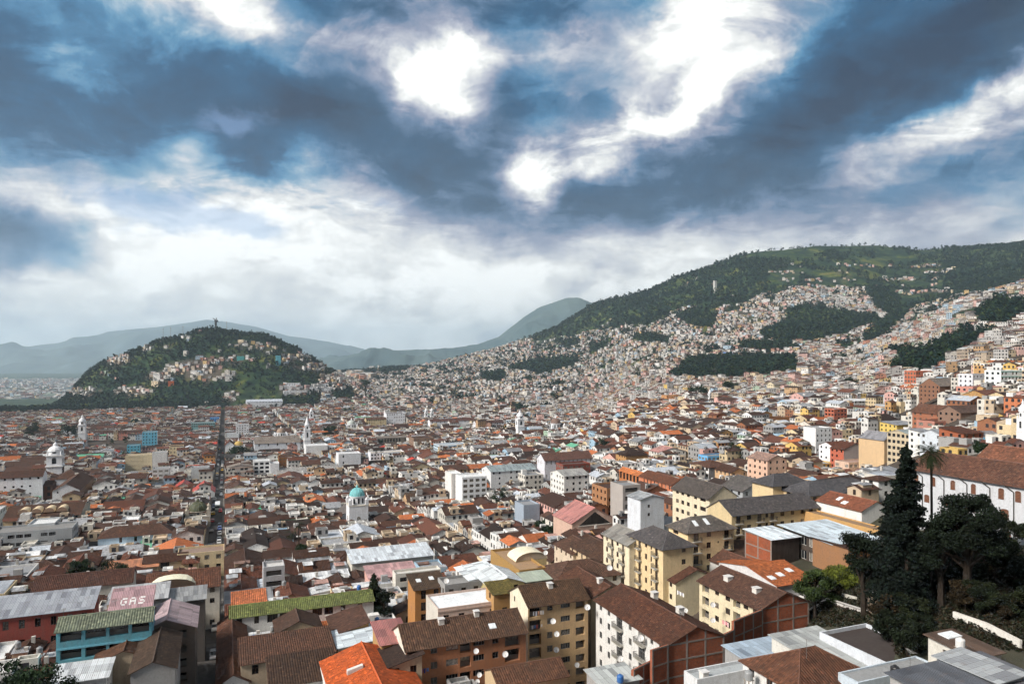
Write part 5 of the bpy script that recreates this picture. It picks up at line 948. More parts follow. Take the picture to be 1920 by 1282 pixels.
Hs('white hotel with four rows of balconies and shaded side wall', 'M2', 1240, 738, 344, 14, 15, 13, roof='hip', rise=2.2, wall=(.76, .76, .76), gm={'front': ('stucco', (.27, .26, .26))}, rc=(.11, .055, .04), st=2.9, front=[], ww=2.0, wh=1.5, gap=2.7, det=1, name='hotel', cat='hotel', lm='the white balconied hotel')  # shade of the side turned from the sun put into its wall colour
Hs('tan gabled house right of the white hotel', 'M2', 1400, 775, 330, 9, 12, 10, roof='gable', axis='u', rise=1.8, wall=(.58, .38, .22), rc='brown', det=0, lm='the tan gabled house')
Hs('cream gabled house on the terrace above the tan house', 'M2', 1490, 730, 352, 12, 12, 9, roof='gable', axis='u', rise=2, wall=(.60, .40, .26), rc='brown', det=0)
Hs('salmon gabled house with one balcony', 'M2', 1655, 690, 318, 11, 13, 11, roof='gable', axis='u', rise=2.2, wall=(.60, .40, .30), rc=(.3, .2, .17), det=0, lm='the salmon gabled house')
Hs('bright blue and white house with roof terrace', 'M2', 1232, 668, 420, 21, 9, 8, roof='flat', wall=(.14, .38, .66), rc='grey', st=3, ww=2, wh=1.4, det=0, lm='the bright blue house')
Hs('white house with salmon pink roof', 'M2', 890, 632, 450, 20, 12, 8, roof='gable', axis='u', rise=2.5, wall=(.66, .64, .60), rc=(.5, .25, .22), rm='metal_sheet', det=0, lm='the salmon-roofed white house')
Hs('dark red brick block with three storeys', 'M2', 210, 728, 395, 17, 9, 8, roof='flat', wall=(.20, .055, .04), rc=(.1, .06, .05), st=2.9, ww=2.2, wh=1.2, det=0, lm='the dark red block')
Hs('ochre hall with dark hip roof left of the blue house', 'M2', 655, 655, 425, 15, 12, 7, roof='hip', rise=3, wall=(.46, .26, .11), rc='dark brown', front=[], det=0)
Hs('long white hall with buttresses and a brown roof', 'M2', 80, 690, 425, 32, 11, 6, roof='gable', axis='v', rise=3.6, wall=(.68, .68, .74), rc=(.11, .06, .05), st=8, ww=.9, wh=2.2, gap=2.8, det=0, lm='the long white buttressed hall')
Hs('grey-white walled hospital range with pale roof', 'M2', 218, 800, 330, 13, 15, 8, roof='gable', axis='v', rise=1.8, wall=(.66, .66, .64), rc=(.33, .33, .32), rm='metal_sheet', det=0)
Hs('dark grey gable house with satellite dish and white end wall', 'M2', 1480, 905, 232, 14, 11, 7, roof='gable', axis='u', rise=3.2, wall=(.34, .36, .38), rc=(.09, .085, .085), det=0, lm='the dark grey gable')
Hs('brick house with narrow front next to the bare concrete house', 'M2', 520, 900, 275, 9, 12, 9, roof='flat', wall=(.36, .18, .09), rc='brown', det=0)
# upper right cluster
up = dict(det=0)
Mb('white five-storey house with an open dark ground floor', 'M3', 478, 590, 665, 460, 10, roof='flat', wall=(.76, .78, .80), rc='grey', st=2.9, gap=3.2, left=[], drop=.1, lm='the tall white house', name='apartment_building', cat='apartment building', det=0)
Mb('white and red apartment block with small windows, tallest of the terrace', 'M3', 600, 700, 760, 580, 10, roof='gable', axis='v', rise=2.0, wall=(.76, .77, .80), rc='red-brown', st=2.7, ww=1.1, wh=1.2, gap=2.6, lm='the white and red block', name='apartment_building', cat='apartment building', det=0)
Mb('red and grey apartment block with curved gable', 'M3', 672, 830, 765, 600, 9, roof='gable', axis='u', rise=3.0, wall=(.45, .12, .07), gm={'front': ('stucco', (.36, .34, .34))}, rc='red-brown', st=2.7, front=[], det=0, name='apartment_building', cat='apartment building', Y=370)
Mb('white apartment house with two rows of black windows', 'M3', 835, 948, 690, 570, 9, roof='hip', rise=2, wall=(.72, .73, .80), rc='red-brown', st=2.9, gap=2.7, det=0, name='apartment_building', cat='apartment building')
Mb('long white terrace under a long dark brown roof', 'M3', 700, 1000, 550, 500, 10, roof='gable', axis='v', rise=3, wall=(.72, .70, .68), rc=(.07, .042, .036), st=3.2, gap=2.8, det=0, lm='the long white terrace')
Mb('house with pink terrace and white curved balcony', 'M3', 708, 960, 790, 700, 9, roof='flat', wall=(.62, .44, .34), rc=(.4, .28, .24), st=3, ww=2.2, wh=1.5, det=0, lm='the pink-terraced house')
h_ = Mb('tall cream gabled house with a windowless front', 'M3', 952, 1075, 700, 535, 15, roof='gable', axis='u', rise=3.2, wall=(.66, .47, .28), rc=(.22, .22, .24), rm='metal_sheet', front=[('w', 5, .7, .8)], left=[], det=0, lm='the tall cream gabled house')
Mb('beige three-storey house with a band of top windows', 'M3', 1130, 1255, 650, 495, 12, roof='gable', axis='v', rise=1.4, wall=(.50, .42, .30), rc=(.28, .33, .34), rm='metal_sheet', st=2.9, ww=1.6, wh=1.5, gap=2.1, det=0, lm='the beige house with the window band')
Mb('yellow house with flat grey roof above the cream gabled house', 'M3', 1038, 1190, 500, 430, 12, roof='shed', axis='v', rise=1.2, wall=(.68, .50, .14), rc='grey', front=[], det=0, lm='the yellow hillside house')
Mb('pink villa with dark hipped roof', 'M3', 915, 1060, 465, 400, 12, roof='hip', rise=4, wall=(.56, .30, .33), rc='dark brown', st=3.2, det=0, lm='the pink villa')
Mb('white house with grey roof and two windows right of the window-band house', 'M3', 1262, 1345, 620, 490, 10, roof='shed', axis='v', rise=1.2, wall=(.70, .70, .68), rc='grey', det=0)
Mb('pale blue and white house with porch', 'M3', 1352, 1500, 620, 500, 10, roof='gable', axis='v', rise=1.8, wall=(.62, .68, .76), rc=(.26, .28, .31), rm='metal_sheet', st=2.9, det=0, lm='the pale blue porch house')
Mb('rust red brick house with lean-to roof', 'M3', 1502, 1640, 615, 490, 10, roof='shed', axis='v', rise=1.5, wall=(.32, .10, .05), rc='red-brown', det=0, lm='the rust red house')
Mb('low sky blue house with grey roof', 'M3', 1650, 1780, 585, 515, 9, roof='gable', axis='v', rise=1.6, wall=(.12, .36, .58), rc='grey', det=0, lm='the low sky blue house')
Mb('large brown brick house with a long grey pitched roof', 'M3', 1335, 1560, 235, 160, 16, roof='gable', axis='v', rise=5.2, wall=(.24, .12, .075), rc=(.19, .165, .15), rm='tile', st=3, front=[], det=0, lm='the large brown brick house')
Mb('red and white arcaded building with upper arches', 'M3', 1172, 1280, 165, 62, 12, roof='flat', wall=(.50, .14, .07), rc='grey', st=3.6, ww=2.0, wh=2.2, gap=2.6, det=0, lm='the red arcaded building', name='apartment_building', cat='apartment building')
Mb('long white open-topped concrete frame building', 'M3', 1285, 1555, 100, 52, 12, roof='flat', wall=(.70, .70, .70), rc='grey', st=4, ww=6, wh=2.4, gap=8, det=0)
Mb('white building with green balconies on the upper slope', 'M3', 1760, 1905, 185, 60, 10, roof='flat', wall=(.74, .78, .78), rc='grey', st=3, ww=1.6, wh=1.5, bands={'front': (.2, .5, .42)}, name='apartment_building', cat='apartment building', det=0, lm='the green-balconied building')
Mb('long salmon pink house with three windows below the white houses', 'M3', 1565, 1770, 250, 175, 10, roof='flat', wall=(.58, .27, .22), rc='grey', st=3, ww=1.5, wh=1.3, gap=3.2, det=0, lm='the long salmon house')
Mb('white two-storey house on the upper right slope', 'M3', 1565, 1750, 170, 85, 10, roof='flat', wall=(.66, .67, .72), rc='grey', st=3, det=0)
Mb('white house with broad white sheet roof and curved brown end', 'M3', 985, 1320, 375, 310, 12, roof='shed', axis='v', rise=1.2, wall=(.58, .36, .2), rc='white', st=3.5, front=[('w', 3, 1.4, 1.2)], det=0, lm='the white sheet-roofed house')
Mb('white house with glazed upper floor', 'M3', 745, 920, 330, 265, 12, roof='shed', axis='v', rise=1.2, wall=(.72, .72, .74), rc='white', st=3, ww=2.2, wh=1.4, det=0, lm='the white glazed house')
Mb('red frame house under the wooded strip', 'M3', 605, 695, 400, 325, 10, roof='flat', wall=(.40, .12, .07), rc='white', st=3, ww=2, wh=1.4, det=0)
Mb('brown brick wall building with no windows in the trees', 'M3', 145, 300, 430, 385, 10, roof='flat', wall=(.32, .15, .07), rc='brown', front=[], left=[], det=0)
Mb('brick chapel gable on the hillside', 'M3', 1385, 1480, 400, 355, 20, roof='gable', axis='u', rise=4, wall=(.35, .14, .08), rc=(.14, .07, .05), front=[('w', 5, .8, 1)], det=0, name='chapel', cat='chapel', lm='the brick chapel')
Mb('long dark tiled range on the right hillside', 'M3', 1480, 1760, 395, 345, 12, roof='gable', axis='v', rise=3, wall=(.25, .16, .12), rc=(.1, .065, .055), front=[], det=0)
Mb('pink colonnaded building with two white pillars', 'M3', 1300, 1570, 480, 415, 10, roof='flat', wall=(.48, .22, .17), rc='red-brown', st=4, ww=2.6, wh=1.5, gap=3.4, det=0)
# the public buildings on the hill
Mb('long white arcaded building on the hill', 'M2', 1183, 1395, 188, 148, 14, roof='gable', axis='v', rise=3, wall=(.72, .72, .78), rc=(.3, .27, .26), st=4, wh=2.3, ww=1.8, gap=3.2, det=0, drop=0, lm='the long white arcaded building', name='hospital', cat='hospital')
Mb('white arcaded wing joined to the long building on the hill', 'M2', 1400, 1600, 195, 155, 14, roof='gable', axis='v', rise=3, wall=(.70, .70, .80), rc=(.3, .27, .26), st=4, wh=2.3, ww=1.8, gap=3.2, det=0, drop=0, name='hospital', cat='hospital')
Mb('cream school block with grey roof, right of the arcaded building', 'M3', 190, 342, 210, 150, 12, roof='gable', axis='v', rise=3, wall=(.66, .58, .42), rc=(.27, .24, .22), st=3.6, gap=3.0, wh=1.6, det=0, drop=0, name='school', cat='school', lm='the cream school')
Mb('cream school block with brown roof and dark arch', 'M3', 350, 478, 208, 152, 12, roof='gable', axis='v', rise=3, wall=(.62, .52, .38), rc=(.2, .14, .12), st=3.6, gap=3.0, wh=1.6, det=0, drop=0, name='school', cat='school')
Mb('yellow school building below the dark wood', 'M2', 955, 1130, 203, 160, 12, roof='flat', wall=(.72, .50, .14), rc='white', st=3.2, wh=1.5, gap=3, det=0, name='school', cat='school', lm='the yellow school')
Mb('orange block below the yellow school', 'M2', 942, 1022, 300, 235, 12, roof='flat', wall=(.62, .32, .14), rc='brown', st=3.4, gap=3, det=0, lm='the orange block')
Mb('sports stand with white roof among the dark trees', 'M2', 1590, 1758, 95, 60, 12, roof='shed', axis='v', rise=-1.5, wall=(.05, .12, .08), rc='white', front=[], det=0, name='grandstand', cat='grandstand', lm='the white-roofed stand')
Mb('bright blue-roofed sports hall on the wooded knoll', 'H1', 1735, 1860, 918, 902, 26, roof='shed', axis='v', rise=5, wall=(.1, .2, .4), rc=(.03, .16, .50), rm='metal_sheet', front=[], det=0, name='sports_hall', cat='hall', lm='the blue-roofed sports hall') 
Mb('long white factory roof at the foot of the round hill', 'P6', 1222, 1440, 600, 555, 40, roof='gable', axis='v', rise=4, wall=(.70, .72, .76), rc='silver', st=6, gap=6, wh=2, det=0, name='factory', cat='factory', lm='the white factory')
for i, (x0, x1, yb, yt) in enumerate([(1445, 1612, 520, 490), (1450, 1560, 490, 462), (1455, 1545, 468, 444), (1605, 1735, 495, 470), (1615, 1715, 470, 448)]):
    Mb(['lowest', 'middle', 'uppermost', 'lower right', 'upper right'][i]+' row of white terraced housing on the round hill', 'P6', x0, x1, yb, yt, 9, roof='flat', wall=(.70, .71, .74), rc='white', st=3.2, ww=2, wh=1.5, gap=3.4, det=0, name='terraced_housing', cat='housing', group='white terraced rows on the round hill')
Mb('orange cube house on the round hill', 'P6', 752, 787, 470, 432, 12, roof='flat', wall=(.66, .16, .05), rc='red', det=0)
Mb('turquoise and white tower house on the round hill', 'P6', 1400, 1428, 340, 278, 10, roof='flat', wall=(.15, .5, .62), rc='white', det=0)
Mb('turquoise-walled house on the round hill', 'P6', 1165, 1210, 312, 282, 10, roof='flat', wall=(.10, .45, .45), rc='grey', det=0)
# ---------------------------------------------------------------- churches, towers and the statue
def G(cr, x, y, Y=None):
    px, py = pxy(cr, x, y); Y = Y or hit(px, py, 0); X, _, _z = P2(px, py, Y); return X, Y, Tf(X, Y), Y/FP
white = (.78, .80, .84)
def sqbox(mb, c, s, z0, z1, col, m='stucco'): mb.box((c[0]-(V.x+U.x)*s/2, c[1]-(V.y+U.y)*s/2, z0), (V.x*s, V.y*s, 0), (U.x*s, U.y*s, 0), (0, 0, z1-z0), col, m)
def arch(mb, c, s, zc, w_, hh):      # a dark bell opening on the front and on both sides
    for d, n in ((V, -U), (U, V), (U, -V)):
        o = Vector(c[:2])+n*(s/2+.02)-d*w_/2; P = lambda a, z: (o.x+d.x*a, o.y+d.y*a, z)
        mb.face([P(0, zc), P(w_, zc), P(w_, zc+hh), P(w_*.8, zc+hh+w_*.4), P(w_*.2, zc+hh+w_*.4), P(0, zc+hh)], (.03, .03, .035), 'glass')
def bell_tower(label, cr, x, yb, ytop, wpx, kind='dome', Y=None, lm=None, group=None, col=white):
    X, Y, zg, k = G(cr, x, yb, Y); s = wpx/CR[cr][2]*k*.93; px, pt = pxy(cr, x, ytop); zt = EYE-(pt-HY)/FP*Y; h_ = zt-zg; VIEW.append((px-wpx/CR[cr][2]/2, px+wpx/CR[cr][2]/2, pxy(cr, x, yb)[1], Y))
    root = thing('bell_tower', label, 'church tower', (X, Y, zg), group); c = (X, Y)
    b, e, r = MB(), MB(), MB(); z1 = zg+h_*.34; z2 = zg+h_*.62; z3 = zg+h_*.76
    sqbox(b, c, s, zg-6, z1, col); sqbox(b, c, s*1.12, z1, z1+s*.06, (.7, .7, .7)); sqbox(b, c, s*.96, z1+s*.06, z2, col); b.build('shaft', root, (X, Y, zg))
    arch(e, c, s*.96, z1+h_*.08, s*.28, h_*.12); sqbox(e, c, s*1.08, z2, z2+s*.06, (.7, .7, .7)); 
    if kind == 'spire':
        sqbox(e, c, s*.7, z2+s*.06, z3, col); arch(e, c, s*.7, z2+s*.15, s*.22, (z3-z2)*.45); e.build('belfry', root, (X, Y, zg))
        r.lathe((X, Y, z3), [(s*.42, 0), (s*.34, h_*.03), (s*.2, h_*.12), (.15, h_*.24)], 8, col, 'plain')
    else:
        e.lathe((X, Y, z2+s*.06), [(s*.44, 0), (s*.44, z3-z2-s*.1)], 8, col, 'stucco'); arch(e, c, s*.86, z2+s*.2, s*.2, (z3-z2)*.4); e.build('belfry', root, (X, Y, zg))
        r.lathe((X, Y, z3-s*.05), [(s*.50, 0), (s*.46, h_*.05), (s*.34, h_*.1), (s*.16, h_*.135), (s*.14, h_*.15), (s*.14, h_*.19), (s*.05, h_*.22), (.1, h_*.25)], 12, tuple(q_*.92 for q_ in col), 'plain')
    for dx, dy in ((-1, -1), (1, -1), (1, 1), (-1, 1)):
        p = Vector(c)+V*dx*s*.42+U*dy*s*.42; r.lathe((p.x, p.y, z2+s*.05), [(s*.06, 0), (s*.05, s*.2), (.02, s*.34)], 5, col, 'plain')
    r.build('spire' if kind == 'spire' else 'dome', root, (X, Y, zg))
    if lm: LM.append((lm, px, pt))
bell_tower('white bell tower with tiered top beside the white convent', 'L1', 303, 985, 778, 80, 'dome', lm='the near white bell tower')
bell_tower('slim white bell tower left of the pink palace', 'L1', 450, 780, 632, 38, 'dome', Y=900)
bell_tower('tall slim white cathedral tower with pointed top', 'L1', 1678, 850, 640, 36, 'spire', Y=770)
bell_tower('small far white tower with pointed roof behind the cathedral', 'L1', 1701, 680, 592, 24, 'spire')
bell_tower('square white bell tower with flat dome in the centre of the town', 'M1', 1628, 470, 300, 50, 'dome', lm='the square white bell tower')
bell_tower('left tower of the twin-towered white church', 'M1', 1025, 360, 285, 22, 'dome', Y=1180, group='twin towers of the white church')
bell_tower('right tower of the twin-towered white church', 'M1', 1062, 360, 285, 22, 'dome', Y=1180, group='twin towers of the white church')
bell_tower('white hillside church tower below the arcaded building', 'M2', 1247, 292, 188, 26, 'spire')
bell_tower('small white tower among the far pink-grey houses', 'M2', 150, 215, 160, 22, 'dome')
bell_tower('white church tower cut by the right edge above the monastery roof', 'M3', 1912, 560, 250, 58, 'dome', Y=255, lm='the right-edge church tower')
bell_tower('little far white turret between the main street and the cathedral', 'L1', 1452, 672, 632, 20, 'dome')
def dome_church(label, cr, x, yb, ytop, wpx, dcol, bcol, Y=None, drum=.3, name='domed_church', lm=None, ribs=True, body=1.5):
    X, Y, zg, k = G(cr, x, yb, Y); R_ = wpx/CR[cr][2]*k/2; px, pt = pxy(cr, x, ytop); zt = EYE-(pt-HY)/FP*Y
    VIEW.append((px-wpx/CR[cr][2]*.8, px+wpx/CR[cr][2]*.8, pxy(cr, x, yb)[1], Y)); root = thing(name, label, 'church', (X, Y, zg)); zd = zt-R_*1.35; zr = zd-R_*2*drum-R_*.3
    b = MB(); sqbox(b, (X, Y), R_*2*body, zg-4, zr-.5, bcol); sqbox(b, (X, Y), R_*2*body*1.03, zr-.5, zr, (.6, .58, .52)); arch(b, (X, Y), R_*2*body, zg+1, R_*.5, max(1, (zr-zg)*.45))
    for dx, dy in ((-1, -1), (1, -1), (1, 1), (-1, 1)):
        p = Vector((X, Y))+V*dx*R_*body*.86+U*dy*R_*body*.86; sqbox(b, p, R_*.42, zr, zr+R_*.7, bcol); b.lathe((p.x, p.y, zr+R_*.7), [(R_*.24, 0), (.02, R_*.35)], 6, bcol, 'plain')
    b.build('wall', root, (X, Y, zg))
    d_ = MB(); d_.lathe((X, Y, zr), [(R_*.96, 0), (R_*.96, zd-zr)], 20, bcol, 'stucco')
    for i in range(10):
        a = 6.283*i/10+.1; p = (X+math.cos(a)*R_*.97, Y+math.sin(a)*R_*.97); t0 = Vector((-math.sin(a), math.cos(a)))*R_*.13
        d_.face([(p[0]-t0.x, p[1]-t0.y, zr+(zd-zr)*.15), (p[0]+t0.x, p[1]+t0.y, zr+(zd-zr)*.15), (p[0]+t0.x, p[1]+t0.y, zr+(zd-zr)*.8), (p[0]-t0.x, p[1]-t0.y, zr+(zd-zr)*.8)], (.03, .03, .04), 'glass')
    d_.lathe((X, Y, zd), [(R_*1.08, 0), (R_*1.08, R_*.08), (R_, R_*.08)], 20, bcol, 'plain'); d_.build('drum', root, (X, Y, zg))
    c = MB(); prof = [(R_*math.cos(t_), R_*1.0*math.sin(t_)+R_*.08) for t_ in np.linspace(0, 1.42, 9)]; c.lathe((X, Y, zd), prof, 24, dcol, 'plain')
    if ribs:
        for i in range(12):
            a = 6.283*i/12
            for (r0, z0), (r1, z1) in zip(prof, prof[1:]): c.tube((X+math.cos(a)*r0, Y+math.sin(a)*r0, zd+z0), (X+math.cos(a)*r1, Y+math.sin(a)*r1, zd+z1), R_*.035, R_*.035, tuple(q_*1.35 for q_ in dcol), 'plain', 4)
    c.build('dome', root, (X, Y, zg))
    l = MB(); z_ = zd+R_*1.05; l.lathe((X, Y, z_), [(R_*.17, 0), (R_*.17, R_*.2), (R_*.2, R_*.2), (R_*.1, R_*.33), (.03, R_*.5)], 8, bcol if not ribs else dcol, 'plain'); l.build('lantern', root, (X, Y, zg))
    if lm: LM.append((lm, px, pt))
dome_church('white church with a pale blue ribbed dome', 'M1', 582, 1000, 790, 96, (.16, .43, .46), (.72, .74, .78), Y=322, drum=.36, body=1.25, lm='the blue-domed church')
dome_church('stone church with a dark green-brown ribbed dome beside the main street', 'L1', 1082, 1232, 1095, 92, (.075, .085, .05), (.40, .36, .30), Y=340, drum=.03, body=1.35, lm='the green-brown dome')
dome_church('chapel with a small golden dome beside the cathedral', 'L1', 1303, 850, 770, 46, (.50, .36, .12), white, Y=730, ribs=False, lm='the golden dome')
dome_church('small cupola rising behind the cathedral roof', 'L1', 1535, 790, 700, 46, (.30, .22, .17), white, Y=800, ribs=False)
dome_church('white domed chapel with brown conical roof left of the wooded knoll', 'M1', 1858, 440, 345, 66, (.17, .11, .09), white, ribs=False, lm='the white domed chapel')
dome_church('white domed transept among the white church roofs', 'M1', 545, 440, 360, 50, (.45, .5, .48), white, ribs=False)
# side halls that belong to the blue-domed church
Mb('white transept roofed in grey slate below the pale blue dome', 'M1', 475, 640, 1040, 985, 14, roof='gable', axis='u', rise=4.0, wall=(.74, .76, .80), rc=(.12, .11, .11), front=[], det=0, name='church_nave', cat='church')
# winged statue on the hilltop
X, Y = (404.5-CX)/FP*1950, 1950.0; zb = Tf(X, Y)-1; k = Y/FP
root = thing('statue', 'dark winged woman statue on a domed pedestal crowning the round hill', 'statue', (X, Y, zb)); zt = EYE-(595.5-HY)/FP*Y; zm = EYE-(615.5-HY)/FP*Y; mc = (.015, .017, .02)
p = MB(); hb = zm-zb
p.lathe((X, Y, zb-2), [(8.5, 0), (8.5, 2+hb*.35), (9.2, 2+hb*.36), (9.2, 2+hb*.42), (7.2, 2+hb*.43), (6.4, 2+hb*.62), (4.0, 2+hb*.84), (3.0, 2+hb)], 12, mc, 'statue_metal')
for i in range(8): a = 6.283*i/8; p.lathe((X+8.2*math.cos(a), Y+8.2*math.sin(a), zb+hb*.42), [(.8, 0), (.9, 1.5), (.02, 3.2)], 5, mc, 'statue_metal')
p.build('pedestal', root, (X, Y, zb)); H_ = zt-zm; f = MB()
rings = [(0, 2.6, 0, 2.3), (.10, 2.0, .1, 1.8), (.28, 2.3, .3, 1.9), (.45, 2.9, .2, 2.2), (.58, 3.0, 0, 2.2), (.68, 2.5, .2, 1.7), (.76, 2.9, .3, 1.7), (.80, 2.2, .5, 1.4), (.84, 1.0, .8, .9), (.87, 1.1, 1.2, 1.1), (.91, 1.45, 1.5, 1.35), (.96, 1.15, 1.7, 1.1), (1.0, .15, 1.8, .15)]
for (t0, a0, o0, b0), (t1, a1, o1, b1) in zip(rings, rings[1:]):
    for i in range(14):
        g0, g1 = 6.283*i/14, 6.283*(i+1)/14; fold = lambda g, tt: 1+.10*math.sin(g*5+tt*7)*(tt < .6)
        f.face([(X+o0+a0*math.cos(g0)*fold(g0, t0), Y+b0*math.sin(g0), zm+t0*H_), (X+o0+a0*math.cos(g1)*fold(g1, t0), Y+b0*math.sin(g1), zm+t0*H_), (X+o1+a1*math.cos(g1)*fold(g1, t1), Y+b1*math.sin(g1), zm+t1*H_), (X+o1+a1*math.cos(g0)*fold(g0, t1), Y+b1*math.sin(g0), zm+t1*H_)], mc, 'statue_metal')
f.tube((X+2.2, Y-.5, zm+.76*H_), (X+4.6, Y-1.6, zm+.62*H_), 1.0, .75, mc, 'statue_metal'); f.tube((X+4.6, Y-1.6, zm+.62*H_), (X+2.6, Y-3.0, zm+.56*H_), .75, .5, mc, 'statue_metal')
f.tube((X-1.8, Y-.5, zm+.76*H_), (X-3.0, Y-2.0, zm+.62*H_), .9, .6, mc, 'statue_metal'); f.build('figure', root, (X, Y, zb))
for s, pts in ((-1, [(-.4, .70), (-2.6, .80), (-4.6, .93), (-7.4, .955), (-9.6, .93), (-7.6, .89), (-5.8, .86), (-4.6, .80), (-3.4, .70), (-2.6, .56)]), (1, [(.6, .72), (2.8, .78), (4.4, .82), (5.0, .74), (5.6, .66), (6.8, .56), (6.0, .55), (4.6, .60), (3.4, .62), (2.2, .58)])):
    wg = MB(); a = [(X+x, Y+1.6, zm+z*H_) for x, z in pts]; b = [(x, y+.7, z) for x, y, z in a]; wg.face(a, mc, 'statue_metal'); wg.face(b[::-1], mc, 'statue_metal')
    for i in range(len(a)): j = (i+1) % len(a); wg.face([a[i], a[j], b[j], b[i]], mc, 'statue_metal')
    wg.build('wing', root, (X, Y, zb))
for px_, y0_, y1_, lab in ((306, 616, 640, 'thin antenna mast, leftmost on the round hill'), (320, 614, 636, 'thin antenna mast between two taller ones on the round hill'), (343, 612, 634, 'tall antenna mast left of the statue'), (425, 603, 626, 'lone antenna mast right of the statue')):
    X = (px_-CX)/FP*1935; Y = 1935.; z0 = Tf(X, Y); z1 = EYE-(y0_-HY)/FP*Y; rt_ = thing('antenna_mast', lab, 'mast', (X, Y, z0), 'antenna masts on the round hill'); m_ = MB()
    m_.tube((X, Y, z0-3), (X, Y, z1), .55, .45, (.3, .3, .32), 'plain', 4); m_.build('pole', rt_, (X, Y, z0)); m_ = MB(); m_.box((X-1.4, Y-.3, z1-2), (2.8, 0, 0), (0, .6, 0), (0, 0, 1.8), (.3, .3, .32), 'plain'); m_.build('aerial', rt_, (X, Y, z0))
# pale memorial tower on the wooded slope
X, Y, zg, k = G('H1', 1627, 480); rt_ = thing('memorial_tower', 'pale square memorial tower standing in the woods on the right slope', 'tower', (X, Y, zg)); hh = 21*k; m_ = MB(); sqbox(m_, (X, Y), 4.6*k, zg-5, zg+hh, (.5, .5, .48)); m_.build('shaft', rt_, (X, Y, zg)); m_ = MB(); sqbox(m_, (X, Y), 5.2*k, zg+hh, zg+hh+1.2*k, (.5, .5, .48)); m_.build('crown', rt_, (X, Y, zg))
# green tarpaulin stalls roofs beside the market
for i, (x, y, w_) in enumerate(((1328, 1190, 13), (1330, 1205, 13))):
    X, Y, zg, k = G('L1', x, y+22); rt_ = thing('tarpaulin_roof', ['bright green tarpaulin roof, rear one of the pair', 'bright green tarpaulin roof, front one of the pair'][i], 'tarpaulin', (X, Y, zg)); m_ = MB(); a = Vector((X, Y)); z_ = zg+5.5
    P = lambda p, q_, z: (a.x+V.x*p+U.x*q_, a.y+V.y*p+U.y*q_, z)
    m_.slab([P(0, 0, z_), P(w_, 0, z_), P(w_, 2.5, z_+.8), P(0, 2.5, z_+.8)], .06, (.03, .33, .20), 'cloth'); m_.slab([P(0, 5, z_), P(0, 2.5, z_+.8), P(w_, 2.5, z_+.8), P(w_, 5, z_)], .06, (.03, .33, .20), 'cloth'); m_.build('sheet', rt_, (X, Y, zg)); m_ = MB()
    for p in (0.2, w_/2, w_-.2):
        for q_ in (.2, 4.8): m_.tube(P(p, q_, zg-1), P(p, q_, z_), .07, .07, (.3, .3, .3), 'plain', 4)
    m_.build('post', rt_, (X, Y, zg))
# white letters painted on the pink roof
P = GA['P']; z_ = GA['z']; L5 = {'G': ['01111', '10000', '10011', '10001', '01110'], 'A': ['01110', '10001', '11111', '10001', '10001'], 'S': ['01111', '10000', '01110', '00001', '11110']}
for i, ch in enumerate('GAS'):
    m_ = MB()
    for r_, row in enumerate(L5[ch]):
        for c_, v_ in enumerate(row):
            if v_ == '1':
                p0, q0 = 1.5+i*1.6+c_*.22, 5.6-r_*.5; zz = lambda q_: z_+2.4*q_/9+.022
                m_.face([P(p0, q0-.5, zz(q0-.5)), P(p0+.22, q0-.5, zz(q0-.5)), P(p0+.22, q0, zz(q0)), P(p0, q0, zz(q0))], (.72, .72, .72), 'plain')
    m_.build('painted_letter', GA['root'], GA['org'])
# satellite dishes
DISH = MB(); DISH.lathe((0, 0, 0), [(.02, 0), (.25, .03), (.42, .10), (.5, .17)], 12, (.68, .68, .68), 'plain'); dm = DISH.mesh('reflector'); AR = MB(); AR.tube((0, -.5, .16), (0, 0, .5), .03, .03, (.2, .2, .2), 'plain', 4); AR.tube((0, .0, 0), (0, .15, -.45), .04, .04, (.2, .2, .2), 'plain', 4); am = AR.mesh('bracket')
def dish(label, cr, x, y, Y, s=1.0, yaw=0):
    px, py = pxy(cr, x, y); X, _, z = P2(px, py, Y); r_ = thing('satellite_dish', label, 'satellite dish', (X, Y, z), 'white satellite dishes')
    for nme, m_ in (('reflector', dm), ('bracket', am)): o = bpy.data.objects.new(nme, m_); COL.objects.link(o); o.parent = r_; o.rotation_euler = (R(65), 0, R(yaw)); o.scale = (s, s, s)
for a in [('white dish on the tan block below its first window column, upper one', 'K4', 1262, 812, 139.6, 1.1), ('white dish on the tan block below the upper one', 'K4', 1288, 908, 139.6, 1.1), ('white dish on the tan block, lowest of the window column', 'K4', 1286, 1025, 139.6, 1.1), ('white dish at the top right corner of the tan block', 'K4', 1517, 708, 142.5, 1.2),
    ('white dish on the orange brick block at the central loggia', 'K4', 688, 1035, 127, 1.0), ('white dish on the orange brick block beside the barred window', 'K4', 905, 1058, 129, 1.1), ('white dish low on the orange brick block, upper of two', 'K4', 712, 1212, 127, .9), ('white dish low on the orange brick block, lower of two', 'K4', 697, 1262, 127, .9),
    ('white dish near the foot of the tan block', 'K4', 1440, 1138, 141, 1.0), ('white dish on the balcony of the white block', 'K5', 480, 938, 126.5, 1.2), ('white dish on the lower balcony of the white block', 'K5', 330, 1092, 131, 1.1), ('white dish high on the cream block', 'K5', 1020, 690, 146.5, 1.1), ('white dish in the middle of the cream block', 'K5', 815, 732, 151, 1.1),
    ('white dish low on the cream block', 'K5', 1020, 805, 146.5, 1.1), ('big white dish on the roof behind the white parapet', 'K6', 1057, 1205, 84, 1.5), ('white dish on the white roof edge above the white block', 'K5', 250, 415, 150, 1.2), ('white dish on the roof left of the cream block with pale grey roof', 'K4', 1205, 302, 178, 1.2), ('white dish on the corner of the ochre-walled house', 'K4', 465, 512, 158, 1.2)]: dish(*a)
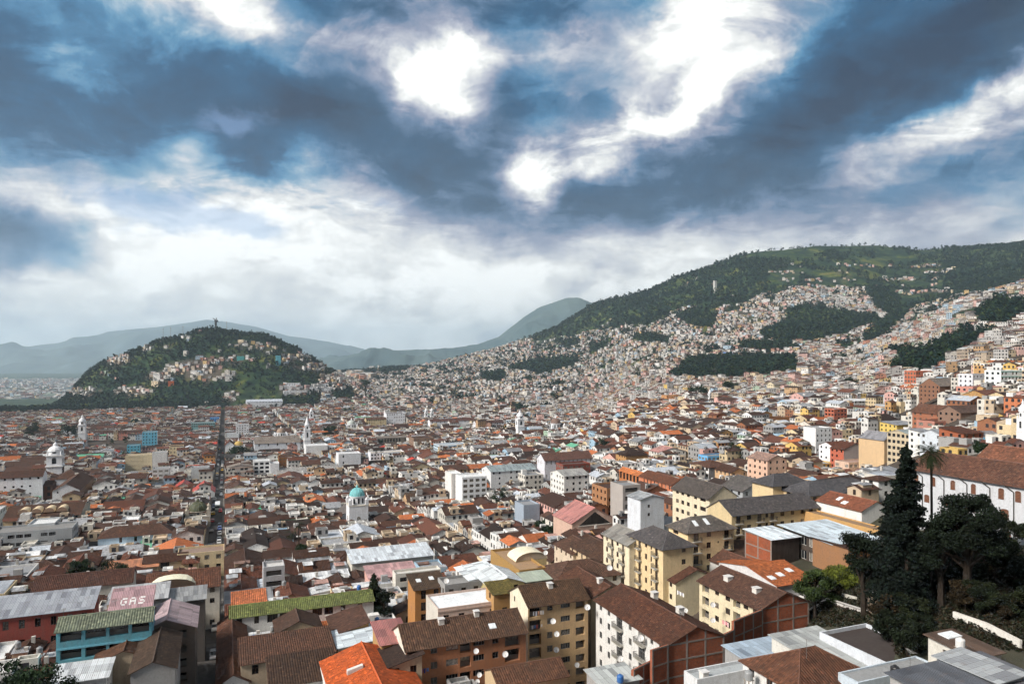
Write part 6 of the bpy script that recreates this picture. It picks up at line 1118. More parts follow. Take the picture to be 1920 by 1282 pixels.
# laundry
def laundry(label, cr, x, y, Y, n, dirv=V, cols=((.6, .6, .62), (.1, .2, .5), (.5, .12, .12), (.05, .05, .06), (.7, .7, .7), (.12, .35, .5))):
    px, py = pxy(cr, x, y); X, _, z = P2(px, py, Y); r_ = thing('clothes_line', label, 'laundry', (X, Y, z)); m_ = MB(); m_.tube((X, Y, z), (X+dirv.x*n*.5, Y+dirv.y*n*.5, z), .015, .015, (.2, .2, .2), 'plain', 4); m_.build('line', r_, (X, Y, z))
    for i in range(n):
        g = MB(); w_ = random.uniform(.3, .42); l = random.uniform(.55, .95); a = Vector((X, Y))+dirv*(i*.5+.04); nn = Vector((dirv.y, -dirv.x)); pts = [(a+dirv*(w_*j/3)+nn*(.04*(-1)**j)) for j in range(4)]
        for j in range(3): g.face([(pts[j].x, pts[j].y, z), (pts[j+1].x, pts[j+1].y, z), (pts[j+1].x, pts[j+1].y, z-l), (pts[j].x, pts[j].y, z-l)], cols[i % len(cols)], 'cloth')
        g.build('garment', r_, (X, Y, z))
laundry('laundry line with pale shirts under the roof of the tan block', 'K4', 1110, 742, 139.8, 5, cols=((.6, .6, .62), (.5, .52, .6), (.55, .3, .2), (.65, .6, .55)))
laundry('laundry line with blue and red clothes on the tan block', 'K4', 1100, 845, 139.8, 5)
laundry('laundry line with blue and purple clothes on the orange brick block', 'K4', 232, 1175, 124.6, 5, cols=((.1, .25, .6), (.5, .5, .6), (.35, .12, .35), (.05, .06, .3)))
laundry('pink laundry hanging beside the brick wall of the cream block', 'K5', 1092, 800, 143.5, 4, dirv=-U, cols=((.6, .25, .28), (.65, .45, .45)))
laundry('laundry line with white shirts on the cream block', 'K5', 755, 580, 152.6, 5, dirv=-U, cols=((.7, .7, .7), (.3, .3, .35)))
# garden walls at the right
def wall_run(name, label, cr, pts, hh, th, col, m='stucco', bal=False):
    W_ = []
    for x, y, Y in pts: px, py = pxy(cr, x, y); Y = hit(px, py, hh*.8 if not bal else 1.0, 85); W_.append(Vector(P2(px, py, Y)))
    root = thing(name, label, 'wall', (W_[0].x, W_[0].y, W_[0].z-hh)); b, r_ = MB(), MB()
    for a, c in zip(W_, W_[1:]):
        d = Vector((c.x-a.x, c.y-a.y)); L = d.length; d.normalize(); n = Vector((-d.y, d.x))*th
        top = [(a.x, a.y, a.z), (c.x, c.y, c.z), (c.x+n.x, c.y+n.y, c.z), (a.x+n.x, a.y+n.y, a.z)]
        if bal:
            b.slab(top, .15, col, m); lo = [(p[0], p[1], p[2]-.85) for p in top]; b.slab(lo, 2.2, (.07, .05, .04), 'stucco')
            for s in np.arange(.2, L, .45): p = a+(c-a)*(s/L); r_.lathe((p.x+n.x/2, p.y+n.y/2, p.z-.85), [(.07, 0), (.13, .2), (.06, .5), (.09, .7)], 6, col, m)
        else: b.slab(top, hh, col, m, under=col)
    b.build('coping' if bal else 'wall', root, tuple(root.location))
    if bal: r_.build('baluster', root, tuple(root.location))
wall_run('garden_wall', 'long white garden wall running down the dark slope', 'K6', [(1105, 848, 118), (1300, 915, 112), (1505, 1020, 104)], 1.6, .4, (.66, .64, .60))
wall_run('balustrade', 'white balustrade on the dark garden terrace', 'K6', [(228, 850, 134), (358, 768, 146), (580, 838, 139)], 1.0, .4, (.60, .58, .56), bal=True)
wall_run('garden_wall', 'short white wall with railing above the balustrade', 'K6', [(612, 695, 150), (725, 740, 146)], 1.8, .5, (.56, .56, .56))
wall_run('garden_wall', 'stone retaining wall at the end of the white balustrade', 'K6', [(583, 755, 141), (660, 780, 140)], 3.5, .6, (.20, .15, .11))
wall_run('garden_wall', 'broken white wall piece beyond the balustrade', 'K6', [(440, 738, 149), (520, 760, 147)], 1.0, .4, (.6, .58, .52))
# small things on the near roofs: water tanks and television antennas
TK = MB(); TK.lathe((0, 0, 0), [(.55, 0), (.55, .9), (.5, 1.0), (.2, 1.15), (.2, 1.22), (.01, 1.22)], 14, (1, 1, 1), 'paint')
tank_c = {'black': (.02, .02, .022), 'blue': (.03, .12, .35), 'white': (.6, .6, .6), 'grey': (.25, .26, .27)}; tank_m = {}
for k_, c_ in tank_c.items(): TK.c = [c_]*len(TK.f); tank_m[k_] = TK.mesh('tank')
SD = MB(); [SD.box((x, y, -.9), (.08, 0, 0), (0, .08, 0), (0, 0, .9), (.3, .25, .2), 'plain') for x in (-.4, .32) for y in (-.4, .32)]; SD.box((-.5, -.5, -.06), (1, 0, 0), (0, 1, 0), (0, 0, .055), (.3, .25, .2), 'plain'); sd_m = SD.mesh('stand')
AN = MB(); AN.tube((0, 0, 0), (0, 0, 2.6), .035, .03, (.12, .12, .12), 'plain', 4); an_p = AN.mesh('mast'); AN = MB(); AN.tube((-.8, 0, 2.5), (.8, 0, 2.5), .025, .025, (.3, .3, .3), 'plain', 4); [AN.tube((x, -.5+.05*i, 2.5), (x, .5-.05*i, 2.5), .018, .018, (.3, .3, .3), 'plain', 4) for i, x in enumerate(np.linspace(-.75, .75, 7))]; an_e = AN.mesh('elements')
def on_roof(r, p, q_):
    return r['P'](p*r['lv'], q_*r['lu'], r['z'])
def small(name, cat, label, loc, parts, group):
    r_ = thing(name, label, cat, loc, group, rz=random.uniform(0, 3))
    for n_2, m_2 in parts: o = bpy.data.objects.new(n_2, m_2); COL.objects.link(o); o.parent = r_
    return r_
# ---------------------------------------------------------------- cars in the main street
CARC = [('white', (.7, .7, .7)), ('silver', (.4, .42, .44)), ('black', (.02, .02, .022)), ('red', (.4, .03, .03)), ('yellow', (.7, .42, .03)), ('blue', (.05, .1, .3)), ('grey', (.15, .15, .16))]
def car_meshes(col, L=4.3, W=1.75, Hh=1.45, bus=False):
    b = MB(); prof = [(-L/2, .35), (-L/2, .8), (-L*.46, .95), (-L*.30, .98), (L*.25, .95), (L*.47, .82), (L/2, .6), (L/2, .35)] if not bus else [(-L/2, .4), (-L/2, Hh*.45), (L/2, Hh*.45), (L/2, .4)]
    def ext(m_, pr, w_, c, mm):
        for s in (-1, 1): m_.face([(s*w_/2, y, z) for y, z in pr], c, mm)
        for (y0, z0), (y1, z1) in zip(pr, pr[1:]+pr[:1]): m_.face([(-w_/2, y0, z0), (w_/2, y0, z0), (w_/2, y1, z1), (-w_/2, y1, z1)], c, mm)
    ext(b, prof, W, col, 'paint'); c = MB(); cp = [(-L*.42, .97), (-L*.32, Hh-.03), (L*.10, Hh-.03), (L*.27, .95)] if not bus else [(-L/2, Hh*.45+.003), (-L/2, Hh*.8), (L/2, Hh*.8), (L/2, Hh*.45+.003)]
    ext(c, cp, W*.86 if not bus else W*.98, (.02, .02, .02), 'glass'); r_ = MB(); ext(r_, [(-L*.31, Hh-.028), (-L*.31, Hh), (L*.09, Hh), (L*.09, Hh-.028)] if not bus else [(-L/2, Hh*.8+.003), (-L/2, Hh), (L/2, Hh), (L/2, Hh*.8+.003)], W*.84 if not bus else W, col, 'paint')
    w_ = MB()
    for k in range(10): a0, a1 = .628*k, .628*(k+1); w_.face([(0, .32*math.cos(a0), .32*math.sin(a0)), (.2, .32*math.cos(a0), .32*math.sin(a0)), (.2, .32*math.cos(a1), .32*math.sin(a1)), (0, .32*math.cos(a1), .32*math.sin(a1))], (.02, .02, .02), 'plain'); [w_.face([(x, 0, 0), (x, .32*math.cos(a0), .32*math.sin(a0)), (x, .32*math.cos(a1), .32*math.sin(a1))], (.05, .05, .05), 'plain') for x in (0, .2)]
    return b.mesh('body'), c.mesh('windows'), r_.mesh('roof'), w_.mesh('wheel'), L, W
CM = [car_meshes(c) for _, c in CARC]; BUS = car_meshes((.68, .70, .72), 10.5, 2.5, 3.1, True)
ang = math.atan2(U.y, U.x)-math.pi/2
def car(i, s, side, lab, bus=False):
    me = BUS if bus else CM[i]; c = U*s+V*(-4+side); z = max(Tf(c.x, c.y), Tf(*(c+V)), Tf(*(c-V)))+.28*(1+max(c.y-250, 0)/500); r_ = thing('bus' if bus else 'car', lab, 'bus' if bus else 'car', (c.x, c.y, z), None if bus else 'cars in the main street', rz=ang+(math.pi if side > 0 and not bus else 0))
    for nme, m_ in zip(('body', 'window', 'roof'), me[:3]): o = bpy.data.objects.new(nme, m_); COL.objects.link(o); o.parent = r_
    for sx in (-1, 1):
        for sy in (-1, 1): o = bpy.data.objects.new('wheel', me[3]); COL.objects.link(o); o.parent = r_; o.location = (sx*me[5]/2-(.2 if sx > 0 else 0), sy*me[4]*.3, .32)
n_ = {}
s = 175
while s < 900:
    i = random.choices(range(7), [5, 4, 3, 1, 3, 1, 3])[0]; sd_ = random.choice([-1.7, 1.7]); px_ = project(*(U*s+V*(-4)), -10); n_[(i, sd_ > 0)] = n_.get((i, sd_ > 0), 0)+1; k_ = n_[(i, sd_ > 0)]
    near_ = min(LM, key=lambda l: (l[1]-px_[0])**2+(l[2]-px_[1])**2)[0]
    lab = f"{CARC[i][0]} car on the {'right' if sd_ > 0 else 'left'} side of the main street, {['first','second','third','fourth','fifth','sixth','seventh','eighth','ninth','tenth'][min(k_-1,9)]} of its colour"
    car(i, s, sd_, lab); s += random.choice([6, 7, 9, 14, 22])
car(0, 418, 0.2, 'white bus standing in the main street near the green-brown dome', bus=True)
# ---------------------------------------------------------------- the rest of the town, lot by lot inside the blocks
OCC = {}
OG = np.zeros((1500, 1900), bool); OU0, OV0 = -50, -900       # one cell per metre, in street-grid coordinates
def uv_of(x, y): return -.3714*x+.9285*y, .9285*x+.3714*y
for poly in FOOT:
    pu = [uv_of(*p) for p in poly]; us = [p[0] for p in pu]; vs_ = [p[1] for p in pu]
    u0, u1, v0, v1 = int(min(us))-1, int(max(us))+2, int(min(vs_))-1, int(max(vs_))+2
    g = np.meshgrid(np.arange(u0, u1)+.5, np.arange(v0, v1)+.5, indexing='ij'); cu, cv = sum(us)/4, sum(vs_)/4
    big = [(cu+(a-cu)*1.04, cv+(b-cv)*1.04) for a, b in pu]; m = inpoly(g[0], g[1], big)
    iu, iv = (g[0]-OU0).astype(int), (g[1]-OV0).astype(int); ok = m & (iu >= 0) & (iu < 1500) & (iv >= 0) & (iv < 1900); OG[iu[ok], iv[ok]] = True
def occ(u0, u1, v0, v1):
    a = OG[max(0, int(u0-OU0)):int(u1-OU0)+1, max(0, int(v0-OV0)):int(v1-OV0)+1]; return a.mean() if a.size else 0
LOTS = []
NEARG = [(1480, 1282), (1480, 1100), (1560, 1080), (1590, 1000), (1660, 930), (1700, 870), (2600, 760), (2600, 2600), (1480, 2600)]    # the wooded garden slope below the monastery
def split(u0, u1, v0, v1, dep=0):
    a, b = u1-u0, v1-v0; o = occ(u0, u1, v0, v1); far_ = u0 > 700
    lim = random.uniform(9, 20) if u0 < 420 else random.uniform(10, 23)
    if u0 < 200: lim *= .85
    if o > .06 and max(a, b) > 6:
        lim = 0
    if max(a, b) > lim and max(a, b) > 6:
        if a > b: m = u0+a*random.uniform(.38, .62); split(u0, m, v0, v1, dep+1); split(m, u1, v0, v1, dep+1)
        else: m = v0+b*random.uniform(.38, .62); split(u0, u1, v0, m, dep+1); split(u0, u1, m, v1, dep+1)
        return
    if o > .06 or min(a, b) < 3.6: return
    LOTS.append((u0, u1, v0, v1))
vks = VK
for j in range(len(UJ)-1):
    for i in range(len(vks)-1):
        u0, u1, v0, v1 = UJ[j]+3.4, UJ[j+1]-3.2, vks[i]+4.1, vks[i+1]-4.1
        if UJ[j+1] < 120: continue
        if v0 > 520: continue
        k = (v0 > 60 and u0 < 240)
        split(u0, u1, v0, v1)
for (u0, u1, v0, v1) in [(60, 124, -98, -9), (60, 124, 1, 82), (60, 124, -190, -98)]: split(u0, u1, v0, v1)
NEAR, MIDG, MIDF = [], [], []
for (u0, u1, v0, v1) in LOTS:
    uc, vc = (u0+u1)/2, (v0+v1)/2; c = U*uc+V*vc
    if c.y < 95: continue
    d, px, py = settled(np.array([c.x]), np.array([c.y])); px, py = float(px[0]), float(py[0])
    if px < -500 or px > 2300 or py > 1500 or d[0] < .5: continue
    out = px < -40 or px > 1960 or py > 1360
    if inpoly(np.array([px]), np.array([py]), NEARG)[0]: continue
    if c.y > 1000 and vc > 330: continue
    if c.y < 235 and px > 1050 and py > 1000: continue
    NEAR.append((c.y+(5000 if out else 0), u0, u1, v0, v1, px, py))
NEAR.sort(); IND = 190
REG = lambda px, Y: 'R' if px > 1100 and Y > 230 else 'L'
def style(px, Y, a, b):
    if REG(px, Y) == 'R':
        wl = random.choices(['white', 'off-white', 'cream', 'pale pink', 'beige', 'pale blue', 'ochre', 'bare brick', 'grey', 'yellow', 'terracotta', 'pale green'], [24, 12, 9, 8, 9, 4, 5, 7, 9, 3, 3, 1])[0]
        rf = random.choices(['brown', 'dark brown', 'red-brown', 'grey', 'white', 'silver', 'orange'], [26, 12, 18, 12, 10, 9, 4])[0]; h_ = random.uniform(5, 10.5)
    else:
        wl = random.choices(['white', 'off-white', 'cream', 'beige', 'pale pink', 'pale blue', 'grey', 'ochre', 'pale green'], [38, 18, 9, 8, 4, 5, 6, 2, 1])[0]
        rf = random.choices(['brown', 'dark brown', 'red-brown', 'grey', 'white', 'silver', 'orange', 'red', 'green'], [32, 18, 17, 8, 8, 7, 5, .6, .6])[0]; h_ = random.uniform(4.5, 7.5) if Y < 420 else random.uniform(5, 10)
    if rf in ('brown', 'dark brown', 'red-brown', 'orange'): rt = random.choices(['gable', 'hip', 'shed'], [7, 1.4, 1.2])[0]
    elif rf == 'red' or rf == 'green': rt = 'gable'
    else: rt = random.choices(['shed', 'flat', 'gable', 'deck'], [3, 4, 2, 2])[0]
    return wl, rf, rt, h_
def keep(u0, u1, v0, v1, zg, hh, rise):
    cs = [U*p+V*q_ for p in (u0, u1) for q_ in (v0, v1)]; pxs = [c.x/c.y*FP+CX for c in cs]; a, b, yc = min(pxs), max(pxs), sum(c.y for c in cs)/4; fl = False
    for x0, x1, yb, Yn in VIEW:
        if Yn > yc+4 and b > x0+1 and a < x1-1:
            h1 = EYE-(yb-2-HY)/FP*yc-zg-rise*.8
            if h1 < hh: hh = h1; fl = True
    return hh if hh > -1.2 else None
nb = 0; ROOT_R = {}
for idx, (yy, u0, u1, v0, v1, px, py) in enumerate(NEAR):
    a, b = u1-u0, v1-v0; c = U*u0+V*v0; wl, rf, rt, hh = style(px, yy, a, b)
    yy = yy % 5000; x, y = c.x, c.y; cx_, cy_ = (U*(u0+u1)/2+V*(v0+v1)/2)
    zg = max(Tf(*(U*p+V*q_)) for p in (u0, u1) for q_ in (v0, v1))
    rise_ = .17*min(a, b); hh = keep(u0, u1, v0, v1, zg, hh, rise_)
    if hh is None: continue
    hh = max(hh, 2.6)
    if idx < IND:
        axis = 'v' if b >= a else 'u'
        if random.random() < .12: axis = 'u' if axis == 'v' else 'v'
        if yy < 235: hh = min(hh, 6.0)
        if rt == 'flat' and rf in ROOFS: rcv, rmv = ROOFS[rf][1], None
        rise = {'gable': .19, 'hip': .17, 'shed': .12, 'flat': 0, 'deck': .05}[rt]*(a if axis == 'v' else b)
        if rt == 'hip': rise = .17*min(a, b)
        tone = {'brown': 'brown tiled', 'dark brown': 'dark brown tiled', 'red-brown': 'reddish tiled', 'orange': 'orange tiled', 'grey': 'grey', 'white': 'white', 'silver': 'silvery', 'red': 'red sheet', 'green': 'green sheet'}[rf]
        shape = {'gable': 'gabled roof', 'hip': 'hipped roof', 'shed': 'sloping roof', 'flat': 'flat roof', 'deck': 'low sheet roof'}[rt]
        L = max(a, b)/max(min(a, b), 1); sz = 'long ' if L > 1.9 else ('small ' if a*b < 110 else ('large ' if a*b > 330 else ''))
        r = house('house', 'x', 'house', c, zg+hh, b, a, None, roof=rt, rise=rise, axis=axis, wall=wl, rc=rf if rt != 'flat' else ROOFS[rf][1], rm=None if rt != 'flat' else 'deck', det=1 if yy < 205 else 0, st=3.0, gap=random.uniform(2.6, 4), ww=random.uniform(.9, 1.5), wh=random.uniform(1.1, 1.7), drop=.2, tone=random.choice('bwg'))
        X_, Y_, Z_ = r['org'][0], r['org'][1], r['z']; qx, qy = project(X_, Y_, Z_)
        vis = 0 < qx < 1920
        OCC[r['root'].name] = (r['root'], sz, wl, tone, shape, qx, qy)
        if random.random() < .55:      # things standing on the roof: a stair head, a tank or a lantern
            P = r['P']; p_, q_ = b*random.uniform(.2, .7), a*random.uniform(.2, .7); mb = MB(); s_ = random.uniform(1.0, 2.4)
            if rt in ('flat', 'deck'): mb.box(P(p_, q_, r['z']-.3), (*(V*s_*1.3), 0), (*(U*s_), 0), (0, 0, random.uniform(1.4, 2.6)), WALLS[random.choice(['white', 'grey', 'beige'])], 'stucco'); mb.build('stair_head', r['root'], r['org'])
            else: mb.box(P(p_, q_, r['z']), (*(V*.7), 0), (*(U*.7), 0), (0, 0, rise+1.0), (.5, .48, .45), 'stucco'); mb.build('chimney', r['root'], r['org'])
        for _q in range(random.choice([0, 1, 1, 2])):      # lean-tos and patched sheets
            P = r['P']; mb = MB(); wq, dq = min(random.uniform(2, 5), b*.6), min(random.uniform(1.6, 3.6), a*.6); p_, q_ = random.uniform(0, b-wq), random.uniform(0, a-dq); zz = r['z']+rise*.55+random.uniform(.1, .9); cq = random.choice([(.62, .64, .66), (.4, .42, .44), (.22, .13, .1), (.30, .31, .33), (.5, .3, .25), (.7, .7, .68)])
            mb.slab([P(p_, q_, zz), P(p_+wq, q_, zz), P(p_+wq, q_+dq, zz+.3), P(p_, q_+dq, zz+.3)], .07, cq, 'metal_sheet'); mb.box(P(p_+.2, q_+.2, r['z']-.2), (*(V*(wq-.4)), 0), (*(U*(dq-.4)), 0), (0, 0, zz-r['z']+.15), WALLS[random.choice(['white', 'grey', 'beige', 'bare brick'])], 'stucco'); mb.build('lean_to', r['root'], r['org'])
        r['rise'] = rise; ROOT_R[r['root'].name] = r; nb += 1
    else:
        wc = np.array(WALLS[wl])*random.uniform(.85, 1.08); rc = np.array(ROOFS[rf][1])*random.uniform(.7, 1.3); long_v = b >= a
        if rt in ('gable', 'hip', 'shed') and rf not in ('white',):
            MIDG.append((cx_, cy_, zg-6, zg+hh, max(a, b), min(a, b), math.atan2(*( (V.y, V.x) if long_v else (U.y, U.x))), min(a, b)*.2, *wc, *rc))
        else: MIDF.append((cx_, cy_, zg-6, zg+hh, b, a, math.atan2(V.y, V.x), 0, *wc, *rc))
        for _q in range(random.choice([0, 1, 1, 2])):
            s_ = random.uniform(1.5, 5); zz = zg+hh; o_ = U*random.uniform(-a/3, a/3)+V*random.uniform(-b/3, b/3); wc = np.array(WALLS[random.choice(['white', 'grey', 'beige', 'off-white'])]); 
            MIDF.append((cx_+o_.x, cy_+o_.y, zz-2, zz+random.uniform(1.2, 2.8), s_, s_*random.uniform(.6, 1.4), math.atan2(V.y, V.x), 0, *wc, *(wc*random.uniform(.6, 1.2))))
MG, MF = np.array(MIDG).T, np.array(MIDF).T
o = merge('houses', [boxes_gable(*MG[:7], MG[7], MG[8:11].T, MG[11:14].T), boxes_flat(*MF[:7], MF[8:11].T, MF[11:14].T, rim=True)]+FARP, ['farwall', 'farroof'])
tag(o, 'thousands of tile-roofed and flat-roofed houses packed across the valley and up the slopes', 'houses', kind='stuff')
# labels for the single houses: look first, then the neighbour one can find
ORD = ['', 'second ', 'third ', 'fourth ', 'fifth ', 'sixth ', 'seventh ', 'eighth ', 'ninth ', 'tenth ']
used = set()
def clean(s): return ' '.join(s.split())
for nme, (root, sz, wl, tone, shape, qx, qy) in OCC.items():
    near = sorted(LM, key=lambda l: (l[1]-qx)**2+((l[2]-qy)*1.6)**2)
    def rel(l):
        dx, dy = qx-l[1], (qy-l[2])*1.6
        if abs(dx) > abs(dy): return 'right of' if dx > 0 else 'left of'
        return 'in front of' if dy > 0 else 'behind'
    look = clean(f'{sz}{wl} house with {tone} {shape}'); done = False
    for l in near[:4]:
        s = clean(f'{look} {rel(l)} {l[0]}')
        if s not in used and len(s.split()) <= 16: done = True; break
    if not done:
        for o_ in ORD[1:]:
            s = clean(f'{o_}{look} {rel(near[0])} {near[0][0]}')
            if s not in used: break
    s = ' '.join(s.split()[:16]); used.add(s); root['label'] = s; root['group'] = 'town houses between the streets'

tk = 0; ant = 0; k_t = list(tank_m)
for nme, (root, sz, wl, tone, shape, qx, qy) in list(OCC.items()):
    info = ROOT_R[nme]
    if info['org'][1] > 330 or not (0 < qx < 1920): continue
    lab = root['label']; short = ' '.join(lab.split()[:])
    if tk < 26 and random.random() < .35:
        kk = random.choice(k_t); L = clean(f"{kk} water tank on the {lab}"); L = ' '.join(L.split()[:16])
        if L in used: continue
        used.add(L); tk += 1
        flat = 'flat' in shape or 'sheet' in shape; z_ = info['z']+(.95 if flat else 1.0+info['rise']*.8); o = small('water_tank', 'water tank', L, info['P'](info['lv']*.35, info['lu']*.6, z_), [('tank', tank_m[kk]), ('stand', sd_m)], 'roof water tanks')
    elif ant < 34 and random.random() < .5:
        L = ' '.join(clean(f"TV antenna on the {lab}").split()[:16])
        if L in used: continue
        used.add(L); ant += 1; small('tv_antenna', 'antenna', L, info['P'](info['lv']*.6, info['lu']*.5, info['z']+info['rise']*.9), [('mast', an_p), ('elements', an_e)], 'television antennas')

for lab, cr, x, y, Y, k_ in [('grey water tank on the white parapet terrace at the bottom edge', 'K5', 1290, 1245, 96, 'grey'), ('white water tank on the small white house with the rusty roof', 'K6', 1150, 1060, 90, 'white'), ('black water tank on the blue-white low terrace', 'K6', 760, 1225, 90, 'black'), ('blue water tank on the pale corrugated roof at the foot of the white block', 'K5', 330, 1262, 115, 'blue')]:
    px_, py_ = pxy(cr, x, y); small('water_tank', 'water tank', lab, P2(px_, py_, Y), [('tank', tank_m[k_]), ('stand', sd_m)], 'roof water tanks')
for lab, cr, x, y, Y in [('TV antenna above the dark flat roof with white parapet', 'K6', 850, 1200, 92), ('TV antenna on the brown hipped roof at the bottom edge', 'K6', 230, 1130, 94), ('TV antenna on the lettered pink roof', 'K2', 690, 860, 140), ('TV antenna at the left end of the blue galleried house', 'K2', 380, 920, 128), ('TV antenna on the white block ridge', 'K5', 780, 850, 127)]:
    px_, py_ = pxy(cr, x, y); small('tv_antenna', 'antenna', lab, P2(px_, py_, Y), [('mast', an_p), ('elements', an_e)], 'television antennas')
# ---------------------------------------------------------------- trees
def obj_from(parts, name, mats_, parent=None, loc=(0, 0, 0)):
    o = merge(name, parts, mats_); o.parent = parent; o.location = loc; return o
def limb_mb(segs):
    m_ = MB()
    for a, b, r0, r1 in segs: m_.tube(a, b, r0, r1, (.1, .1, .1), 'bark', 6)
    return m_
def broad(name, label, loc, h_, r_, seed, leafs=7000, lsz=.20, col=(.005, .009, .005), group=None, nb=16, squash=.75, parent=None):
    rn = random.Random(seed); root = thing(name, label, 'tree', loc, group); segs = []; tips = []
    segs.append(((0, 0, -.5), (rn.uniform(-.3, .3), 0, h_*.35), h_*.035, h_*.026)); top = segs[0][1]
    for i in range(nb):
        a = 6.283*i/nb+rn.uniform(-.3, .3); e = rn.uniform(.15, 1.2); L = r_*rn.uniform(.6, 1.0); z0 = h_*rn.uniform(.25, .6)
        p = (math.cos(a)*L*math.cos(e), math.sin(a)*L*math.cos(e), z0+h_*.42*math.sin(e)*rn.uniform(.7, 1.1)); segs.append(((top[0], top[1], min(z0, top[2]+h_*.2)), p, h_*.012, h_*.004)); tips.append(p)
    segs.append((top, (0, 0, h_*.85), h_*.024, h_*.006))
    o = limb_mb(segs).build('trunk', root); C = np.array([(p[0]+rn.uniform(-.4, .4), p[1], p[2]+rn.uniform(-.2, .6)) for p in tips for _ in range(2)]+[(0, 0, h_*.85)]); n = len(C)
    S = np.array([[r_*rn.uniform(.22, .42)]*2+[r_*rn.uniform(.16, .30)] for _ in range(n)]); cl = np.array([col]*n)*np.array([[rn.uniform(.7, 1.7)] for _ in range(n)])
    obj_from([leaf_quads(C, S, max(3, leafs//n), lsz, cl)], 'crown', ['leaf'], root); return root
def conifer(name, label, loc, h_, r_, seed, leafs=9000, lsz=.22, col=(.004, .008, .006), group=None, kink=.25):
    rn = random.Random(seed); root = thing(name, label, 'tree', loc, group); segs = [((0, 0, -.5), (0, 0, h_), h_*.02, .03)]; C, S = [], []
    z = h_*.05
    while z < h_*.98:
        k = 1-z/h_; rr = r_*(k**.62)*rn.uniform(.7, 1.1)+.2
        for i in range(rn.choice([4, 5, 6])):
            a = rn.uniform(0, 6.283); L = rr*rn.uniform(.6, 1.05); e = (math.cos(a)*L, math.sin(a)*L, z-L*.12+rn.uniform(0, .5)); segs.append(((0, 0, z), e, .05, .015))
            for f_ in (.45, .8, 1): C.append((e[0]*f_, e[1]*f_, z+(e[2]-z)*f_)); S.append((L*.30+.2, L*.30+.2, L*.2+.22))
        z += h_*rn.uniform(.018, .032)
    limb_mb(segs).build('trunk', root); C, S = np.array(C+[(0, 0, h_*1.0)]), np.array(S+[(.15, .15, .6)]); n = len(C)
    obj_from([leaf_quads(C, S, max(3, leafs//n), lsz, np.array([col]*n)*rng.uniform(.6, 1.6, (n, 1)))], 'crown', ['leaf'], root); return root
def palm(name, label, loc, h_, seed, fl=3.0, nf=26, group=None):
    rn = random.Random(seed); root = thing(name, label, 'palm tree', loc, group); limb_mb([((0, 0, -1), (.1, 0, h_*.5), .26, .2), ((.1, 0, h_*.5), (0, 0, h_), .2, .17)]).build('trunk', root); f_ = MB()
    for i in range(nf):
        a = 6.283*i/nf*2.4; e = rn.uniform(-.6, 1.2); p = Vector((0, 0, h_)); d = Vector((math.cos(a)*math.cos(e), math.sin(a)*math.cos(e), math.sin(e))); sgs = 9
        for k in range(sgs):
            q_ = p+d*fl/sgs; w0 = .55*math.sin(math.pi*(k+.6)/(sgs+.8)); side_ = d.cross(Vector((0, 0, 1))); side_ = side_.normalized() if side_.length > .01 else Vector((1, 0, 0))
            for s in (-1, 1):
                for j in (0, .5): b = p+(q_-p)*j; f_.face([b, b+(q_-p)*.28, b+(q_-p)*.5+side_*s*w0+Vector((0, 0, -w0*.5))], (.014, .022, .010), 'leaf')
            p = q_; d = (d+Vector((0, 0, -.20))).normalized()
    f_.build('crown', root); return root
def atp(px, py, Y): X, _, z = P2(px, py, Y); return (X, Y, z)
# the dark group on the slope below the monastery
def stand(px, ptop, Y, base_py=None):
    X = (px-CX)/FP*Y; zb = Tf(X, Y); zt = EYE-(ptop-HY)/FP*Y; return (X, Y, zb), zt-zb
l, h_ = stand(1700, 838, 116); conifer('conifer', 'tall dark conifer in front of the monastery, left of the palm', l, h_, 4.1, 3, leafs=34000, lsz=.22)
l, h_ = stand(1672, 925, 122); conifer('conifer', 'shorter dark conifer at the left side of the tall one', l, h_, 4.6, 4, leafs=14000, lsz=.2)
l, h_ = stand(1746, 852, 119); palm('palm_tree', 'very tall palm with drooping crown against the monastery roof', l, h_, 5, 3.1, 64)
l, h_ = stand(1812, 902, 112); broad('tree', 'wide dark broadleaf tree in front of the monastery wall', l, h_, 6.0, 6, leafs=26000, lsz=.17, nb=22)
l, h_ = stand(1765, 955, 114); broad('tree', 'dark broadleaf tree squeezed between the palm and the wide tree', l, h_, 4.2, 7, leafs=12000, lsz=.17)
l, h_ = stand(1620, 985, 128); broad('tree', 'dark rounded tree left of the conifers beside the brick courtyard wing', l, h_, 4.4, 8, leafs=12000, lsz=.17)
l, h_ = stand(1528, 1068, 143); broad('tree', 'green bushy tree behind the tall brick gable', l, h_+1, 4.0, 9, leafs=9000, lsz=.17, col=(.022, .036, .012))
l, h_ = stand(1578, 1075, 147); broad('tree', 'yellow-green low tree above the balustrade', l, h_+1, 3.6, 10, leafs=8000, lsz=.16, col=(.06, .075, .012))
l, h_ = stand(702, 1078, 176); conifer('conifer', 'dark conifer at the right end of the green roof', l, h_, 3.4, 11, leafs=9000, lsz=.2, col=(.012, .018, .010))
l, h_ = stand(720, 1095, 173); broad('tree', 'dark bush tree beside the conifer at the green roof', l, h_, 3.0, 12, leafs=5000, lsz=.18)
for i, (px_, pt_, Y_, lab) in enumerate([(560, 985, 262, 'tall palm with dark crown behind the grey stepped house'), (548, 1000, 268, 'shorter palm beside the tall one behind the grey stepped house'), (715, 843, 590, 'palm beside the white four-storey office'), (705, 845, 600, 'palm left of the one beside the white four-storey office')]):
    l, h_ = stand(px_, pt_, Y_); palm('palm_tree', lab, l, max(h_, 6), 20+i, 3.2, 24)
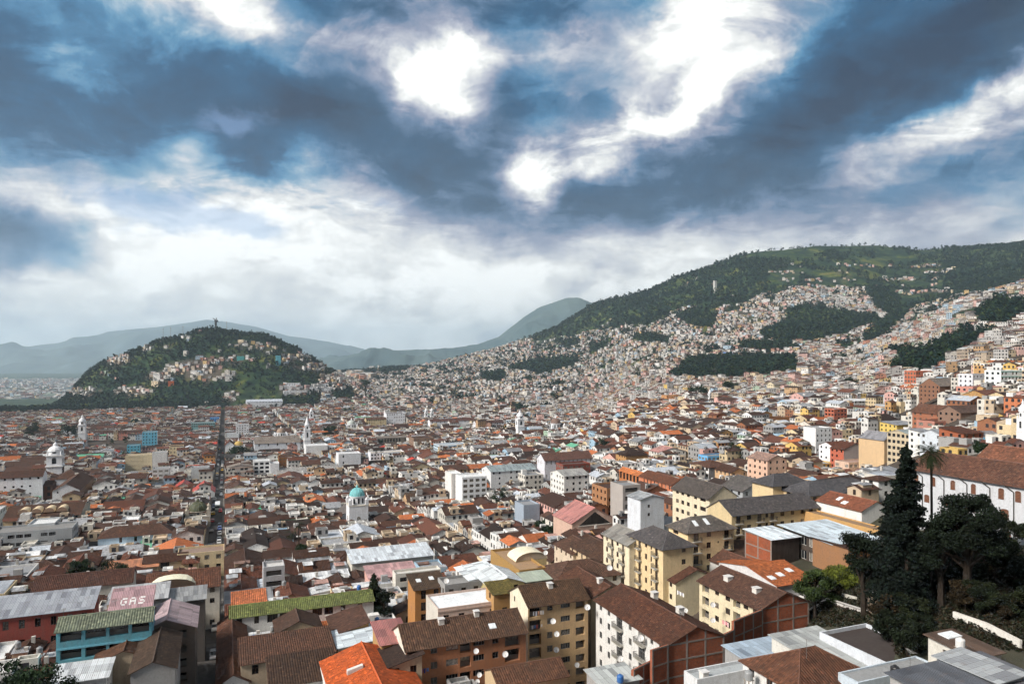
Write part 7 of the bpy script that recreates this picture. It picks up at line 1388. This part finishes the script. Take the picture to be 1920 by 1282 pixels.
for i, (px_, pt_, Y_, r_, lab) in enumerate([(1035, 968, 272, 4.5, 'dark round tree right of the steel blue block'), (1020, 975, 276, 4, 'dark tree touching the steel blue block'), (937, 915, 360, 4.5, 'dark tree at the foot of the grey-roofed white block'), (560, 1020, 248, 4, 'dark tree below the two palms behind the stepped house'),
    (60, 1210, 108, 6, 'large dark tree in the bottom left corner'), (15, 1215, 112, 5, 'dark tree cut by the left edge at the bottom'), (95, 1225, 104, 4.5, 'dark tree beside the blue galleried house'), (210, 1035, 200, 5, 'dark tree patch behind the long dark roof'), (150, 1045, 214, 4, 'second dark tree patch left of the first behind the long dark roof'),
    (1130, 797, 560, 6, 'dark round tree left of the far hall'), (1375, 822, 440, 5, 'green tree among the white houses in the middle right'), (1390, 830, 420, 4, 'small green tree right of another in the middle right'), (1310, 735, 900, 14, 'dark tree mass below the yellow school'), (1367, 725, 950, 12, 'dark tree in front of the long arcaded building'),
    (1595, 710, 780, 9, 'lone dark tree above the school blocks'), (1845, 830, 245, 3.6, 'dark rounded tree beside the low sky blue house'), (62, 792, 900, 10, 'dark tree left of the slim bell tower'), (127, 795, 900, 12, 'dark pointed tree mass beside the slim bell tower'), (445, 835, 690, 10, 'dark palm grove in front of the cathedral wall'),
    (620, 795, 900, 11, 'dark flat-topped tree group on the square'), (685, 705, 1700, 16, 'tall dark tree at the right foot of the round hill'), (1030, 988, 262, 3.5, 'low dark shrub tree by the pink-roofed hall')]):
    l, h_ = stand(px_, pt_, Y_); broad('tree', lab, l, max(min(h_, r_*3), r_*1.3), r_, 30+i, leafs=5000 if Y_ < 300 else 1800, lsz=.2 if Y_ < 300 else r_*.05, col=(.012, .024, .012))
# shrubs of the garden slope: one of each, then copies
def copy_tree(src, loc, rz, s, lab, group):
    r_ = src.copy(); COL.objects.link(r_); r_.location = loc; r_.rotation_euler = (0, 0, rz); r_.scale = (s, s, s*random.uniform(.85, 1.15)); r_['label'] = lab; r_['group'] = group
    for ch in list(src.children): c = ch.copy(); COL.objects.link(c); c.parent = r_
    return r_
protos = [broad('shrub', 'x', (0, 0, 0), 4.2, 2.6, 50+i, leafs=3600, lsz=.15, col=c, nb=9) for i, c in enumerate([(.006, .010, .005), (.010, .014, .006), (.015, .011, .006)])]
for p_ in protos: p_['category'] = 'shrub'
GP = [(1500, 1180), (1515, 1110), (1600, 1075), (1660, 1000), (1720, 1020), (1920, 1035), (1985, 1150), (1990, 1235), (1860, 1215), (1760, 1205), (1700, 1240), (1640, 1200), (1560, 1175)]
GL = [('the white garden wall', 1840, 1170), ('the white balustrade', 1570, 1125), ('the tall conifer', 1700, 1040), ('the wide dark tree', 1812, 1050), ('the small white house', 1810, 1215), ('the dark flat roof', 1700, 1230), ('the foot of the palm', 1746, 1075), ('the arched monastery door', 1890, 1030), ('the stone retaining wall', 1630, 1120), ('the low conifer', 1672, 1080)]
n = 0; tries = 0; first = set()
while n < 62 and tries < 3000:
    tries += 1; px_, py_ = random.uniform(1500, 1985), random.uniform(1000, 1240)
    if not inpoly(np.array([px_]), np.array([py_]), GP)[0]: continue
    Y_ = hit(px_, py_, 0, 80); X_ = (px_-CX)/FP*Y_
    if Y_ > 150 or Y_ < 92: continue
    wl_ = np.interp(px_, [1786, 1848, 1912], [1146, 1167, 1200])
    if (1765 < px_ < 1935 and wl_-6 < py_ < wl_+62) or (px_ < 1650 and 1085 < py_ < 1185): continue
    k_ = random.choice([0, 0, 1, 2]); loc = (X_, Y_, Tf(X_, Y_)-.3); sc = random.uniform(.55, 1.25)
    gl = sorted(GL, key=lambda l: (l[1]-px_)**2+((l[2]-py_)*1.5)**2)
    for pre in ('', 'another ', 'a third ', 'a fourth '):
        for nl in gl[:2]:
            dx_, dy_ = px_-nl[1], (py_-nl[2])*1.5
            lab = f"{pre}{['dark green', 'olive green', 'brownish'][k_]} {'large' if sc > 1 else ('low' if sc > .78 else 'small')} shrub {('right of' if dx_ > 0 else 'left of') if abs(dx_) > abs(dy_) else ('in front of' if dy_ > 0 else 'behind')} {nl[0]}"
            if lab not in used: break
        if lab not in used: break
    used.add(lab)
    if k_ not in first: first.add(k_); protos[k_].location = loc; protos[k_]['label'] = lab; protos[k_]['group'] = f'shrubs on the garden slope {k_}'; protos[k_].scale = (sc,)*3
    else: copy_tree(protos[k_], loc, random.uniform(0, 6), sc, lab, f'shrubs on the garden slope {k_}')
    n += 1
# low growth between them
px_ = rng.uniform(1490, 1990, 26000); py_ = rng.uniform(1000, 1245, 26000); k = inpoly(px_, py_, GP); xs, ys_ = [], []
X = rng.uniform(40, 125, 60000); Y = rng.uniform(88, 152, 60000); Z = T(X, Y); qx, qy = X/Y*FP+CX, HY-(Z-EYE)/Y*FP; k = inpoly(qx, qy, GP); X, Y, Z = X[k], Y[k], Z[k]; N = len(X)
o = merge('undergrowth', [leaf_quads(np.stack([X, Y, Z+.15], -1), np.full((N, 3), .35), 2, .22, np.array([(.007, .011, .005), (.012, .012, .006), (.018, .012, .007)])[rng.integers(0, 3, N)])], ['leaf']); tag(o, 'dark weeds and low growth covering the garden slope', 'undergrowth', kind='stuff')
# single trees that stand out on the skylines: low-detail copies
sp = [broad('tree', 'x', (0, 0, 0), 10, 4.2, 70+i, leafs=420, lsz=.75, col=(.012, .026, .018), nb=8) for i in range(3)]
def skyline(lst, Yf, group, lab):
    for j, (px_, off) in enumerate(lst):
        # the point of the ridge nearest the sky along this column
        ys_ = np.geomspace(*Yf, 60); xs = (px_-CX)/FP*ys_; el_ = (T(xs, ys_)-EYE)/ys_; i_ = int(np.argmax(el_)); Y_ = ys_[i_]; X_ = xs[i_]
        s = off/1000*Y_/FP*100/10; src = sp[j % 3]
        copy_tree(src, (X_, Y_, Tf(X_, Y_)-1), random.uniform(0, 6), s, lab(j, px_), group)
used_t = set()
ONES = 'first second third fourth fifth sixth seventh eighth ninth tenth eleventh twelfth thirteenth fourteenth fifteenth sixteenth seventeenth eighteenth nineteenth twentieth'.split()
def nth(n): return ONES[n-1] if n <= 20 else ('twenty-' if n < 30 else 'thirty-')+ONES[n % 10-1] if n % 10 else 'thirtieth'
def lab_hill(xs):
    L, R_2 = sorted([x for x in xs if x < 404], reverse=True), sorted(x for x in xs if x >= 404)
    return lambda j, px_: f"dark tree on the round hill skyline, {nth((L if px_ < 404 else R_2).index(px_)+1)} {'left' if px_ < 404 else 'right'} of the statue"
def lab_row(xs, where):
    o_ = sorted(xs, reverse=True); return lambda j, px_: f"{['small', 'spreading', 'slender'][j % 3]} dark tree on {where}, {nth(o_.index(px_)+1)} from its right end"
HX = [118, 130, 142, 156, 168, 178, 190, 203, 215, 228, 238, 247, 262, 284, 298, 312, 318, 330, 352, 362, 372, 381, 388, 418, 428, 436, 446, 458, 470, 478, 486, 495, 502, 514, 527, 540, 556, 571]
skyline([(x, random.uniform(45, 100)) for x in HX], (1700, 2150), 'trees on the skyline of the round hill', lab_hill(HX))
RX = list(range(1118, 1390, 9)); skyline([(x, random.uniform(45, 100)) for x in RX], (2700, 3900), 'trees on the wooded ridge line', lab_row(RX, 'the long wooded ridge'))
MX = [1388, 1452, 1485, 1520, 1548, 1570, 1590, 1598, 1612, 1622, 1635, 1650, 1662, 1680, 1695, 1705, 1716, 1724, 1737, 1745, 1752, 1766, 1775, 1785, 1800, 1899, 1903]
skyline([(x, random.uniform(25, 62) if 1400 < x < 1850 else 70) for x in MX], (2700, 3900), 'trees on the grassy hilltop line', lab_row(MX, 'the grassy mountain top'))
for p_ in sp:
    for ch in list(p_.children): bpy.data.objects.remove(ch)
    bpy.data.objects.remove(p_)
HAZE = 5.0e-5
# ---------------------------------------------------------------- the air
hm = bpy.data.materials.new('haze'); hm.use_nodes = True; t = NT(hm.node_tree)
pv_ = t.n('ShaderNodeVolumePrincipled', {'Color': (.66, .84, 1.0, 1), 'Density': HAZE, 'Anisotropy': .2}); t.n('ShaderNodeOutputMaterial', {1: pv_.outputs[0]})
me = bpy.data.meshes.new('haze'); x0, x1, y0, y1, zb, zt = -34000, 52000, -400, 31000, -420, 1250
me.from_pydata([(x, y, z) for z in (zb, zt) for x, y in ((x0, y0), (x1, y0), (x1, y1), (x0, y1))], [], [(3, 2, 1, 0), (4, 5, 6, 7), (0, 1, 5, 4), (1, 2, 6, 5), (2, 3, 7, 6), (3, 0, 4, 7)])
me.materials.append(hm); o = bpy.data.objects.new('haze', me); COL.objects.link(o); tag(o, kind='stuff')
